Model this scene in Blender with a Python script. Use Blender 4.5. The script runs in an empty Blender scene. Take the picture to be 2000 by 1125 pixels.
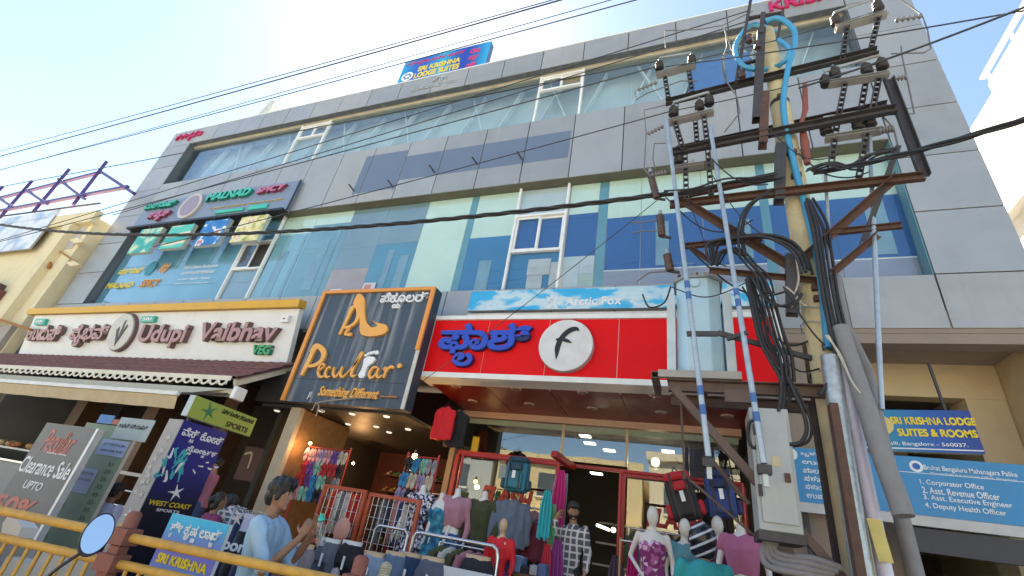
import bpy, bmesh, math, random
from mathutils import Vector, Matrix, noise
from mathutils.geometry import tessellate_polygon
random.seed(7)
S = bpy.context.scene
COL = S.collection
# ------------------------------------------------------------------ camera
CAM = Vector((0, 0, 1.5))
FPX, YAW, PITCH, ROLL = 905.06, -0.418979, 0.496178, 0.173847
_f = Vector((math.sin(YAW)*math.cos(PITCH), math.cos(YAW)*math.cos(PITCH), math.sin(PITCH)))
_r = Vector((math.cos(YAW), -math.sin(YAW), 0)); _u = _r.cross(_f)
RIGHT = math.cos(ROLL)*_r + math.sin(ROLL)*_u
UP = -math.sin(ROLL)*_r + math.cos(ROLL)*_u
cam = bpy.data.objects.new('camera', bpy.data.cameras.new('camera')); COL.objects.link(cam)
cam.matrix_world = Matrix.Translation(CAM) @ Matrix((RIGHT, UP, -_f)).transposed().to_4x4()
cam.data.sensor_width = 36; cam.data.lens = FPX/2000*36
cam.data.clip_start = 0.05; cam.data.clip_end = 2000
S.camera = cam
# ------------------------------------------------------------------ world, sun, exposure
SUN_EL, SUN_AZ = 55, -46          # azimuth from +Y (into the building) towards +X
w = bpy.data.worlds.new('World'); S.world = w; w.use_nodes = True
nt = w.node_tree; bg = nt.nodes['Background']
sky = nt.nodes.new('ShaderNodeTexSky'); sky.sky_type = 'NISHITA'; sky.sun_disc = False
sky.sun_elevation = math.radians(SUN_EL); sky.sun_rotation = math.radians(SUN_AZ)
sky.air_density = 1.0; sky.dust_density = 0.45; sky.ozone_density = 1.6; sky.altitude = 900
nt.links.new(sky.outputs[0], bg.inputs[0]); bg.inputs[1].default_value = 0.075
sl = bpy.data.lights.new('sun', 'SUN'); sl.energy = 5.0; sl.angle = math.radians(0.6); sl.color = (1, .93, .82)
sun = bpy.data.objects.new('sun', sl); COL.objects.link(sun)
_a, _e = math.radians(SUN_AZ), math.radians(SUN_EL)
sd = Vector((math.sin(_a)*math.cos(_e), math.cos(_a)*math.cos(_e), math.sin(_e)))
sun.rotation_euler = sd.to_track_quat('Z', 'Y').to_euler(); sun.location = sd*60
S.view_settings.view_transform = 'Standard'; S.view_settings.look = 'None'
S.view_settings.exposure = 2.4; S.view_settings.gamma = 1
S.view_settings.use_white_balance = True; S.view_settings.white_balance_temperature = 7350; S.view_settings.white_balance_tint = 6   # camera balanced for open shade

# ------------------------------------------------------------------ helpers
def ray(px, py):
    return _f + RIGHT*((px-1000)/FPX) + UP*((562.5-py)/FPX)
def P(px, py, Y):
    d = ray(px, py); return CAM + d*(Y/d.y)
def PZ(px, py, Z):
    d = ray(px, py); return CAM + d*((Z-CAM.z)/d.z)
def V(*a): return Vector(a)

MATS = {}
def hexc(r, g, b):
    f = lambda c: (c/255/12.92 if c/255 <= .04045 else ((c/255+.055)/1.055)**2.4)
    return (f(r), f(g), f(b))
def M(name, col, rough=.6, metal=0, var=.12, scale=5, bump=0, bscale=40, streak=0, emit=0, coat=0, spec=.5, dirt=0):
    """procedural principled material: base colour with noise variation, optional vertical streaks, dirt and bump"""
    if name in MATS: return MATS[name]
    m = bpy.data.materials.new(name); m.use_nodes = True; MATS[name] = m
    t = m.node_tree; b = t.nodes['Principled BSDF']; L = t.links.new
    b.inputs['Roughness'].default_value = rough; b.inputs['Metallic'].default_value = metal
    b.inputs['Specular IOR Level'].default_value = spec
    if coat: b.inputs['Coat Weight'].default_value = coat; b.inputs['Coat Roughness'].default_value = .08
    geo = t.nodes.new('ShaderNodeNewGeometry')
    n = t.nodes.new('ShaderNodeTexNoise'); n.inputs['Scale'].default_value = scale; n.inputs['Detail'].default_value = 5
    L(geo.outputs['Position'], n.inputs['Vector'])
    def mixc(fac, c1, c2, frm=None):
        x = t.nodes.new('ShaderNodeMix'); x.data_type = 'RGBA'
        if frm is not None: L(frm, x.inputs[6])
        else: x.inputs[6].default_value = (*c1, 1)
        x.inputs[7].default_value = (*c2, 1); L(fac, x.inputs[0]); return x.outputs[2]
    dk = tuple(c*(1-var*2.2) for c in col); lt = tuple(min(1, c*(1+var)) for c in col)
    c = mixc(n.outputs['Fac'], dk, lt)
    if streak:
        mp = t.nodes.new('ShaderNodeMapping'); mp.inputs['Scale'].default_value = (5, 5, .25)
        L(geo.outputs['Position'], mp.inputs['Vector'])
        n2 = t.nodes.new('ShaderNodeTexNoise'); n2.inputs['Scale'].default_value = 1.3; n2.inputs['Detail'].default_value = 6
        L(mp.outputs[0], n2.inputs['Vector'])
        r = t.nodes.new('ShaderNodeValToRGB'); r.color_ramp.elements[0].position = .5; r.color_ramp.elements[1].position = .78
        r.color_ramp.elements[1].color = (streak, streak, streak, 1); L(n2.outputs['Fac'], r.inputs[0])
        c = mixc(r.outputs[0], None, (.75, .75, .72) if sum(col) < .6 else (.2, .18, .15), c)
    if dirt:
        n3 = t.nodes.new('ShaderNodeTexNoise'); n3.inputs['Scale'].default_value = 2.2; n3.inputs['Detail'].default_value = 8; n3.inputs['Roughness'].default_value = .7
        L(geo.outputs['Position'], n3.inputs['Vector'])
        r = t.nodes.new('ShaderNodeValToRGB'); r.color_ramp.elements[0].position = .5; r.color_ramp.elements[1].position = .75
        r.color_ramp.elements[1].color = (dirt, dirt, dirt, 1); L(n3.outputs['Fac'], r.inputs[0])
        c = mixc(r.outputs[0], None, (.12, .09, .06), c)
    L(c, b.inputs['Base Color'])
    rr = t.nodes.new('ShaderNodeMapRange'); rr.inputs[3].default_value = max(0, rough-.08); rr.inputs[4].default_value = min(1, rough+.12)
    L(n.outputs['Fac'], rr.inputs[0]); L(rr.outputs[0], b.inputs['Roughness'])
    if bump:
        n4 = t.nodes.new('ShaderNodeTexNoise'); n4.inputs['Scale'].default_value = bscale; n4.inputs['Detail'].default_value = 4
        L(geo.outputs['Position'], n4.inputs['Vector'])
        bp = t.nodes.new('ShaderNodeBump'); bp.inputs['Strength'].default_value = bump; bp.inputs['Distance'].default_value = .02
        L(n4.outputs['Fac'], bp.inputs['Height']); L(bp.outputs[0], b.inputs['Normal'])
    if emit:
        b.inputs['Emission Color'].default_value = (*col, 1); b.inputs['Emission Strength'].default_value = emit
    return m
def ramp_mat(name, tex, scale, stops, rough=.6, vec='Position', mscale=(1, 1, 1), bump=0, interp='LINEAR', rot=(0, 0, 0)):
    """procedural pattern: tex in NOISE/VORONOI/WAVE/CHECKER-like, colour ramp stops"""
    if name in MATS: return MATS[name]
    m = bpy.data.materials.new(name); m.use_nodes = True; MATS[name] = m
    t = m.node_tree; b = t.nodes['Principled BSDF']; L = t.links.new; b.inputs['Roughness'].default_value = rough
    if vec == 'Position': src = t.nodes.new('ShaderNodeNewGeometry').outputs['Position']
    else: src = t.nodes.new('ShaderNodeTexCoord').outputs[vec]
    mp = t.nodes.new('ShaderNodeMapping'); mp.inputs['Scale'].default_value = mscale; mp.inputs['Rotation'].default_value = rot; L(src, mp.inputs[0])
    if tex == 'NOISE':
        n = t.nodes.new('ShaderNodeTexNoise'); n.inputs['Scale'].default_value = scale; n.inputs['Detail'].default_value = 4; o = n.outputs['Fac']
    elif tex == 'VORONOI':
        n = t.nodes.new('ShaderNodeTexVoronoi'); n.inputs['Scale'].default_value = scale; o = n.outputs['Distance']
    elif tex == 'CELLS':
        n = t.nodes.new('ShaderNodeTexVoronoi'); n.inputs['Scale'].default_value = scale; o = n.outputs['Color']
    elif tex[:4] == 'GRAD':
        n = t.nodes.new('ShaderNodeSeparateXYZ'); mr = t.nodes.new('ShaderNodeMapRange'); mr.inputs[1].default_value, mr.inputs[2].default_value = scale; L(n.outputs[tex[-1]], mr.inputs[0]); o = mr.outputs[0]
    elif tex == 'RINGS':
        n = t.nodes.new('ShaderNodeTexWave'); n.wave_type = 'RINGS'; n.inputs['Scale'].default_value = scale; n.inputs['Distortion'].default_value = 2; o = n.outputs['Fac']
    else:
        n = t.nodes.new('ShaderNodeTexWave'); n.inputs['Scale'].default_value = scale; n.inputs['Distortion'].default_value = .4; n.bands_direction = tex[-1]; o = n.outputs['Fac']
    L(mp.outputs[0], n.inputs[0])
    r = t.nodes.new('ShaderNodeValToRGB'); r.color_ramp.interpolation = interp
    e = r.color_ramp.elements; e[0].position = stops[0][0]; e[0].color = (*stops[0][1], 1); e[1].position = stops[-1][0]; e[1].color = (*stops[-1][1], 1)
    for p_, c_ in stops[1:-1]:
        k = e.new(p_); k.color = (*c_, 1)
    L(o, r.inputs[0]); L(r.outputs[0], b.inputs['Base Color'])
    return m
def plaid_mat(name, base, line, scale, thr=.86):
    if name in MATS: return MATS[name]
    m = bpy.data.materials.new(name); m.use_nodes = True; MATS[name] = m
    t = m.node_tree; b = t.nodes['Principled BSDF']; L = t.links.new; b.inputs['Roughness'].default_value = .85
    src = t.nodes.new('ShaderNodeTexCoord').outputs['Object']
    outs = []
    for d in 'XZ':
        n = t.nodes.new('ShaderNodeTexWave'); n.bands_direction = d; n.inputs['Scale'].default_value = scale; n.inputs['Distortion'].default_value = .3
        L(src, n.inputs[0]); r = t.nodes.new('ShaderNodeValToRGB')
        r.color_ramp.elements[0].position = thr-.12; r.color_ramp.elements[1].position = thr; L(n.outputs['Fac'], r.inputs[0]); outs.append(r.outputs[0])
    mx = t.nodes.new('ShaderNodeMath'); mx.operation = 'MAXIMUM'; L(outs[0], mx.inputs[0]); L(outs[1], mx.inputs[1])
    x = t.nodes.new('ShaderNodeMix'); x.data_type = 'RGBA'; x.inputs[6].default_value = (*base, 1); x.inputs[7].default_value = (*line, 1)
    L(mx.outputs[0], x.inputs[0]); L(x.outputs[2], b.inputs['Base Color']); return m
def glass(name, tint, refl=1.0, ior=1.5, rough=.01):
    """thin window glass: tinted see-through plus mirror reflection by Fresnel"""
    if name in MATS: return MATS[name]
    m = bpy.data.materials.new(name); m.use_nodes = True; MATS[name] = m
    t = m.node_tree; t.nodes.clear(); L = t.links.new
    out = t.nodes.new('ShaderNodeOutputMaterial'); tr = t.nodes.new('ShaderNodeBsdfTransparent'); tr.inputs[0].default_value = (*tint, 1)
    gl = t.nodes.new('ShaderNodeBsdfGlossy'); gl.inputs['Roughness'].default_value = rough; gl.inputs[0].default_value = (.9, .95, 1, 1)
    lw = t.nodes.new('ShaderNodeLayerWeight'); lw.inputs[0].default_value = .5
    pw = t.nodes.new('ShaderNodeMath'); pw.operation = 'POWER'; pw.inputs[1].default_value = 4; L(lw.outputs['Facing'], pw.inputs[0])
    fr = t.nodes.new('ShaderNodeMath'); fr.operation = 'MULTIPLY_ADD'; fr.inputs[1].default_value = .9; fr.inputs[2].default_value = .05; L(pw.outputs[0], fr.inputs[0])
    n = t.nodes.new('ShaderNodeTexNoise'); n.inputs['Scale'].default_value = .8
    g = t.nodes.new('ShaderNodeNewGeometry'); L(g.outputs['Position'], n.inputs['Vector'])
    bp = t.nodes.new('ShaderNodeBump'); bp.inputs['Strength'].default_value = .05; bp.inputs['Distance'].default_value = .05; L(n.outputs['Fac'], bp.inputs['Height']); L(bp.outputs[0], gl.inputs['Normal'])
    mu = t.nodes.new('ShaderNodeMath'); mu.operation = 'MULTIPLY'; mu.inputs[1].default_value = refl; mu.use_clamp = True; L(fr.outputs[0], mu.inputs[0])
    mx = t.nodes.new('ShaderNodeMixShader'); L(mu.outputs[0], mx.inputs[0]); L(tr.outputs[0], mx.inputs[1]); L(gl.outputs[0], mx.inputs[2]); L(mx.outputs[0], out.inputs[0])
    return m

class MB:
    """collects shapes into one mesh"""
    def __init__(s): s.v = []; s.f = []; s.smooth = []
    def add(s, vs, fs, sm=False):
        k = len(s.v); s.v += [tuple(p) for p in vs]; s.f += [tuple(i+k for i in f) for f in fs]; s.smooth += [sm]*len(fs); return s
    def box(s, x0, x1, y0, y1, z0, z1):
        vs = [(x, y, z) for x in (x0, x1) for y in (y0, y1) for z in (z0, z1)]
        return s.add(vs, [(0, 1, 3, 2), (4, 6, 7, 5), (0, 4, 5, 1), (2, 3, 7, 6), (0, 2, 6, 4), (1, 5, 7, 3)])
    def obox(s, c, ax, ay, az):
        """box from centre and half axes"""
        c, ax, ay, az = map(Vector, (c, ax, ay, az))
        vs = [c+ax*i+ay*j+az*k for i in (-1, 1) for j in (-1, 1) for k in (-1, 1)]
        return s.add(vs, [(0, 1, 3, 2), (4, 6, 7, 5), (0, 4, 5, 1), (2, 3, 7, 6), (0, 2, 6, 4), (1, 5, 7, 3)])
    def bar(s, a, b, wd, ht, up=(0, 0, 1)):
        a, b = Vector(a), Vector(b); d = b-a; l = d.length; d.normalize()
        u = Vector(up); x = d.cross(u)
        if x.length < 1e-3: x = d.cross(Vector((0, 1, 0)))
        x.normalize(); y = x.cross(d)
        return s.obox((a+b)/2, d*l/2, x*wd/2, y*ht/2)
    def channel(s, a, b, wd, ht, t=.008, up=(0, 0, 1), flip=1):
        """steel C channel: web plus two flanges"""
        a, b = Vector(a), Vector(b); d = b-a; l = d.length; d.normalize(); x = d.cross(Vector(up))
        if x.length < 1e-3: x = d.cross(Vector((0, 1, 0)))
        x.normalize(); y = x.cross(d); c = (a+b)/2
        s.obox(c-x*flip*wd/2, d*l/2, x*t/2, y*ht/2)
        for k in (-1, 1): s.obox(c+y*k*(ht/2-t/2)+x*flip*t/2, d*l/2*.999, x*wd/2, y*t/2)
        return s
    def angle(s, a, b, wd, t=.007, up=(0, 0, 1)):
        a, b = Vector(a), Vector(b); d = b-a; l = d.length; d.normalize(); x = d.cross(Vector(up))
        if x.length < 1e-3: x = d.cross(Vector((0, 1, 0)))
        x.normalize(); y = x.cross(d); c = (a+b)/2
        s.obox(c, d*l/2, x*t/2, y*wd/2); s.obox(c+x*(wd/2+t/2)+y*(wd/2-t/2), d*l/2*.999, x*wd/2, y*t/2); return s
    def tube(s, pts, r, n=8, cap=True):
        pts = [Vector(p) for p in pts]; rs = r if isinstance(r, (list, tuple)) else [r]*len(pts)
        rings = []; x = None
        for i, p in enumerate(pts):
            d = (pts[min(i+1, len(pts)-1)]-pts[max(i-1, 0)]).normalized()
            if x is None:
                x = d.cross(Vector((0, 0, 1)))
                if x.length < 1e-2: x = d.cross(Vector((0, 1, 0)))
            x = (x-d*x.dot(d)).normalized(); y = d.cross(x)
            rings.append([p+(x*math.cos(2*math.pi*k/n)+y*math.sin(2*math.pi*k/n))*rs[i] for k in range(n)])
        vs = [q for r_ in rings for q in r_]; fs = []
        for i in range(len(pts)-1):
            for k in range(n): fs.append((i*n+k, i*n+(k+1) % n, (i+1)*n+(k+1) % n, (i+1)*n+k))
        s.add(vs, fs, True)
        if cap:
            s.add(rings[0][::-1], [tuple(range(n))]); s.add(rings[-1], [tuple(range(n))])
        return s
    def lathe(s, a, b, prof, n=14):
        """profile [(t,r)] along the axis a->b"""
        a, b = Vector(a), Vector(b)
        L0 = (b-a); d = L0.normalized(); x = d.cross(Vector((0, 0, 1)))
        if x.length < 1e-2: x = d.cross(Vector((0, 1, 0)))
        x.normalize(); y = d.cross(x); vs = []; fs = []
        for t, r in prof:
            for k in range(n): vs.append(a+L0*t+(x*math.cos(2*math.pi*k/n)+y*math.sin(2*math.pi*k/n))*r)
        for i in range(len(prof)-1):
            for k in range(n): fs.append((i*n+k, i*n+(k+1) % n, (i+1)*n+(k+1) % n, (i+1)*n+k))
        s.add(vs, fs, True); s.add(vs[:n][::-1], [tuple(range(n))]); s.add(vs[-n:], [tuple(range(n))]); return s
    def prism(s, poly, n):
        """planar polygon (3-D points) extruded by vector n"""
        poly = [Vector(p) for p in poly]; n = Vector(n); k = len(poly)
        tri = tessellate_polygon([poly]); nn = Vector((0, 0, 0))
        s.add(poly, tri); s.add([p+n for p in poly], [t[::-1] for t in tri])
        s.add(poly+[p+n for p in poly], [(i, (i+1) % k, (i+1) % k+k, i+k) for i in range(k)]); return s
    def ell(s, c, r, n=14, rot=None):
        c = Vector(c); rr = r if hasattr(r, '__len__') else (r, r, r); vs = []; fs = []; h = n//2
        for i in range(1, h):
            th = math.pi*i/h
            for k in range(n):
                p = Vector((rr[0]*math.sin(th)*math.cos(2*math.pi*k/n), rr[1]*math.sin(th)*math.sin(2*math.pi*k/n), rr[2]*math.cos(th)))
                vs.append(c+(rot @ p if rot else p))
        a = Vector((0, 0, rr[2])); b_ = -a
        vs += [c+(rot @ a if rot else a), c+(rot @ b_ if rot else b_)]; T = len(vs)-2
        for i in range(h-2):
            for k in range(n): fs.append((i*n+k, (i+1)*n+k, (i+1)*n+(k+1) % n, i*n+(k+1) % n))
        for k in range(n): fs.append((T, k, (k+1) % n)); fs.append((T+1, (h-2)*n+(k+1) % n, (h-2)*n+k))
        return s.add(vs, fs, True)
    def mesh(s, name, origin=None):
        me = bpy.data.meshes.new(name)
        o = Vector(origin) if origin is not None else Vector((0, 0, 0))
        me.from_pydata([tuple(Vector(v)-o) for v in s.v], [], s.f)
        me.polygons.foreach_set('use_smooth', s.smooth)
        bm = bmesh.new(); bm.from_mesh(me); bmesh.ops.recalc_face_normals(bm, faces=bm.faces); bm.to_mesh(me); bm.free()
        return me
    def build(s, name, mat, parent=None, bevel=0):
        org = parent.matrix_world.translation.copy() if parent is not None else (Vector(s.v[0]) if False else Vector((0, 0, 0)))
        me = s.mesh(name, org); o = bpy.data.objects.new(name, me); COL.objects.link(o)
        if mat: me.materials.append(mat)
        if parent is not None: o.parent = parent
        if bevel:
            b = o.modifiers.new('bevel', 'BEVEL'); b.width = bevel; b.segments = 2; b.limit_method = 'ANGLE'; b.angle_limit = .6
        return o
def tag(o, label, cat, group=None, kind=None):
    if label: o['label'] = label
    if cat: o['category'] = cat
    if group: o['group'] = group
    if kind: o['kind'] = kind
    return o
def thing(name, label, cat, loc=(0, 0, 0), group=None):
    o = bpy.data.objects.new(name, None); COL.objects.link(o); o.location = loc; o.empty_display_size = .1
    o.matrix_world = Matrix.Translation(Vector(loc)); return tag(o, label, cat, group)
def part(parent, name, mat, fn, bevel=0):
    m = MB(); fn(m); return m.build(name, mat, parent, bevel)
def bx(parent, name, mat, *b, bevel=0): return MB().box(*b).build(name, mat, parent, bevel)
def sub(parent_part, o):
    """make o (built in the thing's space) a sub-part of parent_part"""
    root = parent_part.parent
    o.parent = parent_part; return o
def single(name, mb, mat, label, cat, group=None, bevel=0):
    """a thing that is one mesh, its origin at its lowest middle point"""
    xs = [v[0] for v in mb.v]; ys = [v[1] for v in mb.v]; zs = [v[2] for v in mb.v]
    org = Vector(((min(xs)+max(xs))/2, (min(ys)+max(ys))/2, min(zs)))
    me = mb.mesh(name, org); o = bpy.data.objects.new(name, me); COL.objects.link(o); o.location = org; me.materials.append(mat)
    if bevel:
        b = o.modifiers.new('bevel', 'BEVEL'); b.width = bevel; b.segments = 2; b.limit_method = 'ANGLE'
    return tag(o, label, cat, group)
def structure(name, mb, mat):
    o = mb.build(name, mat); o['kind'] = 'structure'; return o

class Frame:
    """a sign plane: origin, right, up; n points to the viewer"""
    def __init__(s, o, u, v):
        s.o = Vector(o); s.u = Vector(u).normalized(); v = Vector(v); s.v = (v-s.u*v.dot(s.u)).normalized(); s.n = s.u.cross(s.v)
    def at(s, a, b, h=0): return s.o+s.u*a+s.v*b+s.n*h
    def uv(s, px, py):
        d = ray(px, py); t = (s.o-CAM).dot(s.n)/d.dot(s.n); q = CAM+d*t-s.o; return q.dot(s.u), q.dot(s.v)
    def px(s, px, py, h=0):
        a, b = s.uv(px, py); return s.at(a, b, h)
_TC = {}
def contours(body, size_hint=1):
    """outline polygons of a text at size 1"""
    if body in _TC: return _TC[body]
    c = bpy.data.curves.new('t', 'FONT'); c.body = body; c.size = 1; c.resolution_u = 4
    o = bpy.data.objects.new('t', c); COL.objects.link(o); bpy.context.view_layer.update()
    cu = o.to_curve(bpy.context.evaluated_depsgraph_get()); polys = []
    for sp in cu.splines:
        bp = sp.bezier_points; n = len(bp); pts = []
        if n < 3: continue
        for i in range(n):
            a, b = bp[i], bp[(i+1) % n]
            straight = (a.handle_right-a.co).cross(b.co-a.co).length < 1e-4 and (b.handle_left-b.co).cross(b.co-a.co).length < 1e-4
            K = 1 if straight else 4
            for k in range(K):
                t = k/K; q = a.co*(1-t)**3+3*a.handle_right*t*(1-t)**2+3*b.handle_left*t*t*(1-t)+b.co*t**3
                pts.append(Vector((q.x, q.y)))
        q2 = []
        for p in pts:
            if not q2 or (p-q2[-1]).length > 1e-4: q2.append(p)
        if len(q2) > 2 and (q2[0]-q2[-1]).length < 1e-4: q2.pop()
        if len(q2) > 2: polys.append(q2)
    o.to_curve_clear(); bpy.data.objects.remove(o); bpy.data.curves.remove(c)
    _TC[body] = polys; return polys
def area(p): return sum(p[i].x*p[(i+1) % len(p)].y-p[(i+1) % len(p)].x*p[i].y for i in range(len(p)))/2
def inside(pt, p):
    r = False; j = len(p)-1
    for i in range(len(p)):
        if (p[i].y > pt.y) != (p[j].y > pt.y) and pt.x < (p[j].x-p[i].x)*(pt.y-p[i].y)/(p[j].y-p[i].y)+p[i].x: r = not r
        j = i
    return r
def inflate(p, w):
    """move an outline to its left/right by w along vertex normals"""
    if not w: return p
    out = []; n = len(p)
    for i in range(n):
        a = (p[i]-p[i-1]).normalized(); b = (p[(i+1) % n]-p[i]).normalized(); m = (a+b)
        if m.length < .2: m = a
        m.normalize(); nn = Vector((m.y, -m.x)); out.append(p[i]+nn*w)
    return out
def text_polys(body, bold=0, shear=0, subs=()):
    """list of (outer, [holes]) in em units; subs: (string, x fraction, y, scale) pieces set below the line"""
    pieces = [(body, 0, 0, 1)]
    base = contours(body)
    X0 = min(q.x for p in base for q in p); X1 = max(q.x for p in base for q in p)
    pieces += [(s_, X0+(X1-X0)*fx, y, sc) for s_, fx, y, sc in subs]
    res = []
    for s_, dx, dy, sc in pieces:
        ps = [[Vector((q.x*sc+dx, q.y*sc+dy)) for q in p] for p in contours(s_)]
        big = max(ps, key=lambda p: abs(area(p))); sg = 1 if area(big) > 0 else -1
        outs = [p for p in ps if area(p)*sg > 0]; holes = [p for p in ps if area(p)*sg < 0]
        for o_ in outs:
            hs = [h for h in holes if inside(h[0], o_) and inside(h[len(h)//2], o_)]
            res.append((inflate(o_, bold*sg), [inflate(h, bold*sg) for h in hs]))
    if shear: res = [([Vector((q.x+q.y*shear, q.y)) for q in o_], [[Vector((q.x+q.y*shear, q.y)) for q in h] for h in hs]) for o_, hs in res]
    return res
def put_polys(fr, polys, box, h0, h1, mb=None):
    """fit outlines into box (u0,v0,u1,v1) of a frame, from height h0 to h1"""
    mb = mb or MB()
    xs = [q.x for o_, hs in polys for q in o_]; ys = [q.y for o_, hs in polys for q in o_]
    x0, x1, y0, y1 = min(xs), max(xs), min(ys), max(ys); u0, v0, u1, v1 = box
    sx = (u1-u0)/(x1-x0); sy = (v1-v0)/max(1e-6, y1-y0)
    for i, (o_, hs) in enumerate(polys):
        e = (i % 7)*.0006
        loops = [[Vector((u0+(q.x-x0)*sx, v0+(q.y-y0)*sy, 0)) for q in lp] for lp in [o_]+hs]
        try: tri = tessellate_polygon(loops)
        except Exception: continue
        flat = [q for lp in loops for q in lp]
        mb.add([fr.at(q.x, q.y, h1+e) for q in flat], tri)
        if h1-h0 > .002:
            for lp in loops:
                n = len(lp); mb.add([fr.at(q.x, q.y, h1+e) for q in lp]+[fr.at(q.x, q.y, h0) for q in lp], [(k, (k+1) % n, (k+1) % n+n, k+n) for k in range(n)])
    return mb
def txt(parent, name, fr, body, box, mat, h0=.004, h1=.006, bold=.0, shear=0, subs=()):
    """lettering as a part; box is (u0,v0,u1,v1) metres in the sign's frame"""
    return put_polys(fr, text_polys(body, bold, shear, subs), box, h0, h1).build(name, mat, parent)
def pbox(fr, x0, y0, x1, y1):
    """box from photo pixels: the lower left and the upper right of the text"""
    a = fr.uv(x0, y0); b = fr.uv(x1, y1); return (a[0], a[1], b[0], b[1])
def pbox4(fr, l, r, b, t_):
    """box from four photo pixels: leftmost, rightmost, bottom and top points of the text"""
    return (fr.uv(*l)[0], fr.uv(*b)[1], fr.uv(*r)[0], fr.uv(*t_)[1])
def stroke(fr, pts, wd, h0, h1, mb=None):
    """a pen stroke of varying width laid on a frame: pts [(u,v,w?)]"""
    mb = mb or MB(); P_ = []
    pts = [(p[0], p[1], p[2] if len(p) > 2 else wd) for p in pts]
    for i in range(len(pts)-1):      # catmull-rom
        p0, p1, p2, p3 = pts[max(i-1, 0)], pts[i], pts[i+1], pts[min(i+2, len(pts)-1)]
        for k in range(5):
            t = k/5; P_.append(tuple(.5*((2*p1[j])+(-p0[j]+p2[j])*t+(2*p0[j]-5*p1[j]+4*p2[j]-p3[j])*t*t+(-p0[j]+3*p1[j]-3*p2[j]+p3[j])*t**3) for j in range(3)))
    P_.append(pts[-1]); L_, R_ = [], []
    for i, p in enumerate(P_):
        a = Vector(P_[max(i-1, 0)][:2]); b = Vector(P_[min(i+1, len(P_)-1)][:2]); d = (b-a).normalized(); n = Vector((-d.y, d.x))*max(.001, p[2])/2
        L_.append((p[0]+n.x, p[1]+n.y)); R_.append((p[0]-n.x, p[1]-n.y))
    n = len(P_); vs = [fr.at(*q, h1) for q in L_]+[fr.at(*q, h1) for q in R_]+[fr.at(*q, h0) for q in L_]+[fr.at(*q, h0) for q in R_]
    fs = []
    for i in range(n-1): fs += [(i, i+1, n+i+1, n+i), (i, i+1, 2*n+i+1, 2*n+i), (n+i, n+i+1, 3*n+i+1, 3*n+i)]
    fs += [(0, n, 3*n, 2*n), (n-1, 2*n-1, 4*n-1, 3*n-1)]
    return mb.add(vs, fs)
def copy_tree(o, parent=None):
    c = o.copy(); COL.objects.link(c)
    if parent is not None: c.parent = parent
    for ch in list(o.children): copy_tree(ch, c)
    return c
ORD = ['leftmost', 'second', 'third', 'fourth', 'fifth', 'sixth', 'seventh', 'eighth', 'ninth', 'tenth', 'eleventh', 'twelfth', 'thirteenth']
# ------------------------------------------------------------------ materials used widely
CLAD = M('aluminium_cladding', (.38, .385, .39), .42, .25, .07, 1.5, dirt=.10)
CLADS = [CLAD]+[M('aluminium_cladding_%s' % n_, c_, .42, .25, .07, 1.2+i*.4, dirt=.14, streak=.16) for i, (n_, c_) in enumerate((('cool', (.36, .37, .385)), ('warm', (.40, .395, .385)), ('dull', (.345, .35, .355))))]
CLAD_D = M('cladding_dark_film', (.16, .20, .27), .42, .25, .05, 1.2)
JOINT = M('dark_joint', (.05, .055, .06), .8)
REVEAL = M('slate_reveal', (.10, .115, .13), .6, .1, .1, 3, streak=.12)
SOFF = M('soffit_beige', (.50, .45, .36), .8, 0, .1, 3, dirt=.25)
WHITE = M('white_aluminium', (.80, .80, .78), .4, 0, .06, 4, dirt=.12)
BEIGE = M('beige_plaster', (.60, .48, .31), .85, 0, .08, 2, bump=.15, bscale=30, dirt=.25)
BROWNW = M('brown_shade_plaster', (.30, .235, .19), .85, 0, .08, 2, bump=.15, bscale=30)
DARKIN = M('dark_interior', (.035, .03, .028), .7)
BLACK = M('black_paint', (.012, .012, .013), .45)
STEEL = M('stainless_steel', (.62, .62, .64), .25, .9, .05)
RUST = M('rusty_brown_steel', (.115, .06, .042), .75, .15, .25, 14, bump=.2, bscale=60, dirt=.35)
DKST = M('dark_galvanised_steel', (.075, .068, .072), .6, .35, .25, 12, bump=.15, bscale=60, dirt=.3)
GALV = M('galvanised_steel', (.44, .50, .54), .42, .55, .15, 16, dirt=.2)
RED = M('signal_red', (.80, .004, .008), .5, 0, .06, 2, spec=.2)
# ------------------------------------------------------------------ setting
g = MB(); g.add([(-300, -300, 0), (300, -300, 0), (300, 300, 0), (-300, 300, 0)], [(0, 1, 2, 3)])
structure('road', g, M('pale_bounce_road', (.25, .24, .22), .9, 0, .2, 8, bump=.3, bscale=90, dirt=.2))  # unseen road surface, made pale to bounce sunlight onto the facade
structure('pavement', MB().box(-40, 14, 3.45, 6.2, -.1, .13), M('paving_concrete', (.30, .28, .26), .9, 0, .15, 3, bump=.2, dirt=.3))
structure('forecourt', MB().box(-40, 14, 6.3, 16, -.1, .45), M('granite_floor', (.22, .19, .18), .5, 0, .15, 20))
structure('median', MB().box(-40, -1.6, 1.5, 3.2, -.1, .16), M('median_kerb', (.35, .33, .30), .9, 0, .2, 6, bump=.2))

# ------------------------------------------------------------------ main building
YF, XL, XR = 7.60, -19.40, 4.60
ZB, Z1, Z1T, Z2, Z2T, ZT = 5.08, 5.99, 8.86, 10.96, 13.05, 13.88
GX = [-17.96+1.19*i for i in range(19)]          # cladding grid, last = 3.46
bld = thing('commercial_building', 'wide grey three-storey commercial building with blue glass bands and metal cladding', 'building', (-7.4, YF, 0))
GAP = .011
def panel(x0, x1, z0, z1, mat=None, y=YF, t=.035, name='cladding_panel'):
    return MB().box(x0+GAP, x1-GAP, y-random.uniform(0, .004), y+t, z0+GAP, z1-GAP).build(name, mat or random.choice(CLADS), bld, .004)
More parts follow.
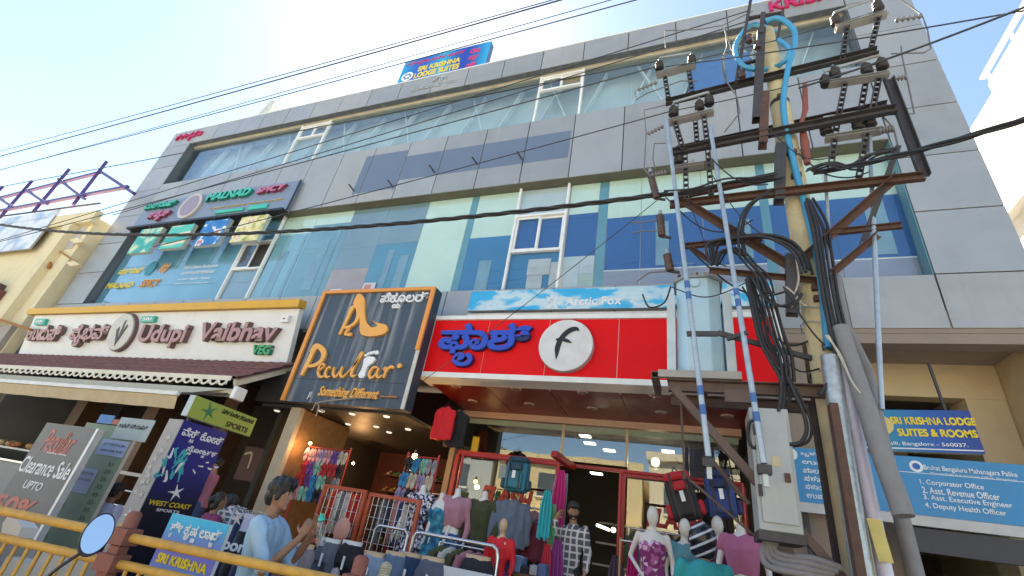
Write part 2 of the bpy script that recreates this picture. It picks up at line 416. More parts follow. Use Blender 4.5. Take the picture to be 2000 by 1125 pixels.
# backing walls (dark joints show between the panels)
for n_, b in (('wall', (XL+.01, XR-.01, YF+.03, YF+.2, Z2T, ZT-.01)), ('wall', (XL+.01, XR-.01, YF+.03, YF+.2, Z1T, Z2)), ('wall', (XL+.01, XR-.01, YF+.03, YF+.2, ZB+.005, Z1)),
              ('wall', (XL+.01, GX[0], YF+.03, YF+.2, Z1, Z1T)), ('wall', (GX[-1], XR-.01, YF+.03, YF+.2, Z1, Z1T)), ('wall', (XL+.01, GX[0], YF+.03, YF+.2, Z2, Z2T)), ('wall', (GX[-1], XR-.01, YF+.03, YF+.2, Z2, Z2T))):
    bx(bld, n_, JOINT, *b)
SZ = [Z1, 7.18, 8.37, 9.56, 10.76, 11.9, Z2T]
for a, b in zip(SZ[:-1], SZ[1:]):
    panel(XL, GX[0], a, b); panel(GX[-1], XR, a, b)
for a, b in zip([XL]+GX, GX+[XR]):
    panel(a, b, Z2T, ZT); panel(a, b, ZB, Z1)
for a, b in zip(GX[:-1], GX[1:]): panel(a, b, Z1T, Z2)
# ghost of a removed sign board: darker film on the spandrel, stepped at its left
for i, (a, b) in enumerate(zip(GX[:-1], GX[1:])):
    x0, x1 = max(a, -8.70), min(b, -2.54)
    if x1-x0 > .1:
        zt = 10.64 if x1 < -7.1 else 10.39
        zb = 9.22 if x0 < -7.4 else 9.5
        bx(bld, 'dark_film', CLAD_D, x0+GAP*1.3, x1-GAP*1.3, YF-.004, YF+.001, zb, zt)
for px, py in ((692, 374), (768, 366), (849, 337), (933, 322), (1021, 312)):     # stub brackets left from it
    q = P(px, py, YF); MB().bar(q+V(0, .02, 0), q+V(-.12, -.16, .14), .03, .03).bar(q+V(0, .01, -.25), q+V(0, .005, .02), .02, .02).build('bracket', DKST, bld)
# side walls, roof slab, floor slabs
bx(bld, 'side_wall', CLAD, XL, XL+.2, YF+.21, 16, .3, ZT-.4); bx(bld, 'side_wall', CLAD, XR-.2, XR, YF+.21, 16, ZB, ZT-.4)
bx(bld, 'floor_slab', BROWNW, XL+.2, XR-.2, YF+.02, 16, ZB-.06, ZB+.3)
bx(bld, 'floor_slab', M('white_ceiling', (.7, .7, .68), .8), XL+.2, XR-.2, YF+.25, 16, Z1T+.3, Z2-.3)
bx(bld, 'parapet_cap', WHITE, XL-.01, XR+.01, YF-.01, YF+.21, ZT-.008, ZT+.03)
# --- first-floor band
YG = 7.82
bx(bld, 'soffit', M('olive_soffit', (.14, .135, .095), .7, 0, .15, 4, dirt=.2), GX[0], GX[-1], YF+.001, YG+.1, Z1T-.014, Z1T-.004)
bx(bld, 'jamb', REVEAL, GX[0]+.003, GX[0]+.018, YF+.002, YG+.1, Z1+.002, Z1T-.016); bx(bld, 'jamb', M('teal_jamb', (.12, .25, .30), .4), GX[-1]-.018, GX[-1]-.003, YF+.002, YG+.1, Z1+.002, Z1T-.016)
bx(bld, 'sill', CLAD, GX[0], GX[-1], YF+.04, YG+.1, Z1-.02, Z1-.004)
GL1 = glass('blue_window_glass', (.94, .97, .97), .9, 1.55)
MINT = M('mint_board', (.66, .78, .70), .7, 0, .05, 2); BLUE = M('blue_board', (.035, .21, .43), .6, 0, .10, 1.5); DEEP = M('deep_blue_board', (.022, .12, .36), .6, 0, .08, 1.5)
TEAL = M('teal_board', (.19, .38, .46), .6, 0, .15, 1.2); SKYB = M('sky_blue_film', (.15, .37, .51), .6, 0, .16, 1.1); GREYB = M('grey_blue_board', (.24, .34, .41), .6, 0, .12, 1.0)
LAV = M('lavender_grey_board', (.33, .33, .42), .7, 0, .08, 2); TEALC = M('teal_column', (.14, .34, .42), .5, 0, .1, 3); PALE = M('pale_grey_board', (.56, .62, .66), .7, 0, .06, 3); SKIN_R = M('dusty_pink_board', (.50, .38, .36), .7, 0, .15, 1.5)
YB = YG+.05
def infill(x0, x1, z0, z1, mat): return bx(bld, 'infill_board', mat, x0, x1, YB, YB+.03, z0, z1)
lo, hi = Z1-.01, Z1T+.02
infill(-17.94, -12.28, lo, 8.1, SKYB); infill(-17.94, -12.28, 8.105, hi, REVEAL)
infill(-11.05, -9.9, lo, 8.2, M('pale_sky_board', (.24, .46, .55), .6, 0, .12, 1.2)); infill(-11.05, -9.9, 8.205, hi, MINT); infill(-9.89, -8.62, lo, 8.44, TEAL); infill(-9.89, -8.62, 8.445, hi, MINT)
infill(-8.61, -7.45, 6.9, hi, GREYB); infill(-8.61, -7.45, lo, 6.895, SKIN_R); infill(-7.44, -6.22, 7.6, hi, GREYB); infill(-7.44, -6.22, lo, 7.595, M('mid_blue_board', (.10, .31, .45), .6, 0, .12, 1.2))
infill(-6.21, -4.98, lo, hi, MINT); infill(-4.97, -4.80, lo, hi, TEALC); infill(-4.79, -3.70, 7.56, hi, MINT); infill(-4.79, -3.70, lo, 7.555, BLUE)
infill(-2.45, -1.80, 8.0, hi, MINT); infill(-2.45, -1.80, 6.88, 7.995, DEEP); infill(-2.45, -2.1, lo, 6.875, PALE); infill(-2.095, -1.80, 6.45, 6.875, PALE); infill(-2.095, -1.80, lo, 6.445, M('sage_board', (.46, .55, .50), .7))
infill(-1.79, -1.60, lo, hi, TEALC)
for a, b in ((-1.59, -.9), (-.89, .28), (.29, 1.30), (1.46, 2.4), (2.41, 3.44)):
    infill(a, b, 7.80, hi, MINT); infill(a, b, 6.50, 7.795, DEEP); infill(a, b, lo, 6.47, LAV); infill(a, b, 6.472, 6.498, WHITE)
infill(1.305, 1.455, lo, hi, TEALC)
panes1 = [-17.94]+[x for x in GX[1:] if not (-12.3 < x < -11.0 or -3.7 < x < -2.4)]+[-12.27, -11.08, -3.70, -2.46]
panes1 = sorted(panes1); panes1[-1] = 3.44
for a, b in zip(panes1[:-1], panes1[1:]):
    if b-a > .08 and not (abs(a+12.27) < .02 or abs(a+3.7) < .02): bx(bld, 'glass_pane', GL1, a+.004, b-.004, YG, YG+.008, Z1-.005, Z1T+.005)
def window_bay(x0, x1, zt, zb, ws0, ws1, yg, gl, lower, upper, opened=0):
    """white-framed bay: two mullions, a sliding sash pair, panes above and below"""
    fr = part(bld, 'window', WHITE, lambda m: [m.box(x0, x0+.055, yg-.06, yg+.03, zb, zt), m.box(x1-.055, x1, yg-.06, yg+.03, zb, zt), m.box(x0+.056, x1-.056, yg-.06, yg+.03, ws1-.002, ws1+.055), m.box(x0+.056, x1-.056, yg-.06, yg+.03, ws0-.055, ws0+.002)], .004)
    mid = (x0+x1)/2
    def sash(a, b, y):
        o = part(bld, 'sash', WHITE, lambda m: [m.box(a, a+.05, y, y+.03, ws0+.003, ws1-.003), m.box(b-.05, b, y, y+.03, ws0+.003, ws1-.003), m.box(a+.051, b-.051, y, y+.03, ws1-.055, ws1-.003), m.box(a+.051, b-.051, y, y+.03, ws0+.003, ws0+.055)], .003)
        sub(fr, o); g_ = MB().box(a+.051, b-.051, y+.01, y+.016, ws0+.056, ws1-.056).build('pane', gl, bld); sub(fr, g_)
    sash(x0+.058, mid+.02, yg-.025)
    if not opened: sash(mid-.02, x1-.058, yg+.01)
    if upper: sub(fr, MB().box(x0+.056, x1-.056, yg, yg+.008, ws1+.056, zt).build('pane', gl, bld))
    sub(fr, MB().box(x0+.056, x1-.056, yg, yg+.008, zb, ws0-.056).build('pane', gl, bld))
    if lower: infill(x0+.03, x1-.03, lo, ws0-.02, lower); infill(x0+.03, x1-.03, ws1+.02, hi, upper)
    return fr
window_bay(-3.70, -2.47, Z1T, Z1, 7.06, 7.98, YG, GL1, BLUE, PALE)
infill(-3.6, -2.5, 7.05, 7.99, DEEP)
for b in ((-3.22, -2.72, 6.45, 6.85), (-3.20, -2.86, 6.0, 6.44), (-2.71, -2.5, 6.1, 6.75)): bx(bld, 'carton', M('carton_grey', (.55, .55, .56), .8), b[0], b[1], YB-.022, YB-.002, b[2], b[3])
window_bay(-12.26, -11.08, Z1T, Z1, 7.08, 7.95, YG, GL1, GREYB, SKYB, 1)
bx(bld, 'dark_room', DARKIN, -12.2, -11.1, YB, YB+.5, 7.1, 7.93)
for x0_, x1_, z0_, z1_ in ((-8.35, -8.0, 6.02, 6.28), (-7.38, -7.02, 6.02, 6.42)):
    pn = bx(bld, 'paper_notice', M('pale_notice', (.62, .62, .64), .8), x0_, x1_, YG-.006, YG-.003, z0_, z1_); bx(bld, 'notice_print', M('notice_pink', (.55, .25, .25), .8), x0_+.05, x1_-.12, YG-.009, YG-.007, z0_+.1, z1_-.05)
for x0_, w_, z0_, z1_ in ((-10.7, .3, 6.0, 7.6), (-10.1, .12, 6.0, 8.1), (-9.4, .35, 6.3, 7.9), (-8.9, .1, 6.0, 8.3), (-7.0, .18, 6.1, 7.4), (-6.6, .25, 6.0, 7.2), (-4.4, .3, 6.0, 6.9), (-.6, .25, 6.55, 7.6), (.9, .2, 6.6, 7.5), (2.9, .3, 6.55, 7.7)):
    bx(bld, 'inner_strip', M('pale_blue_strip', (.24, .40, .50), .7, 0, .2, 2), x0_, x0_+w_, YB-.014, YB-.004, z0_, z1_)
# --- second-floor band: glazed terrace with white trusses inside
YG2 = 7.83
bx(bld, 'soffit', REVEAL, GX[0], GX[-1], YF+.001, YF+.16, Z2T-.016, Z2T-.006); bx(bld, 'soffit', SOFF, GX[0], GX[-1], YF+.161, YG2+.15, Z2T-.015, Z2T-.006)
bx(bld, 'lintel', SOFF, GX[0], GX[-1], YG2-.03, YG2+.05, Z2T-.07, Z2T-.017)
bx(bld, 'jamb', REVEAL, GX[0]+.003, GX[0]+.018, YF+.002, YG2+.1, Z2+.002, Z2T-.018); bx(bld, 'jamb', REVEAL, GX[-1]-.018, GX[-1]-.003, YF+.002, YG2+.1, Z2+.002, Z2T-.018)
bx(bld, 'sill', CLAD, GX[0], GX[-1], YF+.04, YG2+.1, Z2-.02, Z2-.004)
GL2 = glass('pale_blue_glass', (.90, .95, .96), .9, 1.5)
ed = [-17.96, -16.5, -15.0, -13.6, -12.42, -11.12, -9.6, -8.0, -6.3, -5.0, -3.72, -2.46, -1.2, .2, 1.6, 3.46]
for a, b in zip(ed[:-1], ed[1:]):
    if a in (-12.42, -3.72): continue
    bx(bld, 'glass_pane', GL2, a+.006, b-.006, YG2, YG2+.008, Z2-.005, Z2T-.075)
window_bay(-3.72, -2.46, Z2T-.08, Z2, 12.40, 12.88, YG2, GL2, None, None); window_bay(-12.42, -11.12, Z2T-.08, Z2, 12.36, 12.86, YG2, GL2, None, None)
bx(bld, 'ochre_curtain', M('ochre_curtain', (.35, .22, .06), .8), -3.05, -2.55, YG2+.06, YG2+.08, 12.42, 12.86)
TW = M('white_truss', (.76, .82, .83), .6)
bx(bld, 'back_wall', M('pale_blue_wall', (.54, .63, .69), .8, 0, .15, .8), XL+.2, XR-.2, 8.5, 8.6, Z2-.29, Z2T+.3); bx(bld, 'sun_block_roof_sheet', M('sun_block_roof_sheet', (.5, .55, .58), .6), XL+.2, XR-.2, YG2+.16, 10.5, Z2T+.31, Z2T+.36)  # unseen roof sheet added to keep direct sun off the trusses
for k in range(17):
    x = -17.6+k*1.24
    MB().bar((x, 8.3, 11.0), (x+.75, 8.36, 13.3), .03, .16, (0, 1, 0)).build('truss_strut', TW, bld)
    if k % 2: MB().bar((x+1.25, 8.22, 11.0), (x+.35, 8.27, 13.3), .03, .12, (0, 1, 0)).build('truss_strut', TW, bld)
# panels of light grey sheet leaning inside right part of the band
for x0, x1 in ((.15, .95), (1.0, 1.55)): bx(bld, 'inner_sheet', M('blue_sheet', (.10, .22, .50), .6), x0, x1, 8.12, 8.14, 11.0, 12.8)
# rooftop fin and red rooftop letters
FT = Frame((0, YF, 0), (1, 0, 0), (0, 0, 1))
RDL = M('red_letter', (.55, .015, .10), .4); GRL = M('grey_letter', (.55, .57, .58), .4, .4)
txt(bld, 'lettering', FT, 'ಶ್ರೀ ಕೃಷ್ಣ', (-19.05, 13.22, -17.55, 13.72), RDL, .005, .05, .02)
t_ = txt(bld, 'lettering', FT, 'KRISHNA', (2.0, 13.38, 4.05, 13.76), RDL, .005, .05, .035)
txt(bld, 'lettering', FT, 'ಶ್ರೀ', (-7.25, 13.52, -6.75, 13.78), GRL, .005, .03, .02); txt(bld, 'lettering', FT, 'ಮಂಜುನಾಥ ಕೃಪಾ', (-8.0, 13.2, -6.4, 13.48), GRL, .005, .03, .01)
f_ = single('roof_fin', MB().prism([(-16.5, 8.2, 13.9), (-15.85, 8.2, 13.9), (-15.45, 8.2, 15.55), (-15.75, 8.2, 15.7)], (0, .35, 0)), M('grey_concrete', (.5, .52, .50), .9), 'slanted grey concrete fin standing on the roof edge at the left', 'roof fin')
MB().box(-15.4, -15.28, 8.2, 8.3, 13.9, 14.9).build('pipe', CLAD, f_).matrix_parent_inverse = f_.matrix_world.inverted() if False else Matrix.Translation(-f_.location)
# lodge entrance at the right: cream walls, beams and dark openings
CREAM = M('cream_plaster', (.66, .52, .33), .85, 0, .06, 2, bump=.1, bscale=30, dirt=.15)
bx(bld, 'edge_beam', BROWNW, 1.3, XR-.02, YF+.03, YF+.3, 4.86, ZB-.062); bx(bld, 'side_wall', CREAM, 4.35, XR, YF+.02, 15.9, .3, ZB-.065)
bx(bld, 'beam', CREAM, 2.62, 4.34, 8.75, 9.0, 4.45, 5.0); bx(bld, 'ceiling', M('taupe_ceiling', (.36, .29, .25), .85), 1.3, 4.34, YF+.31, 12.5, ZB-.09, ZB-.062)
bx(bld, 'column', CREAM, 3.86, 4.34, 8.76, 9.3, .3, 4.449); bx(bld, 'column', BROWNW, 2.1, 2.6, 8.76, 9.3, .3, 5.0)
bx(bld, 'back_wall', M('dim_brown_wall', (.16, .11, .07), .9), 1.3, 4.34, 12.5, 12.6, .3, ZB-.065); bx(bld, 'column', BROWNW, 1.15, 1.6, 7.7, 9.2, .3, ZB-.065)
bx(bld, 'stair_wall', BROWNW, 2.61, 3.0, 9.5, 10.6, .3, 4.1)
for (z, a, b) in ((4.1, 2.65, 3.8), (2.5, 2.65, 4.3), (1.8, 2.65, 4.3)): bx(bld, 'landing', CREAM, a, b, 11.2, 12.4, z, z+.15)
# ------------------------------------------------------------------ signs
def board(name, label, fr, box, depth, face, side=None, cat='sign', group=None, facename='panel'):
    u0, v0, u1, v1 = box; loc = fr.at((u0+u1)/2, v0, 0)
    t = thing(name, label, cat, loc, group)
    m = MB().obox(fr.at((u0+u1)/2, (v0+v1)/2, -depth/2), fr.u*(u1-u0)/2, fr.v*(v1-v0)/2, fr.n*depth/2)
    m.build(facename, side or face, t, .004)
    if side: MB().obox(fr.at((u0+u1)/2, (v0+v1)/2, .003), fr.u*(u1-u0)/2*.999, fr.v*(v1-v0)/2*.999, fr.n*.0025).build('face', face, t)
    return t
def rect(parent, name, fr, box, h0, h1, mat, bevel=0):
    u0, v0, u1, v1 = box
    return MB().obox(fr.at((u0+u1)/2, (v0+v1)/2, (h0+h1)/2), fr.u*(u1-u0)/2, fr.v*(v1-v0)/2, fr.n*(h1-h0)/2).build(name, mat, parent, bevel)
def blobpoly(parent, name, fr, pts, h0, h1, mat):
    m = MB().prism([fr.at(a, b, h0) for a, b in pts], fr.n*(h1-h0)); return m.build(name, mat, parent)
def disc(parent, name, fr, c, r, h0, h1, mat, ry=None, n=40):
    ry = ry or r; return blobpoly(parent, name, fr, [(c[0]+r*math.cos(2*math.pi*k/n), c[1]+ry*math.sin(2*math.pi*k/n)) for k in range(n)], h0, h1, mat)
YEL = M('yellow_print', (.85, .62, .02), .5); WHT = M('white_print', (.82, .82, .82), .5); ORG = M('orange_acrylic', (.80, .30, .05), .4, 0, .08, 4); BLK = BLACK
GREEN_L = M('turquoise_acrylic', (.03, .50, .36), .35); PINK_L = M('rose_acrylic', (.55, .16, .27), .35); BROWN_L = M('brown_letter_side', (.17, .10, .09), .5)
# --- spice restaurant board on the spandrel
F = Frame((0, 7.50, 0), (1, 0, 0), (0, 0, 1))
t = board('restaurant_sign', 'long blue-grey restaurant sign with green and pink raised letters on the cladding', F, (-17.8, 8.82, -10.79, 9.97), .1, M('slate_blue_board', (.21, .26, .36), .45, .1, .1, 2))
def raised(t, body, box, face, side, h=.09, bold=.03, shear=0, subs=(), name='lettering'):
    pg = (box[1], box[3])
    txt(t, name, F, body, box, side, .004, h, bold+.02, shear, subs); txt(t, name, F, body, (box[0]+.01, box[1]+.01, box[2]-.01, box[3]-.01), face, h+.005, h+.012, bold, shear, subs)
raised(t, 'MALNAD', pbox(F, 404, 397, 499, 369), GREEN_L, M('green_side', (.02, .20, .16), .5), shear=.2, bold=.05)
raised(t, 'SPICY', pbox(F, 503, 382, 565, 362), PINK_L, M('pink_side', (.25, .05, .10), .5), shear=.2, bold=.04)
txt(t, 'lettering', F, 'MULTI CUISINE RESTAURANT', pbox(F, 411, 409, 554, 389), M('gold_letter', (.75, .55, .18), .4), .004, .04, .02, .2)
raised(t, 'ಮಲ್ನಾಡ್', pbox(F, 284, 413, 352, 392), GREEN_L, M('green_side', (0, 0, 0)), shear=.15); raised(t, 'ಸ್ಪೈಸಿ', pbox(F, 287, 436, 340, 411), PINK_L, M('pink_side', (0, 0, 0)), shear=.15)
for a, b in (((421, 419), (478, 407)), ((485, 412), (526, 399))): rect(t, 'strip', F, pbox(F, *a, *b), .004, .05, GREEN_L)
c = F.uv(374, 404); disc(t, 'emblem', F, c, .47, .004, .07, M('bronze_rim', (.55, .50, .44), .4), .52); disc(t, 'emblem', F, c, .37, .071, .078, M('plum_face', (.30, .24, .32), .4), .42)
rect(t, 'end_strip', F, (-10.80, 8.82, -10.74, 9.97), .002, .02, BLK)
rect(t, 'ledge', F, (-17.8, 8.74, -10.79, 8.815), -.1, .14, BLK)
# --- four picture boxes below it
FB = Frame((0, 7.32, 0), (1, 0, 0), (0, 0, 1))
pics = [ramp_mat('green_dish_print', 'NOISE', 2.2, [(.3, (.01, .25, .24)), (.5, (.05, .42, .38)), (.58, (.6, .68, .45)), (.72, (.03, .30, .30))]),
        ramp_mat('bowl_print', 'RINGS', .55, [(.1, (.02, .35, .33)), (.35, (.65, .55, .36)), (.5, (.75, .66, .45)), (.75, (.08, .50, .42))]),
        ramp_mat('kebab_print', 'NOISE', 3, [(.40, (.01, .15, .45)), (.55, (.02, .20, .50)), (.60, (.75, .78, .8)), (.7, (.45, .15, .18))]),
        ramp_mat('platter_print', 'NOISE', 3.5, [(.35, (.15, .30, .10)), (.48, (.70, .58, .22)), (.58, (.75, .72, .52)), (.7, (.60, .25, .12))])]
bxs = [((247, 496), (310, 445)), ((309, 487), (373, 438)), ((375, 481), (442, 428)), ((447, 474), (514, 420))]
labs = ['leftmost lit picture box with a green dish print under the restaurant sign', 'second picture box with a round bowl print under the restaurant sign', 'deep blue picture box with white skewers under the restaurant sign', 'picture box with a yellow and green platter, nearest the open window']
for k in range(4):
    a = FB.uv(*bxs[k][0]); b = FB.uv(*bxs[k][1]); u0 = a[0]; u1 = u0+1.05; v0 = a[1]; v1 = max(b[1], v0+.72)
    tt = board('picture_box', labs[k], FB, (u0, v0, u1, v1), .12, pics[k], M('box_frame', (.55, .60, .55), .4, .3), 'picture box', 'picture boxes below the restaurant sign')
    MB().bar(FB.at(u0+.2, v1, -.06), FB.at(u0+.2, 8.74, -.06), .03, .03).bar(FB.at(u1-.2, v1, -.06), FB.at(u1-.2, 8.74, -.06), .03, .03).build('bracket', BLK, tt)
# printed lettering on the blue film (stuck on the glass)
FG = Frame((0, YG-.004, 0), (1, 0, 0), (0, 0, 1))
txt(bld, 'window_lettering', FG, 'MALNAD', pbox(FG, 204, 564, 264, 550), YEL, .001, .002, .05, .2); txt(bld, 'window_lettering', FG, 'SPICY', pbox(FG, 270, 562, 318, 544), YEL, .001, .002, .07, .2)
txt(bld, 'window_lettering', FG, 'SPICY', pbox(FG, 271, 561, 317, 545), M('red_print', (.5, .05, .03), .5), .004, .005, .02, .2)
txt(bld, 'window_lettering', FG, 'ಮಲ್ನಾಡ್', pbox(FG, 229, 536, 284, 521), YEL, .001, .002, .04, .1); txt(bld, 'window_lettering', FG, 'ಸ್ಪೈಸಿ', pbox(FG, 304, 540, 336, 513), M('orange_print', (.8, .33, .03), .5), .001, .002, .04, .1)
c = FG.uv(294, 524); disc(bld, 'window_emblem', FG, c, .22, .001, .002, M('teal_print', (.02, .25, .33), .5), .27)
for body, b in (('Multi Cuisine Restaurant', (357, 526, 428, 515)), ('ಮಲ್ಟಿ ಕ್ಯೂಸಿನ್ ರೆಸ್ಟೋರೆಂಟ್', (352, 537, 422, 526)), ('Andhra : North : Coastal', (346, 548, 412, 540)), ('Different Flavours Unique Taste', (339, 556, 408, 550))): txt(bld, 'window_lettering', FG, body, pbox(FG, *b), WHT, .001, .002, .01, .15)
# --- vegetarian restaurant sign: white board, yellow top strip
a, b = P(35, 693, 7.30), P(560, 708, 7.30); FU = F = Frame(a, b-a, P(71, 616, 7.08)-a)
W_, H_ = (b-a).length, (P(71, 616, 7.08)-a).length
t = board('restaurant_sign', 'wide white vegetarian restaurant sign with mauve raised letters and yellow top strip', F, (0, 0, W_, H_), .12, M('white_acrylic', (.74, .73, .72), .4, 0, .05, 1.5, dirt=.15), WHITE)
rect(t, 'top_strip', F, (-.25, H_+.01, W_+.05, H_+.19), -.10, .12, M('yellow_ochre_paint', (.70, .38, .03), .5, 0, .08, 3, dirt=.15))
MAUVE = M('mauve_acrylic', (.40, .20, .22), .35, 0, .06, 3)
raised(t, 'Udupi', pbox(F, 272, 680, 381, 635), MAUVE, BROWN_L, .12, .03, .12); raised(t, 'Vaibhav', pbox(F, 394, 669, 556, 630), MAUVE, BROWN_L, .12, .03, .12)
raised(t, 'ಉಡುಪಿ', pbox(F, 58, 667, 135, 636), MAUVE, BROWN_L, .12, .03, .1); raised(t, 'ವೈಭವ್', pbox(F, 137, 679, 229, 634), MAUVE, BROWN_L, .12, .03, .1)
raised(t, 'VEG', pbox(F, 497, 694, 538, 675), M('leaf_green', (.02, .36, .14), .4), M('green_side', (0, 0, 0)), .09, .05, .12)
for q in ((281, 631, 310, 619), (73, 636, 97, 624)):
    bb = pbox(F, *q); rect(t, 'green_plate', F, bb, .004, .10, M('jade_plate', (.05, .45, .36), .4)); txt(t, 'lettering', F, 'SRI' if q[0] > 200 else 'ಶ್ರೀ', (bb[0]+.06, bb[1]+.04, bb[2]-.08, bb[3]-.04), WHT, .101, .106, .03, .1)
c = F.uv(245, 650); disc(t, 'emblem', F, c, .47, .004, .13, M('stone_disc', (.60, .58, .54), .5), .49); disc(t, 'emblem_rim', F, c, .5, .003, .09, BROWN_L, .53)
leaf = [(-.02, -.4), (-.17, .05), (-.08, .14), (0, -.2), (.04, .28), (.12, .32), (.08, 0), (.2, .2), (.25, .14), (.08, -.22)]
blobpoly(t, 'emblem_leaf', F, [(c[0]+x, c[1]+y) for x, y in leaf], .131, .137, BLK)
bb = pbox(F, 553, 631, 571, 618); rect(t, 'veg_mark', F, bb, .004, .1, WHT); rect(t, 'veg_mark', F, (bb[0]+.08, bb[1]+.06, bb[2]-.1, bb[3]-.06), .101, .105, BLK)
for px, py in ((82, 692), (164, 694), (272, 698), (398, 702)): q = P(px, py, 7.3); MB().bar(q+V(0, .05, .1), q+V(0, .1, -.35), .05, .05).build('bracket', WHITE, t)
# --- shoe shop sign: dark blue streaked sheet, orange frame
a, b, d = P(553, 783, 6.74), P(790, 800, 6.74), P(632, 570, 6.74)
a.x = d.x = (a.x+d.x)/2; F = Frame(V(a.x, 6.74, a.z), (1, 0, 0), (0, 0, 1)); W_ = b.x-a.x; H_ = d.z-a.z
NAVY = M('weathered_navy_sheet', (.05, .075, .11), .5, 0, .2, 3, streak=.5)
t = board('shoe_shop_sign', 'tall dark shop sign with orange high-heel emblem and orange frame', F, (0, 0, W_, H_), .24, NAVY, M('navy_side', (.03, .045, .07), .5))
for n_, bxx in (('frame', (0, .0, .085, H_)), ('frame', (.086, H_-.07, W_, H_)), ('frame', (W_-.085, H_*.45, W_, H_-.071))): rect(t, n_, F, bxx, .006, .05, ORG)
rect(t, 'frame', F, (W_-.07, 0, W_, H_*.449), .006, .03, M('bare_frame', (.62, .60, .55), .6, 0, .15, 8)); rect(t, 'seam', F, (.09, H_*.185, W_-.08, H_*.19), .006, .009, JOINT)
def c7(pts): return [F.uv(540+x/4.0167, 540+y/4.0167)+tuple(r) for x, y, *r in pts]
ORL = M('orange_letter', (.85, .40, .08), .35, 0, .06, 4); ORS = M('orange_letter_side', (.45, .15, .03), .5)
heel = c7([(648, 145), (675, 148), (700, 175), (706, 215), (702, 270), (707, 330), (722, 375), (748, 405), (775, 410), (803, 398), (798, 382), (775, 366), (760, 350), (790, 370), (830, 378), (865, 385), (885, 408), (880, 435), (850, 462), (800, 475), (750, 480), (705, 475), (675, 462), (665, 430), (667, 380), (663, 320), (660, 280), (640, 245), (612, 225), (628, 185)])
blobpoly(t, 'heel_emblem', F, heel, .005, .06, ORL)
lets = [[(505, 462, .04), (545, 385, .05), (585, 300, .05), (615, 250, .04)], [(572, 320, .03), (600, 255, .05), (640, 245, .06), (655, 295, .07), (635, 360, .06), (590, 398, .05), (548, 408, .03)], [(545, 408, .03), (580, 415, .05), (560, 440, .04), (550, 462, .03), (600, 462, .05)],
        [(208, 782, .05), (255, 690, .08), (300, 595, .08), (330, 560, .06)], [(280, 600, .03), (315, 552, .07), (358, 565, .08), (384, 610, .09), (365, 665, .07), (315, 702, .06), (250, 712, .03)],
        [(338, 748, .03), (376, 722, .04), (388, 697, .05), (362, 697, .05), (341, 735, .07), (343, 780, .07), (368, 795, .06), (392, 780, .02)], [(436, 730, .05), (428, 716, .05), (407, 735, .06), (395, 768, .07), (407, 797, .06), (432, 788, .02)],
        [(468, 716, .04), (456, 765, .07), (474, 795, .06), (508, 755, .04), (532, 712, .04)], [(528, 716, .05), (512, 770, .07), (530, 795, .06), (560, 770, .03)], [(560, 770, .03), (625, 700, .05), (685, 615, .06), (672, 612, .06), (630, 695, .07), (600, 765, .08), (612, 792, .06), (638, 778, .03)],
        [(803, 722, .06), (770, 722, .06), (738, 768, .08), (750, 803, .07), (785, 780, .05), (815, 728, .05)], [(812, 730, .05), (798, 775, .07), (812, 800, .06), (842, 780, .03)], [(846, 738, .03), (868, 722, .06), (864, 760, .06), (850, 803, .06)], [(857, 778, .03), (880, 738, .06), (908, 716, .08), (930, 724, .08)]]
for i, s_ in enumerate(lets):
    mb = MB(); q = c7(s_); stroke(F, [(x, y, (w_*1.1+.012) if i < 5 else w_*.60+.006) for x, y, w_ in q], .05, .005, .055+i % 4*.001, mb); mb.build('lettering', ORL, t)
foot = c7([(700, 655), (735, 635), (780, 640), (788, 660), (762, 690), (728, 712), (716, 745), (705, 790), (685, 805), (660, 800), (655, 780), (680, 740), (693, 700)]); blobpoly(t, 'footprint', F, foot, .005, .06, WHT)
for x, y, r in ((712, 627, .028), (733, 614, .03), (755, 607, .031), (776, 603, .033), (797, 604, .04)): disc(t, 'footprint_toe', F, F.uv(540+x/4.0167, 540+y/4.0167), r, .005, .055, WHT, n=14)
def cb7(x0, y0, x1, y1): return pbox(F, 540+x0/4.0167, 540+y0/4.0167, 540+x1/4.0167, 540+y1/4.0167)
txt(t, 'lettering', F, 'ಪೆಕೂಲರ್', cb7(800, 258, 1205, 122), WHT, .005, .04, .022, 0, (('ಯ', .30, -.5, .5),))
txt(t, 'lettering', F, 'Something Different', cb7(322, 962, 822, 888), ORL, .005, .04, .025, .3)
disc(t, 'registered_mark', F, F.uv(540+975/4.0167, 540+707/4.0167), .045, .005, .05, ORL); txt(t, 'lettering', F, 'J/1', cb7(238, 962, 285, 905), WHT, .005, .01, .03, .2)
mb = MB(); stroke(F, c7([(825, 945, .03), (870, 950, .02), (920, 948, .03), (955, 955, .02)]), .03, .01, .04, mb); mb.build('flourish', ORS, t)
tw = MB()
for pp in ([(325, 1000), (420, 985), (520, 975), (650, 962), (760, 965)], [(340, 995), (352, 1030), (330, 1105)], [(330, 1000), (310, 1040), (295, 1060)], [(345, 1050), (370, 1062), (392, 1068)]):
    tw.tube([F.px(540+x/4.0167, 540+y/4.0167, .07) for x, y in pp], .012, 6)
single('dry_twig', tw, M('dry_twig', (.38, .30, .22), .9), 'dry bent twig caught across the lower edge of the dark shoe shop sign', 'twig')
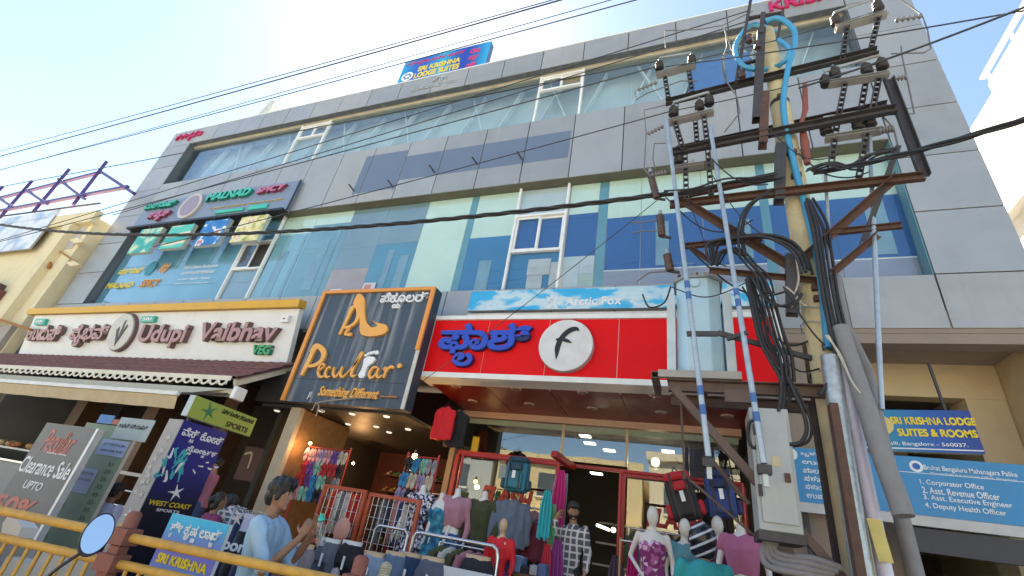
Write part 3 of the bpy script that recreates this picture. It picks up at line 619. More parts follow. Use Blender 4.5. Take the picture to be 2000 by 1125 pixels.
# --- red shop sign
F = Frame((0, 7.03, 0), (1, 0, 0), (0, 0, 1)); a, b, d = F.uv(813, 735), F.uv(1290, 751), F.uv(845, 619)
u0 = -4.68; v0 = a[1]-.01; v1 = d[1]; u1 = 1.22
t = board('red_shop_sign', 'long glossy red shop sign with blue raised letters and a round emblem', F, (u0, v0, u1, v1), .5, WHITE, None, facename='casing')
js = [u0+.09]+[F.uv(*q)[0] for q in ((951, 660), (1071, 660), (1208, 660))]; js += [js[-1]+1.2, u1-.09]
for x0, x1 in zip(js[:-1], js[1:]): rect(t, 'red_panel', F, (x0+.006, v0+.1, x1-.006, v1-.09), .001, .012, RED)
for bxx in ((u0-.02, v0, u0+.085, v1), (u1-.085, v0, u1, v1), (u0+.086, v1-.085, u1-.086, v1), (u0+.086, v0, u1-.086, v0+.095)): rect(t, 'frame', F, bxx, .001, .05, WHITE, .006)
BLU = M('royal_blue_acrylic', (.02, .07, .50), .3, 0, .05, 3); BLD = M('navy_letter_side', (.01, .02, .10), .5)
KB = pbox(F, 849, 718, 1045, 634)
for mat, h0, h1, bo in ((BLD, .013, .085, .05), (BLU, .086, .10, .035)): txt(t, 'lettering', F, 'ಫಾಶ್', KB if bo > .04 else (KB[0]+.01, KB[1]+.01, KB[2]-.01, KB[3]-.01), mat, h0, h1, bo, 0, (('ಲ', .2, -.52, .62),))
c = F.uv(1107.5, 679); R_ = .46
disc(t, 'emblem', F, c, R_, .013, .12, M('emblem_casing', (.45, .43, .42), .4), n=56); disc(t, 'emblem', F, c, R_*.985, .121, .128, M('white_disc', (.72, .71, .70), .4), n=56)
mb = MB(); cc = lambda x, y, w_: F.uv(780+x/3.509, 560+y/3.509)+(w_,)
stroke(F, [cc(1242, 325, .02), cc(1225, 312, .07), cc(1190, 318, .09), cc(1150, 345, .09), cc(1115, 390, .09), cc(1097, 440, .09), cc(1092, 480, .06), cc(1087, 518, .005)], .05, .129, .136, mb); mb.build('emblem_stroke', BLK, t)
mb = MB(); stroke(F, [cc(1085, 385, .03), cc(1120, 382, .05), cc(1160, 392, .06), cc(1195, 408, .01)], .05, .137, .140, mb); mb.build('emblem_stroke', BLK, t)
# soffit behind the red sign, with recessed spot lights
MAROON = M('maroon_soffit', (.17, .008, .010), .3, 0, .08, 2)
zs0, zs1 = v0+.012, 3.80
for x0, x1 in zip(js[:-1], js[1:]):
    MB().add([(x0+.008, 7.06, zs0), (x1-.008, 7.06, zs0), (x1-.008, 8.95, zs1), (x0+.008, 8.95, zs1), (x0+.008, 7.06, zs0+.03), (x1-.008, 7.06, zs0+.03), (x1-.008, 8.95, zs1+.03), (x0+.008, 8.95, zs1+.03)], [(0, 1, 2, 3), (4, 5, 6, 7), (0, 1, 5, 4), (2, 3, 7, 6), (0, 3, 7, 4), (1, 2, 6, 5)]).build('soffit_panel', MAROON, bld)
def soff_z(y): return zs0+(zs1-zs0)*(y-7.06)/(8.95-7.06)
k = 0
for px, py in ((891, 754), (1008, 759), (1138, 766), (1280, 772), (923, 783), (1034, 789), (1157, 797), (1291, 805), (1400, 778), (1420, 812)):
    d_ = ray(px, py)
    q = CAM.copy()
    for it in range(30): q = CAM+d_*((soff_z(q.y)-CAM.z)/d_.z)
    MB().lathe(q+V(0, 0, -.012), q+V(0, 0, .0), [(0, .085), (.5, .095), (1, .1)], 20).build('spot_ring', M('spot_ring', (.55, .42, .38), .4), bld)
    MB().lathe(q+V(0, 0, -.014), q+V(0, 0, -.012), [(0, .07), (1, .07)], 18).build('spot_lens', M('spot_lens', (.30, .16, .14), .2), bld)
# --- weathered blue banner and chalky ledge above the red sign
F = Frame((0, 7.50, 0), (1, 0, 0), (0, 0, 1)); a = F.uv(913, 607); b = F.uv(1292, 559); v1 = F.uv(920, 570)[1]
BAN = ramp_mat('weathered_blue_banner', 'NOISE', 1.3, [(.30, (.02, .38, .68)), (.43, (.03, .42, .72)), (.47, (.40, .60, .70)), (.56, (.58, .68, .72)), (.62, (.10, .46, .70)), (.7, (.03, .40, .70))], .6, mscale=(1, 1, 2.2))
t = board('faded_banner', 'faded sky-blue backpack banner with worn white lettering above the red sign', F, (a[0], a[1], 1.3, v1), .06, BAN, CLAD, 'banner')
txt(t, 'lettering', F, 'Arctic Fox', pbox(F, 1104, 597, 1214, 578), WHT, .008, .010, .02)
FX = lambda x, y: F.uv(900+x/4.6875, 380+y/4.6875)
for pts in ([(785, 1040), (815, 1000), (800, 960), (785, 935), (810, 950), (835, 965), (862, 948), (885, 930), (872, 965), (860, 1000), (885, 1035)], [(800, 1040), (830, 1012), (850, 1010), (872, 1040)], [(812, 985), (833, 1000), (855, 982)], [(833, 960), (833, 985)], [(820, 920), (835, 940), (850, 920)]):
    mb = MB(); stroke(F, [FX(*q)+(.025,) for q in pts], .02, .008, .011, mb); mb.build('fox_emblem', WHT, t)
FL = Frame((0, 7.10, 0), (1, 0, 0), (0, 0, 1))
lg = single('sign_ledge', MB().box(F.uv(913, 607)[0]*7.1/7.5, 1.2, 7.12, 7.48, 5.09, 5.18), M('chalky_ledge', (.66, .60, .54), .8, 0, .12, 6, dirt=.3), 'chalky ledge with hand-painted shop name between the banner and the red sign', 'ledge')
txt(lg, 'lettering', FL, 'FLASH', (-3.95, 5.105, -3.55, 5.165), BLK, -.018, -.015, .01, .2).matrix_parent_inverse = Matrix.Translation(-lg.location)
# --- roof billboard
a = P(775, 163, 8.3); F = Frame((-9.50, 8.3, 14.25), (1, 0, 0), (0, 0, 1)); W_, H_ = 3.45, 2.02
BB = ramp_mat('blue_cyan_print', 'WAVEX', .09, [(0, (.01, .05, .38)), (.5, (.01, .36, .62)), (1, (.01, .10, .45))], .5)
t = board('roof_billboard', 'blue lodge billboard with yellow lettering standing on the roof', F, (0, 0, W_, H_), .22, BB, M('billboard_side', (.06, .09, .20), .5), 'billboard')
txt(t, 'lettering', F, 'SRI KRISHNA', (.72, 1.22, 2.42, 1.5), YEL, .008, .012, .05); txt(t, 'lettering', F, 'LODGE SUITES', (.66, .86, 2.45, 1.16), YEL, .008, .012, .05); txt(t, 'lettering', F, 'Ph : 9353315118', (.1, .42, 2.6, .72), WHT, .008, .012, .04)
txt(t, 'lettering', F, 'ಶ್ರೀ ಕೃಷ್ಣ ಲಾಡ್ಜ್ ಸೂಟ್ಸ್', (.12, 1.60, 2.5, 1.88), M('pink_print', (.6, .05, .15), .5), .008, .012, .02)
disc(t, 'emblem', F, (.36, 1.06), .24, .008, .012, WHT)
for k in range(6): disc(t, 'emblem_petal', F, (.36+.12*math.cos(k*1.05), 1.06+.12*math.sin(k*1.05)), .05, .013, .016, M('print_blue', (.02, .12, .42), .5), n=12)
for i, ch in enumerate('ರೂಮ್ಸ'): pass
for i, ch in enumerate(('ರೂ', 'ಮ್', 'ಸ್', 'ಲಾ')): txt(t, 'lettering', F, ch, (2.72, 1.55-i*.40, 3.1, 1.86-i*.40), M('pink_print', (0, 0, 0)), .008, .012, .05)
for x in (.4, 1.7, 3.0): MB().bar(F.at(x, -.4, -.15), F.at(x, 1.9, -.26), .07, .07).bar(F.at(x, -.4, -1.2), F.at(x, 1.4, -.26), .05, .05).build('post', DKST, t)
single('roof_slab', MB().box(-10.2, -5.2, 8.15, 9.85, 13.46, 13.86), M('grey_concrete', (.5, .5, .5)), 'flat concrete slab behind the parapet carrying the blue billboard', 'slab')
# --- lodge sign and municipal board at the entrance on the right
F = Frame(P(1720, 880, 7.75), P(1925, 887, 7.75)-P(1720, 880, 7.75), (0, 0, 1)); w_ = F.uv(1925, 887)[0]; h_ = F.uv(1905, 805)[1]
LB = ramp_mat('blue_teal_print', 'GRADX', (2.3, 3.6), [(0, (.0, .26, .38)), (.5, (.005, .08, .36)), (1, (.01, .015, .17))], .4)
t = board('lodge_sign', 'dark blue lodge sign with yellow lettering above the municipal board', F, (-.25, 0, w_, h_+.02), .1, LB, WHITE)
txt(t, 'lettering', F, 'SRI KRISHNA LODGE', pbox4(F, (1740, 828), (1910, 838), (1740, 829), (1740, 814)), YEL, .007, .01, .045); txt(t, 'lettering', F, 'SUITES & ROOMS', pbox4(F, (1754, 850), (1913, 860), (1754, 852), (1756, 837)), YEL, .007, .01, .045)
txt(t, 'lettering', F, 'Marathahalli, Bangalore - 560037.', (-.2, F.uv(1735, 871)[1], F.uv(1893, 878)[0], F.uv(1735, 862)[1]), WHT, .007, .01, .01)
disc(t, 'emblem', F, F.uv(1722, 830), .13, .007, .011, M('gold_letter', (.7, .5, .2))); rect(t, 'white_rule', F, (-.24, .03, w_-.01, .045), .007, .009, WHT)
for x in (0, w_-.2): MB().bar(F.at(x, h_, -.12), F.at(x, h_+.75, -.12), .03, .03).build('hanger', DKST, t)
F = Frame(P(1775, 1000, 7.45), P(2000, 1025, 7.45)-P(1775, 1000, 7.45), (0, 0, 1)); c0 = F.uv(1540, 985)[0]; w_ = F.uv(2000, 1025)[0]+.5; h_ = F.uv(1760, 890)[1]
t = board('municipal_board', 'pale blue municipal office board with numbered white lines at the entrance', F, (c0, -.02, w_, h_), .08, M('municipal_blue', (.03, .25, .50), .45, 0, .10, 1.5, dirt=.05), WHITE)
rect(t, 'white_rule', F, (-.025, .02, -.015, h_-.02), .007, .009, WHT); rect(t, 'white_rule', F, (0, h_*.70, w_, h_*.71), .007, .009, WHT); rect(t, 'base_rail', F, (c0, -.14, w_, -.025), -.08, .02, M('board_rail', (.55, .52, .50), .5))
txt(t, 'lettering', F, 'Bruhat Bengaluru Mahanagara Palike', pbox4(F, (1805, 918), (1985, 926), (1805, 920), (1805, 908)), WHT, .007, .009, .012); txt(t, 'lettering', F, 'Marathahalli Sub Division Office, Bangalore', pbox4(F, (1817, 924), (1984, 935), (1817, 927), (1817, 922)), WHT, .007, .009, .0)
for s_, x0, y0, x1 in (('1. Corporator Office', 1798, 948, 1919), ('2. Asst. Revenue Officer', 1802, 963, 1949), ('3. Asst. Executive Engineer', 1805, 978, 1973), ('4. Deputy Health Officer', 1808, 994, 1962)):
    u, v = F.uv(x0, y0); u2 = F.uv(x1, y0)[0]; txt(t, 'lettering', F, s_, (u, v, u2, v+.075), WHT, .007, .009, .015)
disc(t, 'emblem', F, F.uv(1789, 911), .07, .007, .01, WHT); disc(t, 'emblem', F, F.uv(1789, 911), .04, .011, .013, M('print_blue', (.02, .12, .42)))
for i, s_ in enumerate(('ಬೃಹತ್ ಬೆಂಗಳೂರು', 'ಉಪ ವಿಭಾಗ', 'ಪಾಲಿಕೆ ಸದಸ್ಯರು', 'ಸಹಾಯಕ ಕಂದಾಯ', 'ಸಹಾಯಕ ಇಂಜಿನಿಯರ್', 'ಉಪ ಆರೋಗ್ಯ')):
    v = h_*(.86-.155*i); txt(t, 'lettering', F, s_, (c0+.22, v-.02, c0+.95, v+.05), WHT, .007, .009, .015)
disc(t, 'emblem', F, (c0+.1, h_*.86), .08, .007, .01, WHT)
for x in (c0+.2, w_-.3): MB().bar(F.at(x, -.1, -.12), F.at(x, -2.6, -.12), .06, .06).build('post', DKST, t)
rect(t, 'lower_band', F, (-.1, -.42, w_, -.16), -.10, -.02, M('dark_band', (.06, .055, .06), .6))
# ------------------------------------------------------------------ neighbours
YW = M('yellow_limewash', (.78, .66, .42), .9, 0, .06, 1.2, bump=.12, bscale=20, streak=.12, dirt=.15)
t = thing('yellow_house', 'weathered yellow neighbour house with drip-stained wall at the left edge', 'house', (-25, 7.3, 0))
bx(t, 'wall', YW, -34, -19.62, 7.25, 14, .3, 9.3)
bx(t, 'cornice', YW, -34, -19.5, 7.05, 7.249, 9.0, 9.5); bx(t, 'pilaster', YW, -20.9, -20.4, 7.0, 7.249, .3, 8.99)
bx(t, 'brown_band', M('maroon_band', (.20, .06, .05), .7, 0, .1, 3), -34, -22.0, 7.02, 7.248, 5.6, 6.35); bx(t, 'hood', M('dark_hood', (.10, .06, .07), .7), -34, -22.3, 6.8, 7.248, 6.36, 6.6)
bx(t, 'red_wall', M('brick_red_paint', (.28, .07, .05), .8), -34, -22.6, 7.1, 7.248, 9.55, 9.9)
bx(t, 'grey_patch', M('bare_cement', (.50, .45, .40), .9, 0, .1, 3), -20.9, -19.9, 7.235, 7.249, 8.0, 8.95)
bx(t, 'lower_wall', M('cement_wall', (.40, .36, .32), .9, 0, .1, 2, dirt=.3), -34, -19.7, 7.1, 7.24, .3, 5.0)
pp = [P(120, 483, 7.1), P(105, 500, 7.1), P(98, 512, 7.1)]; MB().tube([P(115, 484, 7.18), P(101, 505, 7.18), P(95, 523, 7.18)], .05, 8).build('rusty_pipe', M('orange_rust', (.45, .17, .04), .8), t)
MB().tube([P(110, 487, 7.2), P(150, 512, 7.2)], .025, 6).build('pipe', M('orange_rust', (0, 0, 0)), t); MB().tube([P(0, 624, 7.0), P(60, 644, 7.0)], .04, 6).build('pipe', M('orange_rust', (0, 0, 0)), t)
for px, py in ((135, 462), (128, 507), (40, 690)): MB().prism([P(px, py+6, 7.05), P(px+16, py+2, 7.05), P(px+28, py+10, 7.05), P(px+10, py+13, 7.05)], (0, .15, 0)).build('spout', YW, t)
FW = Frame((0, 7.0, 0), (1, 0, 0), (0, 0, 1))
a = FW.uv(0, 497); b = FW.uv(112, 412)
t = board('faded_poster_board', 'washed-out white and blue poster board on the yellow house', FW, (a[0]-3, FW.uv(60, 485)[1], b[0]+.1, FW.uv(60, 418)[1]), .06, ramp_mat('washed_poster', 'NOISE', .7, [(.35, (.55, .62, .72)), (.5, (.70, .72, .76)), (.62, (.30, .42, .60)), (.7, (.66, .68, .72))], .6), CLAD)
txt(t, 'lettering', FW, 'ಹಾರ್ಡ್‌ವೇರ್ ಸ್ಟೋರ್ಸ್'.replace('\u200c', ''), pbox(FW, 3, 440, 95, 424), M('grey_print', (.25, .27, .33), .6), .007, .009, .0)
# violet steel roof truss on the yellow house
VIO = M('violet_steel', (.10, .05, .20), .5, .2, .15, 6)
t = thing('steel_roof_frame', 'violet steel truss frame standing on the roof of the yellow house', 'truss', (-22, 7.2, 9.5))
def seg(px0, py0, px1, py1, Y0, Y1, w_=.11, mat=VIO, parent=None, name='bar'):
    return MB().bar(P(px0, py0, Y0), P(px1, py1, Y1), w_, w_).build(name, mat, parent)
for s_ in ((0, 387, 195, 337, 7.4, 7.4), (0, 412, 250, 365, 7.1, 7.1), (208, 316, 143, 400, 7.3, 7.1), (135, 331, 65, 414, 7.3, 7.1), (62, 354, 0, 425, 7.3, 7.1), (195, 334, 262, 378, 7.3, 7.1), (115, 350, 165, 388, 7.3, 7.1), (50, 370, 92, 398, 7.3, 7.1), (5, 365, -40, 410, 7.3, 7.1), (0, 388, 25, 404, 7.3, 7.1)):
    seg(*s_, parent=t)
seg(-10, 424, 195, 397, 7.0, 7.0, .05, RUST, t, 'rusty_rail')
# white house on the right
t = thing('white_house', 'sunlit white neighbour house seen past the right end of the grey building', 'house', (9, 14, 0))
WH = M('white_limewash', (.82, .79, .74), .9, 0, .04, 2, bump=.1, dirt=.05)
xw = 7.3
bx(t, 'wall', WH, xw, 15, 8.2, 10.9, 0, 13.52); bx(t, 'rear_wall', WH, xw, 15, 10.901, 30, 0, 13.2); bx(t, 'cornice', WH, xw-.25, xw-.001, 8.2, 30, 10.0, 10.25)
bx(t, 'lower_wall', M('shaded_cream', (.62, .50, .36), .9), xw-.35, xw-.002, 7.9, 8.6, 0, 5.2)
m = MB()
for y in (8.6, 9.8, 10.9): m.bar((xw+.1, y, 13.5), (xw+.1, y, 13.9), .06, .06)
m.bar((xw+.05, 8.3, 13.93), (xw+.05, 11.05, 13.93), .1, .07).bar((xw+.1, 8.3, 13.7), (xw+.1, 10.95, 13.7), .03, .03); m.build('roof_rail', WHITE, t)
# houses across the road (seen mirrored in the shop glass)
OY = M('opposite_yellow_plaster', (.66, .52, .30), .9, 0, .08, 1); OW = M('opposite_window', (.10, .12, .14), .2)
for i, (x0, x1, h, mat) in enumerate(((-26, -13.4, 7.6, M('opposite_grey', (.45, .45, .44), .9)), (-13, -3.2, 6.6, OY), (-2.8, 8, 7.4, M('opposite_cream', (.70, .60, .44), .9)))):
    t = thing('opposite_house', ('grey', 'yellow', 'cream')[i]+' house across the road, seen only mirrored in the shop glass', 'house', ((x0+x1)/2, -14, 0), 'houses across the road')
    bx(t, 'wall', mat, x0, x1, -20, -14, 0, h); bx(t, 'parapet', mat, x0-.1, x1+.1, -14.3, -13.8, h, h+.5)
    for z in (1.2, 4.4):
        for k in range(4):
            x = x0+.9+k*(x1-x0-1)/4; wn = bx(t, 'window', OW, x, x+1.3, -14.03, -13.99, z, z+1.5)
            sub(wn, MB().box(x-.08, x+1.38, -13.99, -13.9, z-.1, z).build('sill', WHITE, t))
    bx(t, 'canopy', mat, x0, x1, -13.99, -12.9, 3.3, 3.45)
# ------------------------------------------------------------------ electricity pole with transformer
YP = 5.0
POLE = M('cream_concrete', (.66, .56, .34), .85, 0, .10, 8, bump=.35, bscale=25, dirt=.40, streak=.25)
def pole_at(py):
    """axis point of the concrete pole at a photo row"""
    x = 1500+(py-70)*(100/570); return P(x, py, YP)
top, bot = pole_at(62), pole_at(640)
ax = V((top.x+bot.x)/2, YP, 0)
t = POLE_T = thing('concrete_pole', 'cream concrete electricity pole carrying switch frames and a blue cable', 'pole', (ax.x, YP, .13))
MB().tube([(ax.x, YP, .13), (ax.x, YP, 4.0), (ax.x, YP, 6.5), (ax.x, YP, top.z)], [.155, .145, .125, .10], 14).build('shaft', POLE, t)
for py, h in ((205, .07), (315, .05), (360, .08), (577, .08), (598, .03), (690, .06)):
    q = pole_at(py); r = .155-(q.z-.13)/8.6*.05
    cl_ = MB().lathe((ax.x, YP, q.z-h/2), (ax.x, YP, q.z+h/2), [(0, r+.006), (1, r+.006)], 16).build('clamp', DKST, t)
    sub(cl_, MB().box(ax.x-.05, ax.x+.05, YP-r-.06, YP-r+.02, q.z-.03, q.z+.03).build('clamp_bolt', RUST, t))
for py, a_ in ((640, .2), (735, -.1), (610, .5)): q = pole_at(py); MB().tube([(ax.x+.17*math.cos(k*.45), YP+.17*math.sin(k*.45), q.z+.03*math.sin(k+a_)) for k in range(15)], .006, 5).build('binding_wire', GALV, t)
MB().channel(P(1487, 60, 4.82), P(1478, 235, 4.82), .1, .12, .01, (0, 1, 0)).build('channel', DKST, t)
MB().channel(P(1494, 185, 4.83), P(1490, 285, 4.83), .09, .14, .01, (0, 1, 0)).build('channel', RUST, t)
MB().channel(P(1524, 285, 4.82), P(1522, 395, 4.82), .1, .13, .01, (0, 1, 0)).build('channel', DKST, t)
MB().channel(P(1545, 500, 4.80), P(1548, 615, 4.80), .1, .10, .01, (0, 1, 0)).build('channel', DKST, t)
# top bracket
for s_ in ((1468, -10, 1438, 160, .07), (1490, 30, 1486, 70, .11), (1529, 22, 1518, 78, .06), (1460, 36, 1530, 25, .05), (1450, 125, 1490, 115, .05)): MB().bar(P(s_[0], s_[1], 4.8), P(s_[2], s_[3], 4.8), s_[4], s_[4]*.6).build('top_bracket', DKST, t)
for px, py in ((1464, 82), (1450, 152), (1480, 95)): q = P(px, py, 4.75); MB().lathe(q, q+V(0, 0, .16), [(0, .04), (.2, .05), (.5, .035), (.8, .05), (1, .03)], 10).build('insulator', M('brown_porcelain', (.08, .04, .03), .25), t)
# --- cross arms, each a steel member
def arm(label, name, segs, mat=DKST, kind='channel'):
    """one frame member group bolted together"""
    m = MB()
    for s_ in segs:
        x0, y0, Y0, x1, y1, Y1, h = s_
        a, b = P(x0, y0, Y0), P(x1, y1, Y1)
        (m.channel(a, b, h*.5, h, .009) if kind == 'channel' else m.angle(a, b, h))
    return single(name, m, mat, label, 'steel frame', 'cross arms on the electricity pole')
arm('topmost dark channel crossing the concrete pole below the blue cable loop', 'cross_arm', [(1300, 200, 5.0, 1715, 98, 4.75, .11)])
arm('front dark channel of the middle pair crossing the concrete pole', 'cross_arm', [(1310, 298, 4.85, 1752, 212, 4.7, .11)])
arm('rear dark channel of the middle pair crossing behind the concrete pole', 'cross_arm', [(1322, 292, 5.25, 1735, 203, 5.15, .10)])
arm('long rusty lower beam crossing in front of the concrete pole', 'cross_arm', [(1308, 400, 4.82, 1806, 344, 4.7, .10)], RUST)
arm('shorter rusty beam just above the long lower beam, left of the pole', 'cross_arm', [(1322, 383, 5.2, 1562, 335, 5.1, .10)], RUST)
arm('dark upright angle closing the right end of the cross arms', 'upright_angle', [(1735, 152, 4.72, 1806, 342, 4.72, .10)])
arm('left dark diagonal brace from the long beam down to the pole', 'diagonal_brace', [(1337, 398, 4.80, 1548, 527, 4.86, .075)], RUST, 'angle')
arm('right rusty diagonal brace from the pole up to the long beam', 'diagonal_brace', [(1548, 527, 4.82, 1752, 348, 4.74, .075)], RUST, 'angle')
arm('lower right rusty brace between the conduits and short arm', 'diagonal_brace', [(1626, 535, 4.78, 1716, 460, 4.75, .06)], RUST, 'angle')
arm('short horizontal arm above the transformer cables', 'cross_arm', [(1328, 482, 4.95, 1488, 465, 4.95, .07)], RUST)
arm('short horizontal arm right of the pole with a brace above', 'cross_arm', [(1612, 455, 4.8, 1762, 440, 4.75, .07)], RUST)
arm('thin dark brace hanging from the right end of the long beam', 'diagonal_brace', [(1755, 284, 4.72, 1686, 472, 4.78, .055)], DKST, 'angle')
arm('rusty strap from the transformer lid to the concrete pole', 'strap_bar', [(1385, 530, 4.75, 1615, 552, 4.85, .05)], RUST, 'angle')
arm('small slanted brace under the short left arm', 'diagonal_brace', [(1350, 487, 4.95, 1388, 512, 4.95, .045)], RUST, 'angle')
# --- air-break switch sets: slotted uprights, galvanised trays, disc insulators
PORC = M('black_porcelain', (.020, .017, .016), .4, 0, .1, 10)
def upright(px0, py0, px1, py1, Y, name, label):
    a, b = P(px0, py0, Y), P(px1, py1, Y); m = MB(); d = (b-a); n = max(3, int(d.length/.09)); dn = d.normalized(); x = dn.cross(V(0, 1, 0)).normalized()
    for s in (-1, 1): m.bar(a+x*s*.026, b+x*s*.026, .014, .05, (0, 1, 0))
    for k in range(n+1): m.bar(a+d*(k/n)-x*.03, a+d*(k/n)+x*.03, .014, .045, (0, 1, 0))
    return single(name, m, DKST, label, 'steel frame', 'slotted uprights on the electricity pole')
ups = [((1299, 152, 1305, 190, 4.9), 'slotted upright under the upper left switch tray'), ((1344, 130, 1352, 180, 4.9), 'short slotted upright beside the upper left insulator pair'),
       ((1316, 232, 1334, 292, 4.85), 'slotted upright under the middle left switch tray'), ((1374, 220, 1382, 285, 4.85), 'right slotted upright of the middle left switch tray'), ((1357, 225, 1362, 285, 5.1), 'rear slotted upright behind the middle left tray'),
       ((1338, 300, 1341, 395, 4.9), 'slotted upright below the middle pair of arms, left'), ((1382, 290, 1389, 380, 4.9), 'second slotted upright below the middle pair of arms'),
       ((1655, 48, 1645, 118, 4.8), 'slotted upright under the top right switch tray'), ((1717, 28, 1700, 100, 4.8), 'tall slotted upright under the topmost right insulator'),
       ((1650, 165, 1638, 225, 4.8), 'slotted upright under the middle right tray'), ((1716, 155, 1704, 215, 4.8), 'right slotted upright under the middle right tray'), ((1690, 165, 1682, 210, 5.05), 'rear slotted upright behind the middle right tray'),
       ((1636, 232, 1622, 330, 4.85), 'long dark upright between middle and lower right arms'), ((1692, 262, 1678, 345, 4.85), 'second long dark upright between the right arms')]
for s_, l_ in ups: upright(*s_, 'slotted_upright', l_)
def insulator(parent, q, h=.2, r=.07, tilt=(0, 0, 1)):
    prof = [(0, r*.45), (.05, r*.95), (.10, r), (.16, r*.4), (.28, r*.4), (.34, r*.92), (.40, r*.97), (.46, r*.4), (.58, r*.4), (.64, r*.85), (.70, r*.88), (.76, r*.35), (.9, r*.3), (.95, r*.45), (1, r*.4)]
    io = MB().lathe(q, q+Vector(tilt).normalized()*h, prof, 16).build('insulator', PORC, parent)
    sub(io, MB().lathe(q+Vector(tilt).normalized()*h, q+Vector(tilt).normalized()*(h+.04), [(0, .02), (1, .016)], 8).build('insulator_cap', GALV, parent))
TRAY = M('tray_galvanised', (.42, .41, .38), .5, .4, .12, 10, dirt=.25)
def switch(label, tray, ins, Y=4.85, arm_=None):
    a, b = P(tray[0], tray[1], Y), P(tray[2], tray[3], Y)
    o = thing('switch_unit', label, 'switch', (a+b)/2, 'air-break switch units on the pole')
    MB().channel(a, b, .10, .05, .006).build('tray', TRAY, o)
    for px, py in ins:
        q = P(px, py, Y); insulator(o, q+V(0, 0, -.09), .2, .068)
    if len(ins) > 1:
        q0, q1 = P(*ins[0], Y), P(*ins[-1], Y); MB().bar(q0+V(0, -.02, .16), q1+V(0, -.02, .15), .02, .035).build('contact_blade', TRAY, o)
    q = P((tray[0]+tray[2])/2, (tray[1]+tray[3])/2-8, Y); MB().prism([q+V(-.10, 0, -.03), q+V(.06, 0, -.01), q+V(.10, 0, .06), q+V(-.02, 0, .02)], (0, .02, 0)).build('lever', TRAY, o)
switch('upper left switch tray with two black disc insulators', (1282, 148, 1358, 128), ((1288, 128), (1351, 117)))
switch('middle left switch tray with three black disc insulators', (1305, 240, 1394, 219), ((1315, 217), (1366, 206), (1385, 196)))
switch('lower left switch tray just above the long beam', (1308, 332, 1375, 322), ((1326, 310),), 4.9)
switch('topmost right switch tray with two large insulators', (1632, 57, 1732, 28), ((1632, 40), (1714, 12)), 4.8)
switch('middle right switch tray with a cluster of insulators', (1618, 165, 1736, 146), ((1612, 158), (1630, 142), (1692, 135), (1722, 125)), 4.8)
switch('lower right switch tray behind the upright angle', (1612, 272, 1722, 255), ((1612, 250), (1675, 243), (1698, 236)), 4.85)
def pin(label, x0, y0, x1, y1, Y=4.8, r=.035, n=5):
    a, b = P(x0, y0, Y), P(x1, y1, Y); prof = [(0, .012)]
    for k in range(n): c = (k+.5)/n; prof += [(c-.35/n, .012), (c-.1/n, r), (c+.1/n, r), (c+.35/n, .012)]
    return single('strain_insulator', MB().lathe(a, b, prof+[(1, .012)], 12), M('grey_porcelain', (.20, .19, .19), .3), label, 'insulator', 'ribbed strain insulators on the pole')
pin('ribbed insulator sticking out at the top right of the pole frame', 1748, 40, 1802, 31); pin('ribbed insulator at the right end of the middle right tray', 1738, 156, 1772, 150)
pin('ribbed insulator beside the lower right tray', 1716, 256, 1745, 251, 4.8, .045); pin('ribbed insulator at the far left of the upper arm', 1244, 176, 1284, 160); pin('ribbed insulator at the left of the middle tray', 1264, 262, 1296, 246); pin('ribbed insulator left of the lower tray near the steel pipe', 1272, 342, 1302, 336)
# lightning arresters and drop fuses on the left
BRP = M('brown_porcelain', (0, 0, 0))
for lab, x0, y0, x1, y1, Y in (('brown lightning arrester hanging left of the steel pipes', 1270, 338, 1283, 388, 4.85), ('dark drop-out fuse below the lightning arrester', 1289, 420, 1293, 462, 4.85), ('small brown bushing standing left of the transformer', 1303, 497, 1309, 530, 4.85)):
    a, b = P(x0, y0, Y), P(x1, y1, Y); prof = []
    for k in range(9): prof += [(k/9, .035), (k/9+.05, .05), (k/9+.09, .035)]
    o = thing('lightning_arrester', lab, 'insulator', b); MB().lathe(a, b, prof, 12).build('body', BRP, o); MB().lathe(a+V(0, 0, .07), a, [(0, .02), (1, .03)], 10).build('cap', GALV, o); MB().bar(b, b+V(.1, .05, .01), .02, .03).build('bracket', DKST, o)
for lab, pts in (('bent lead wire left of the upper switch', [(1240, 178), (1243, 195), (1262, 183), (1330, 158), (1362, 158)]), ('bent lead wire left of the middle switch', [(1262, 262), (1258, 215), (1300, 205)]), ('long lead wire drooping left of the steel pipe', [(1262, 262), (1258, 330), (1272, 345)]),
                 ('lead wire with square bend near the lower tray', [(1300, 280), (1278, 280), (1275, 310), (1280, 330)]), ('thin forked rod at left of the fuse', [(1233, 434), (1252, 435), (1282, 430)]), ('second thin rod left of the fuse', [(1235, 455), (1252, 452), (1288, 450)]), ('bent rod pointing left near the transformer lid', [(1243, 550), (1268, 532), (1303, 530)]),
                 ('right outer grey jumper loop along the roof edge', [(1760, 0), (1800, 28), (1812, 60), (1818, 95), (1805, 103), (1740, 105)]), ('right middle jumper with square bend', [(1760, 90), (1762, 110), (1775, 170), (1786, 222), (1720, 225)]), ('right lower jumper beside the upright angle', [(1725, 228), (1745, 250), (1757, 300)]),
                 ('sagging jumper from the top bracket across the parapet', [(1300, 95), (1298, 60), (1360, 58), (1410, 50), (1470, 22)]), ('drooping jumper with fuse ring left of the pole', [(1430, 100), (1415, 55), (1420, 90), (1410, 120), (1413, 150), (1440, 190), (1445, 220), (1415, 258)])):
    single('jumper_wire', MB().tube([P(x, y, 4.8) for x, y in pts], .009, 6), M('grey_wire', (.16, .15, .15), .6), lab, 'wire', 'jumper wires around the switch units')
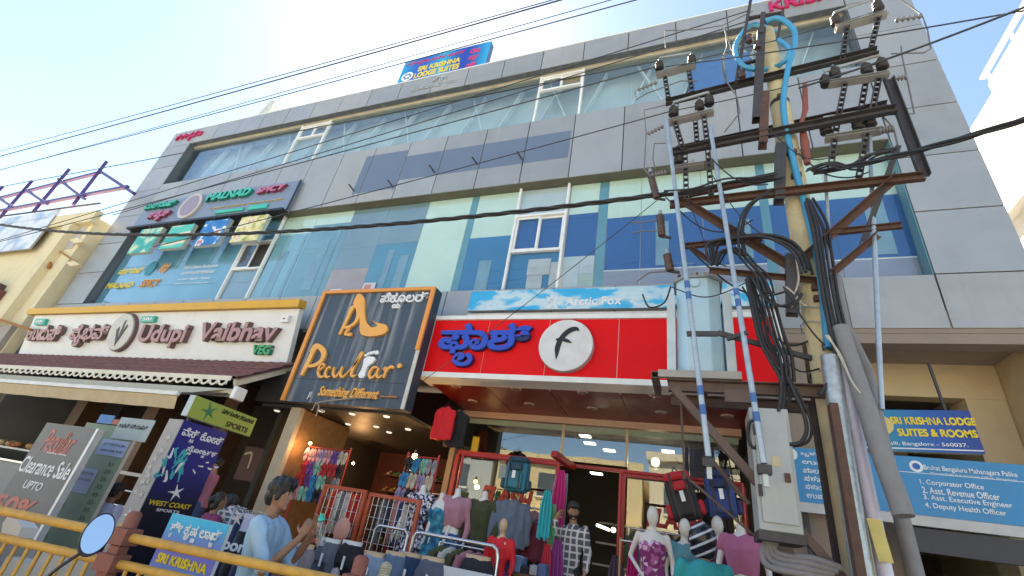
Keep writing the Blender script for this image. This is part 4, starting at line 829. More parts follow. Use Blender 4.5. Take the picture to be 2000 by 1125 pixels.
# red lead cable and bushings at the right of the pole
single('red_cable_joint', MB().tube([P(1572, 165, 4.85), P(1573, 215, 4.85), P(1565, 240, 4.85), P(1572, 280, 4.85), P(1577, 320, 4.85)], [.03, .035, .025, .05, .035], 10), M('red_brown_resin', (.25, .07, .05), .6, 0, .15, 8), 'rusty red cable joint hanging right of the concrete pole', 'cable joint')
# --- operating pipes
for lab, x0, y0, x1, y1, Y0, Y1, r in (('left slanting silver switch pipe with blue tape', 1302, 235, 1384, 892, 4.72, 4.45, .026), ('right slanting silver switch pipe with blue tape', 1387, 248, 1492, 905, 4.72, 4.45, .026), ('thin grey vertical pipe to the right of the conduits', 1698, 255, 1722, 800, 4.9, 4.6, .022), ('thin steel pipe close to the right of the pole', 1612, 330, 1622, 530, 4.86, 4.80, .018)):
    a, b = P(x0, y0, Y0), P(x1, y1, Y1); o = thing('steel_pipe', lab, 'pipe', b, 'switch pipes'); MB().tube([a, b], r, 12).build('tube', GALV, o)
    if 'tape' in lab:
        for f in (.60, .63, .86, .90): MB().tube([a+(b-a)*f, a+(b-a)*(f+.02)], r+.002, 12).build('tape', M('blue_tape', (.05, .14, .36), .6), o)
        MB().obox(b+V(0, 0, -.05), (.05, 0, 0), (0, .05, 0), (0, 0, .035)).build('handle_box', DKST, o); MB().obox(b+V(0, 0, -.13), (.02, 0, 0), (0, .02, 0), (0, 0, .05)).build('handle_pin', GALV, o)
m = MB(); m.bar(P(1342, 652, 4.5), P(1402, 652, 4.6), .03, .05); m.bar(P(1402, 650, 4.6), P(1585, 700, 4.85), .03, .05); m.bar(P(1420, 662, 4.6), P(1460, 650, 4.5), .03, .04)
single('guide_bracket', m, DKST, 'dark forked guide bracket holding the two silver pipes', 'bracket')
# --- transformer
TFG = M('transformer_grey_blue', (.42, .60, .70), .45, .1, .06, 3, streak=.10, dirt=.10)
zt0, zt1 = P(1365, 728, 4.9).z, P(1362, 545, 4.9).z; x0, x1 = P(1322, 640, 4.9).x, P(1412, 640, 4.9).x
o = TR = thing('transformer', 'pale blue-grey transformer tank standing on a steel platform', 'transformer', ((x0+x1)/2, 5, zt0))
cx = (x0+x1)/2; hw = (x1-x0)/2
pl = [(cx-hw, 5.25, zt0), (cx-hw, 4.98, zt0), (cx-hw*.55, 4.88, zt0), (cx+hw*.45, 4.88, zt0), (cx+hw, 4.98, zt0), (cx+hw, 5.25, zt0), (cx+hw*.5, 5.35, zt0), (cx-hw*.5, 5.35, zt0)]
MB().prism(pl, (0, 0, zt1-zt0)).build('tank', TFG, o, .012)
MB().prism([(cx+(p_[0]-cx)*1.14, 5.1+(p_[1]-5.1)*1.14, zt1+.001) for p_ in pl], (0, 0, .03)).build('lid', M('lid_grey', (.30, .33, .34), .5, .2, .15, 8, dirt=.4), o, .004)
for k in range(12): a_ = k*math.pi/6; MB().lathe((cx+hw*1.02*math.cos(a_), 5.1+.25*math.sin(a_), zt1+.03), (cx+hw*1.02*math.cos(a_), 5.1+.25*math.sin(a_), zt1+.05), [(0, .012), (1, .012)], 6).build('lid_bolt', DKST, o)
for s in (-1, 1):
    for k in range(5):
        xx = cx+s*(hw+.06+.0*k); yy = 4.92+k*.085
        MB().box(xx-.045, xx+.045, yy, yy+.03, zt0+.02, zt1-.18).build('radiator_fin', TFG if k else M('fin_light', (.52, .60, .64), .45), o, .005)
    MB().tube([(cx+s*hw*.9, 5.1, zt1-.25), (cx+s*(hw+.06), 5.1, zt1-.25), (cx+s*(hw+.06), 5.1, zt1-.32)], .03, 8).build('radiator_pipe', DKST, o)
    MB().box(cx+s*(hw+.04)-.075, cx+s*(hw+.04)+.075, 4.90, 5.3, zt0-.03, zt0+.019).build('fin_foot', DKST, o)
q = P(1362, 537, 4.88); MB().lathe((cx-.03, 4.875, zt1-.07), (cx-.03, 4.85, zt1-.07), [(0, .055), (1, .05)], 16).build('boss', TFG, o)
for k in range(3): MB().lathe((cx-.2+k*.14, 5.22, zt1+.03), (cx-.2+k*.14, 5.25, zt1+.27), [(0, .05), (.1, .055), (.2, .03), (.35, .05), (.5, .03), (.65, .045), (.8, .025), (1, .02)], 12).build('high_voltage_bushing', BRP, o)
for k in range(4): MB().lathe((cx-.12+k*.10, 5.0, zt1+.03), (cx-.12+k*.10, 4.98, zt1+.14), [(0, .035), (.4, .03), (1, .018)], 10).build('low_voltage_bushing', M('beige_bushing', (.45, .36, .25), .4), o)
# platform
PLT = M('platform_brown_steel', (.15, .10, .085), .7, .15, .2, 9, dirt=.35)
o = thing('transformer_platform', 'brown steel platform of channels under the transformer', 'platform', (ax.x, 5, 2.9))
zc = zt0-.05
for nm, a, b, h in (('beam', (P(1305, 760, 4.78).x, 4.80, zc-.13), (ax.x+.05, 4.80, zc-.13), .12), ('beam', (P(1305, 760, 4.78).x, 5.30, zc-.13), (ax.x+.05, 5.30, zc-.13), .12)): MB().channel(a, b, .06, h, .01).build(nm, PLT, o)
for xx in (P(1300, 740, 4.9).x, cx+.12): MB().channel((xx-.10, 4.74, zc-.04), (xx-.10, 5.36, zc-.04), .06, .07, .008).build('cross_channel', PLT, o)
MB().box(P(1286, 740, 4.8).x, P(1448, 740, 4.8).x, 4.74, 4.80, zc-.06, zc+.015).build('front_rail', M('grey_rail', (.36, .34, .31), .6, .2, .1, 6), o)
a = V(P(1318, 775, 4.76).x, 4.72, zc-.2); MB().channel(a, P(1650, 1135, 4.70), .06, .085, .009, (0, 1, 0)).build('long_brace', PLT, o)
b2 = V(P(1330, 790, 5.3).x, 5.3, zc-.19); MB().bar(b2, V(b2.x+.02, 5.3, zc-.95), .16, .02).bar(V(b2.x+.02, 5.3, zc-.9), V(ax.x, 5.2, 1.3), .07, .02).build('rear_brace', PLT, o)
MB().bar(P(1395, 905, 5.1), P(1462, 985, 5.1), .09, .03).build('rear_strut', PLT, o)
MB().box(P(1415, 785, 4.8).x, P(1470, 785, 4.8).x, 4.7, 4.74, zc-.30, zc-.18).build('gusset', PLT, o)
# distribution box hung below
BXM = M('weathered_box_grey', (.40, .43, .43), .55, .2, .10, 4, streak=.25, dirt=.35)
a, b = P(1462, 795, 4.62), P(1548, 1035, 4.62); bt = P(1455, 1030, 4.62)
o = thing('distribution_box', 'tall weathered grey steel cable box under the transformer platform', 'electric box', (.6, 4.8, bt.z))
bx(o, 'casing', BXM, a.x, a.x+.31, 4.62, 5.05, bt.z, a.z, bevel=.008); bx(o, 'door', BXM, a.x+.03, a.x+.285, 4.60, 4.615, bt.z+.06, a.z-.05, bevel=.004); bx(o, 'base_skirt', DKST, a.x-.01, a.x+.32, 4.61, 5.06, bt.z-.07, bt.z-.002)
for z in (bt.z+.25, a.z-.25): bx(o, 'hinge', DKST, a.x+.015, a.x+.045, 4.585, 4.605, z, z+.09)
bx(o, 'sticker', M('orange_sticker', (.6, .5, .3), .6), a.x+.14, a.x+.20, 4.595, 4.598, a.z-.5, a.z-.42); bx(o, 'side_hasp', RUST, a.x+.22, a.x+.26, 4.58, 4.6, a.z-.62, a.z-.55)
# --- uprights and conduits beside the pole
def pipe(name, label, pts, r, mat, cat='pipe', n=14, extra=None, grp='conduits and pipes beside the pole'):
    o = thing(name, label, cat, pts[-1], grp); MB().tube(pts, r, n).build('tube', mat, o)
    if extra: extra(o)
    return o
gb = P(1608, 697, 4.62); g2 = P(1700, 1125, 4.50)
def to_ground(a, b): d = b-a; return a+d*((.13-a.z)/d.z)
GALP = M('spangled_zinc', (.46, .50, .52), .38, .5, .25, 22, dirt=.25)
pipe('galvanised_pipe', 'thick galvanised pipe with spangled zinc leaning along the pole', [P(1620, 697, 4.66), to_ground(P(1620, 697, 4.66), P(1684, 1125, 4.60))], .075, GALP)
pipe('plastic_conduit', 'glossy lavender-white plastic conduit beside the galvanised pipe', [P(1640, 690, 4.70), to_ground(P(1640, 690, 4.70), P(1730, 1125, 4.62))], .052, M('lavender_pvc', (.56, .54, .66), .25, 0, .06, 6, dirt=.15), extra=lambda o: MB().tube([P(1660, 772, 4.70), P(1667, 800, 4.69)], .054, 14).build('printed_band', M('print_blue', (0, 0, 0)), o))
pipe('bent_conduit', 'fat grey flexible conduit with open lower end beside the lodge sign', [P(1640, 640, 4.66), P(1660, 700, 4.62), P(1690, 790, 4.55), P(1718, 880, 4.5), P(1750, 965, 4.48), P(1765, 1008, 4.46)], .07, M('flex_grey', (.22, .215, .22), .7, 0, .1, 12, bump=.2, bscale=80, dirt=.2))
pipe('grey_conduit', 'dull grey conduit running up behind the bundle of cables', [P(1630, 540, 4.9), P(1650, 640, 4.85), P(1690, 720, 4.8), P(1720, 850, 4.8), to_ground(P(1690, 720, 4.8), P(1735, 900, 4.8))], .055, M('flex_grey', (0, 0, 0)))
single('steel_stanchion', MB().channel(P(1626, 790, 4.52), to_ground(P(1626, 790, 4.52), P(1680, 1125, 4.45)), .05, .10, .01, (0, 1, 0)), RUST, 'rusty channel stanchion left of the galvanised pipe', 'stanchion')
single('steel_stanchion', MB().channel(P(1590, 790, 5.15), V(P(1590, 790, 5.15).x, 5.15, .13), .06, .12, .01, (0, 1, 0)), DKST, 'black stanchion behind the cream pole and cable box', 'stanchion')
single('warning_plate', MB().obox(P(1718, 1055, 4.54), (.045, 0, 0), (0, .006, 0), (-.012, 0, .14)), M('yellow_plate', (.60, .50, .16), .5, 0, .15, 8, dirt=.3), 'small yellow number plate strapped to the plastic conduit', 'plate')
# blue cable: loop at the top, then down the pole
BC = M('blue_cable_sheath', (.05, .30, .52), .4, 0, .08, 8)
def crv(pts, n=6):
    out = []; P_ = [Vector(p) for p in pts]
    for i in range(len(P_)-1):
        p0, p1, p2, p3 = P_[max(i-1, 0)], P_[i], P_[i+1], P_[min(i+2, len(P_)-1)]
        for k in range(n): t_ = k/n; out.append(.5*((2*p1)+(-p0+p2)*t_+(2*p0-5*p1+4*p2-p3)*t_*t_+(-p0+3*p1-3*p2+p3)*t_**3))
    return out+[P_[-1]]
pt = [(1515, 62, 5.15), (1470, 48, 4.9), (1440, 80, 4.75), (1438, 110, 4.7), (1460, 133, 4.72), (1500, 135, 4.95), (1535, 118, 4.8), (1540, 95, 4.78), (1520, 78, 4.8)]
single('blue_cable', MB().tube(crv([P(*q) for q in pt]), .033, 10).tube(crv([P(*q) for q in [(1495, 42, 4.75), (1520, 36, 4.75), (1548, 55, 4.78), (1552, 85, 4.8), (1538, 140, 4.8), (1530, 200, 4.82), (1537, 260, 4.82), (1553, 330, 4.82), (1572, 400, 4.82), (1592, 480, 4.8), (1606, 560, 4.78), (1618, 680, 4.72)]]), .038, 10), BC, 'thick blue cable coiled at the pole top and running down its side', 'cable')
# black low-voltage cables
RUB = M('black_rubber', (.022, .021, .023), .55, 0, .2, 12)
cabs = [('cable bundle drooping from the beam left of the pole', [(1505, 372), (1470, 395), (1452, 425), (1447, 460), (1452, 500)], 3), ('arching cables between the transformer top and the pole', [(1395, 515), (1388, 485), (1400, 470), (1450, 462), (1500, 462), (1540, 475), (1565, 500), (1575, 530)], 4), ('cables fanning from the transformer bushings', [(1400, 518), (1412, 492), (1440, 492), (1465, 520), (1490, 545), (1500, 575)], 4),
        ('long black cables falling in front of the red sign', [(1462, 540), (1478, 600), (1492, 660), (1515, 705), (1535, 745), (1530, 800)], 4), ('second bunch of black cables falling beside the first', [(1482, 540), (1500, 590), (1520, 660), (1535, 700), (1540, 750)], 4), ('cable loop hanging in front of the grey box', [(1540, 740), (1570, 800), (1580, 840), (1568, 868), (1535, 872), (1505, 862), (1495, 845)], 2),
        ('grey cable ring on the grey box', [(1512, 838), (1492, 850), (1475, 880), (1462, 860), (1465, 830), (1480, 825)], 1), ('slack cable drooping from the lid strap to the pole', [(1470, 545), (1500, 590), (1530, 600), (1552, 590), (1560, 575)], 2), ('cables hugging the right side of the pole', [(1580, 390), (1600, 440), (1610, 500), (1622, 580), (1635, 640), (1645, 690), (1640, 730), (1615, 765)], 5), ('dark cables under the lower beam right of the pole', [(1580, 330), (1620, 318), (1660, 325), (1700, 300), (1745, 290)], 4), ('twisted cables along the rusty beam left of the pole', [(1300, 378), (1360, 372), (1420, 355), (1480, 350), (1525, 345)], 3)]
for lab, pts, n in cabs:
    m = MB()
    for k in range(n):
        dx, dy = (k-(n-1)/2)*6+random.uniform(-3, 3), random.uniform(-5, 5); Y = 4.62+.04*k
        m.tube(crv([P(x+dx*(1 if i not in (0,) else .5), y+dy+random.uniform(-2, 2), Y) for i, (x, y) in enumerate(pts)], 4), random.choice((.012, .015, .017)), 7)
    single('black_cable_bundle', m, RUB, lab, 'cable', 'black cables around the pole')
m = MB()
for k in range(4):
    m.tube(crv([P(1508+k*4, 1040, 4.8), P(1490+k*8, 1075, 4.75), P(1500+k*14, 1105-k*6, 4.7), P(1560+k*8, 1120-k*10, 4.6), P(1620+k*8, 1128-k*6, 4.6)], 5), .026, 9)
single('grey_cable_loops', m, M('dusty_grey_cable', (.22, .20, .20), .75, 0, .15, 9, dirt=.2), 'thick dusty grey cables looping out of the bottom of the cable box', 'cable')
m = MB()
for pts in ([(1555, 505), (1560, 545), (1553, 580), (1575, 598)], [(1535, 560), (1552, 575), (1565, 590)], [(1545, 600), (1560, 585)]): m.tube(crv([P(x, y, 4.74) for x, y in pts], 4), .010, 6)
single('frayed_rope', m, M('pale_rope', (.50, .45, .38), .9), 'frayed pale rope knotted round the concrete pole', 'rope')
m = MB()
for k in range(3): m.tube(crv([P(1612+k*3, 655, 4.6), P(1640, 690+k*3, 4.58), P(1662, 742, 4.5), P(1680, 768, 4.48)], 4), .008, 6)
single('frayed_rope', m, M('pale_rope', (0, 0, 0)), 'thin rope tying the fat grey conduit to the pipes', 'rope')
# --- overhead wires
WR = M('overhead_wire', (.05, .055, .06), .6)
def wire(label, x0, y0, x1, y1, Y0=5.0, Y1=5.0, r=.009, sag=0, twist=0, mat=WR, name='overhead_wire'):
    a, b = P(x0, y0, Y0), P(x1, y1, Y1); n = 40; s0_, s1_ = (-.7 if x0 < 0 else 0), (1.8 if y1 < 0 or x1 > 2000 else 1); S_ = [s0_+(s1_-s0_)*k/n for k in range(n+1)]; pts = [a+(b-a)*s-V(0, 0, 4*sag*s*(1-s)*(1 if 0 <= s <= 1 else .3)) for s in S_]; m = MB()
    if twist:
        N = 600; L_ = (b-a).length
        for ph in range(3):
            q = []
            for k in range(N+1):
                s = s0_+(s1_-s0_)*k/N; c = a+(b-a)*s-V(0, 0, 4*sag*s*(1-s)*(1 if 0 <= s <= 1 else .6)); an = s*L_*5.5+ph*2.094; q.append(c+V(0, math.cos(an), math.sin(an))*r*.8)
            m.tube(q, r*.75, 6)
    else: m.tube(pts, r, 6)
    return single(name, m, mat, label, 'wire', 'overhead wires')
wire('thick twisted black cable sagging across the first-floor windows to the pole', -60, 427, 1305, 378, 4.6, 4.9, .024, .62, 1, RUB, 'twisted_cable')
wire('thick twisted black cable leaving the pole towards the right', 1590, 338, 2060, 214, 4.9, 3.6, .02, .06, 1, RUB, 'twisted_cable')
for s_ in (('highest overhead wire crossing the sky at the upper left', -40, 316, 1130, -10, 4.6, 4.6, .016), ('wire running just under the highest overhead wire', -40, 306, 1100, -6, 4.9, 4.9, .011), ('wire crossing behind the blue roof billboard to the top edge', -40, 342, 1260, -5, 4.8, 4.8, .012), ('faint wire over the roof corner towards the billboard', -40, 343, 1200, -2, 6.2, 6.2, .011),
           ('wire over the violet roof frame and second-floor glass', -40, 372, 1290, 118, 4.8, 4.9, .012), ('upper of two close wires across the spandrel to the pole top', -40, 481, 1465, 20, 4.8, 4.8, .010), ('lower of two close wires across the spandrel to the upper switch', 220, 420, 1480, 35, 4.85, 4.85, .010), ('wire from the left running to the upper left insulators', -40, 482, 1290, 128, 4.95, 4.85, .011),
           ('wire from under the restaurant sign to the middle left insulator', 300, 482, 1318, 215, 4.85, 4.85, .009), ('wire from the pole top leaving over the white house', 1300, 130, 2050, 12, 4.85, 3.9, .009), ('upper right wire crossing the blue sky', 1560, 172, 2060, -10, 4.8, 3.6, .012), ('middle wire through the upper switch trays', 1350, 118, 1720, 20, 4.85, 4.8, .008), ('wire linking the left and right middle trays', 1320, 215, 1730, 120, 4.9, 4.8, .008), ('thin service wire slanting down to the red sign', 1300, 378, 815, 752, 4.9, 6.9, .006)):
    wire(*s_, sag=.05)

random.seed(21)
for i, (x0_, y0_, x1_, y1_, dr) in enumerate(((1300, 385, 1470, 430, 40), (1330, 470, 1560, 560, 50), (1390, 340, 1540, 480, 30), (1310, 560, 1470, 545, 25), (1450, 560, 1590, 660, 50), (1560, 300, 1700, 335, 25), (1585, 400, 1640, 600, -30), (1340, 385, 1420, 520, 30), (1480, 600, 1600, 720, 45), (1500, 250, 1640, 300, 30), (1255, 575, 1310, 560, 30), (1400, 500, 1530, 470, -25), (1380, 300, 1500, 360, 20), (1530, 560, 1640, 690, 30))):
    m = MB(); Y = random.uniform(4.6, 4.9); m.tube(crv([P(x0_, y0_, Y), P(x0_*.65+x1_*.35+random.uniform(-10, 10), y0_*.65+y1_*.35+dr, Y), P(x0_*.3+x1_*.7+random.uniform(-10, 10), y0_*.3+y1_*.7+dr*.9, Y+.05), P(x1_, y1_, Y+.1)], 6), random.choice((.006, .008, .010)), 6)
    single('loose_cable', m, RUB, ('uppermost', 'longest', 'steepest', 'leftmost drooping', 'lower slack', 'right-hand looping', 'upright', 'inner left', 'lowest', 'short upper', 'small looped', 'arching', 'thin top', 'last lower')[i]+' loose thin black cable tangled around the pole hardware', 'cable', 'loose cables around the pole')
# ------------------------------------------------------------------ shop interiors (parts of the building)
ZFc = .45
GRAN = M('brown_granite', (.30, .17, .08), .35, 0, .25, 9, bump=.05)
COLB = M('beige_stone_edge', (.52, .42, .29), .6, 0, .1, 5)
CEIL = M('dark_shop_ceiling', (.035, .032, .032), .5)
bx(bld, 'partition_wall', GRAN, -7.20, -7.02, 7.06, 8.5, ZFc, 3.12); bx(bld, 'partition_edge', COLB, -7.24, -6.99, 6.95, 7.058, ZFc, 3.12)
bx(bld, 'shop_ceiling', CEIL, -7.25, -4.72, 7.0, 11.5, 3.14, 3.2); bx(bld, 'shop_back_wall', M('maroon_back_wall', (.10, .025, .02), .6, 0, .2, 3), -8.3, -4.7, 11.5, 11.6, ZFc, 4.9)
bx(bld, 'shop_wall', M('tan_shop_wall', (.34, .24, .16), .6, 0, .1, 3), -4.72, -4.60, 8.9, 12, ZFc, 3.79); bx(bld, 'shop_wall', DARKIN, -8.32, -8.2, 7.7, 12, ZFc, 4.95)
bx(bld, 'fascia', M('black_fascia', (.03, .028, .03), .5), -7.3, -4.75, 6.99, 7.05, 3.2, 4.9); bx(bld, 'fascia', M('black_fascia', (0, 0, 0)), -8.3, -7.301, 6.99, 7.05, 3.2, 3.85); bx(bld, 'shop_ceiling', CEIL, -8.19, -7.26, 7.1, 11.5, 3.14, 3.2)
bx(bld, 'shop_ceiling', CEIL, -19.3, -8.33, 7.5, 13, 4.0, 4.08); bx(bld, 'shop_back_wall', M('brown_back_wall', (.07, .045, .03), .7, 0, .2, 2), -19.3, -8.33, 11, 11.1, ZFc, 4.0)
for x in (-17.2, -14.0, -11.2): bx(bld, 'shop_column', M('brown_tile_column', (.20, .10, .05), .4, 0, .15, 4), x, x+.5, 8.6, 9.1, ZFc, 4.0)
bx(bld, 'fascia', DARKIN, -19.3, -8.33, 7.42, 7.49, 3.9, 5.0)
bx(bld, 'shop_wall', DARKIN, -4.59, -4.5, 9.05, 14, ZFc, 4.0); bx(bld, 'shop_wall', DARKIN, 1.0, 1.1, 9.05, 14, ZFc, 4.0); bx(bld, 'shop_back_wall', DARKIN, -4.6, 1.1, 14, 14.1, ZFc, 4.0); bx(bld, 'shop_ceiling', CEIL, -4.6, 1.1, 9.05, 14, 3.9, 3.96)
bx(bld, 'shutter_box', M('salmon_shutter_box', (.58, .38, .30), .5, 0, .08, 4), -4.64, .75, 8.94, 9.2, 3.68, 3.80); bx(bld, 'glass_rail', M('sage_rail', (.28, .36, .31), .5), -4.45, .7, 9.0, 9.06, 3.56, 3.66)
GL3 = glass('shop_glass', (.90, .94, .92), 2.2, 1.5)
for a, b in ((-4.5, -2.42), (-2.37, -1.20), (-1.15, .68)):
    bx(bld, 'glass_pane', GL3, a, b, 9.0, 9.008, 3.0 if a == -2.37 else ZFc, 3.555)
for x in (-2.395, -1.175): bx(bld, 'mullion', M('brass_mullion', (.50, .42, .30), .4, .3), x-.022, x+.022, 8.98, 9.03, 3.0, 3.67)
RF = M('red_door_frame', (.42, .02, .022), .4, 0, .1, 5)
for b in ((-4.52, -2.4, 8.9, 8.97, 2.90, 2.98), (-2.399, -1.18, 8.9, 8.97, 2.88, 2.94), (-1.179, .72, 8.9, 8.97, 2.82, 2.92), (-4.56, -4.48, 8.9, 8.97, ZFc, 2.899), (-1.24, -1.16, 8.88, 8.899, ZFc, 2.9), (-2.44, -2.37, 8.88, 8.899, ZFc, 2.9), (.66, .74, 8.88, 8.899, ZFc, 2.85)): bx(bld, 'door_frame', RF, *b)
MB().bar(P(1082, 886, 8.2), P(1118, 912, 8.85), .12, .1).build('door_frame', RF, bld)
FS = Frame((0, 8.99, 0), (1, 0, 0), (0, 0, 1)); WR_ = M('red_window_letter', (.35, .012, .012), .5)
txt(bld, 'window_lettering', FS, 'FLASH', pbox(FS, 935, 987, 1042, 958), WR_, .001, .003, .06, .2); txt(bld, 'window_lettering', FS, 'FLASH', pbox(FS, 1262, 1028, 1372, 1003), WR_, .001, .003, .06, .2)
bx(bld, 'window_poster', M('blue_poster', (.25, .40, .50), .6), -3.6, -3.0, 8.985, 8.99, 2.55, 2.8)
# shelves of goods inside the red shop, dim
for k in range(4): bx(bld, 'inner_shelf', M('shelf_white', (.35, .35, .36), .5), -2.3, -1.3, 12+.3*k, 12.1+.3*k, .9+.45*k, .94+.45*k)
# ceiling lights
LAMP = M('lamp_glow', (1, .92, .8), .5, emit=1.2); WARM = M('warm_bulb', (1, .62, .22), .5, emit=4)
def bulb(label, q, r=.045, mat=LAMP, w_=0, col=(1, .8, .55)):
    o = thing('light_bulb', label, 'lamp', q, 'lit shop lamps'); MB().ell(q, r, 12).build('bulb', mat, o); MB().lathe(q+V(0, 0, r*.8), q+V(0, 0, r*2.2), [(0, r*.5), (1, r*.4)], 10).build('socket', BLACK, o)
    if w_:
        l = bpy.data.lights.new('bulb_light', 'POINT'); l.energy = w_; l.color = col; l.shadow_soft_size = r; lo_ = bpy.data.objects.new('bulb_light', l); COL.objects.link(lo_); lo_.parent = o; lo_.location = (0, -.12, -.1)
    return o
bulb('bare warm bulb glowing above the right slipper rack', P(810, 891, 7.6), .05, WARM, 7, (1, .6, .25))
bulb('warm light at the back of the shoe shop', P(690, 905, 9.5), .03, WARM, 9, (1, .55, .25))
bulb('small warm light at top of the left slipper rack', P(606, 866, 7.3), .03, WARM, 1.2, (1, .55, .25))
bulb('white lamp glowing inside the right part of the red shop', P(1280, 902, 11), .09, LAMP, 3)
bulb('small white lamp low inside the doorway of the red shop', P(1198, 1035, 10.5), .05, LAMP, 3)
o = thing('wall_lamp', 'yellow cylinder lamp on the wall beside the red shirt', 'lamp', P(862, 850, 8.2)); q = P(862, 848, 8.2); MB().lathe(q, q+V(0, 0, .32), [(0, .075), (1, .075)], 16).build('shade', M('amber_shade', (.8, .42, .04), .5, emit=.5), o); MB().lathe(q+V(0, 0, -.01), q, [(0, .06), (1, .06)], 16).build('glow', M('amber_glow', (1, .75, .2), .5, emit=1), o)
for i, (px, py) in enumerate(((541, 802), (551, 820), (628, 802), (688, 808), (680, 828), (755, 813), (735, 833), (797, 838), (760, 844))):
    q = PZ(px, py, 3.135); single('ceiling_downlight', MB().lathe(q+V(0, 0, -.02), q, [(0, .05), (1, .065)], 14), M('downlight', (.75, .72, .66), .4, emit=.22), ORD[i]+' round downlight in the dark shoe shop ceiling counting from the left', 'downlight', 'downlights in the shoe shop')
for i, (px, py) in enumerate(((1143, 852), (1152, 866), (1190, 880), (1305, 882), (1165, 925))):
    q = P(px, py, 10.5); single('ceiling_light_panel', MB().box(q.x-.12, q.x+.12, 10.4, 10.6, q.z-.01, q.z+.01), LAMP, ORD[i]+' small lit ceiling panel inside the red shop', 'light', 'lit panels in the red shop')
single('tube_light', MB().tube([P(1165, 1025, 10), P(1190, 1035, 10)], .025, 8), LAMP, 'slanted tube light glowing deep inside the doorway', 'light')
# back shelves of the shoe shop with small warm goods
o = thing('shoe_shelf', 'dim shelf unit full of shoes at the back of the shoe shop', 'shelf', (-6, 11.2, ZFc))
for k in range(5): bx(o, 'shelf_board', M('dark_wood', (.10, .05, .03), .6), -7.6, -4.8, 11.0, 11.4, 1.0+.38*k, 1.03+.38*k)
SHC = [M('shoe_%s' % n_, c_, .5) for n_, c_ in (('tan', (.45, .25, .10)), ('cream', (.6, .5, .36)), ('black', (.02, .02, .02)), ('green', (.10, .35, .16)), ('maroon', (.25, .04, .04)), ('gold', (.55, .38, .12)))]
sh = MB().ell((0, 0, .035), (.045, .12, .035), 10).ell((0, .07, .065), (.04, .05, .05), 10).box(-.04, .04, -.11, .11, 0, .012).mesh('shoe')
for m_ in SHC: pass
n = 0
for k in range(5):
    for j in range(13):
        me = sh if n else sh
        s_ = bpy.data.objects.new('shelf_shoe', me.copy() if False else me); COL.objects.link(s_); s_.location = (-7.5+j*.21+random.uniform(-.02, .02), 11.15, 1.03+.38*k); s_.rotation_euler.z = random.uniform(-.3, .3)
        if not me.materials: me.materials.append(SHC[0])
        s_.material_slots[0].link = 'OBJECT'; s_.material_slots[0].material = random.choice(SHC)
        tag(s_, '%s shoe in the %s row of the back shelf, counted from the left' % (ORD[j] if j else 'first', ('bottom', 'second lowest', 'middle', 'second highest', 'top')[k]), 'shoe', 'shoes on the dim back shelf'); n += 1
# poster with a slipper beside the partition
o = thing('slipper_poster', 'dark poster with a pale sandal left of the stone partition', 'poster', P(500, 930, 8.0)); FPst = Frame((0, 8.0, 0), (1, 0, 0), (0, 0, 1)); bb = pbox(FPst, 455, 935, 535, 878)
rect(o, 'panel', FPst, bb, -.02, 0, M('maroon_poster', (.10, .03, .025), .6)); disc(o, 'sandal_print', FPst, FPst.uv(517, 910), .09, .003, .006, M('sandal_cream', (.55, .45, .32), .6), .15); disc(o, 'sandal_print', FPst, FPst.uv(517, 910), .05, .007, .009, M('sandal_brown', (.25, .10, .05), .6), .09)
mb = MB(); stroke(FPst, [FPst.uv(478, 887)+(.04,), FPst.uv(492, 886)+(.05,), FPst.uv(484, 915)+(.04,)], .04, .003, .006, mb); mb.build('numeral_print', M('sandal_cream', (0, 0, 0)), o)
# ------------------------------------------------------------------ tiled awning and retractable blind over the restaurant
o = thing('tiled_awning', 'small terracotta tiled awning with white scalloped valance over the restaurant', 'awning', (-14, 6.5, 3.3))
TILE = M('terracotta_tile', (.26, .10, .075), .75, 0, .18, 5, bump=.2, bscale=30, dirt=.3)
xa, xb = -20.6, -7.75; dz = (4.03-3.33)/(7.12-6.0)
def az(y): return 3.33+dz*(y-6.0)
tm = None
NX = 46; wx = (xb-xa)/NX
for r_ in range(4):
    for c_ in range(NX):
        if tm is None:
            m = MB(); vs = []; K = 5
            for yy, lift in ((0, .028), (.30, .0)):
                for k in range(K+1):
                    u = k/K; vs.append((u*wx*1.02, yy, yy*dz+lift+.03*math.sin(u*math.pi)))
            vs += [(v[0], v[1], v[2]-.018) for v in vs]; n2 = K+1
            fs = [(k, k+1, n2+k+1, n2+k) for k in range(K)]+[(2*n2+k, 2*n2+k+1, k+1, k) for k in range(K)]+[(2*n2+k, 2*n2+k+1, 3*n2+k+1, 3*n2+k) for k in range(K)]
            m.add(vs, fs); tm = m.mesh('tile'); tm.materials.append(TILE)
        q = bpy.data.objects.new('tile', tm); COL.objects.link(q); q.parent = o; q.location = Vector((xa+c_*wx, 5.96+r_*.285, az(5.96+r_*.285)+.03))-o.location
MB().add([(xa, 6.0, az(6)-.02), (xb, 6.0, az(6)-.02), (xb, 7.12, az(7.12)-.02), (xa, 7.12, az(7.12)-.02), (xa, 6.0, az(6)+.01), (xb, 6.0, az(6)+.01), (xb, 7.12, az(7.12)+.01), (xa, 7.12, az(7.12)+.01)], [(0, 1, 2, 3), (4, 5, 6, 7), (0, 1, 5, 4), (1, 2, 6, 5), (0, 3, 7, 4)]).build('sheathing', M('brown_sheathing', (.14, .10, .09), .8), o)
MB().bar((xb-.05, 6.0, az(6)-.08), (xb-.05, 7.12, az(7.12)-.08), .05, .12).build('side_rail', M('cream_fascia', (.60, .54, .44), .6), o)
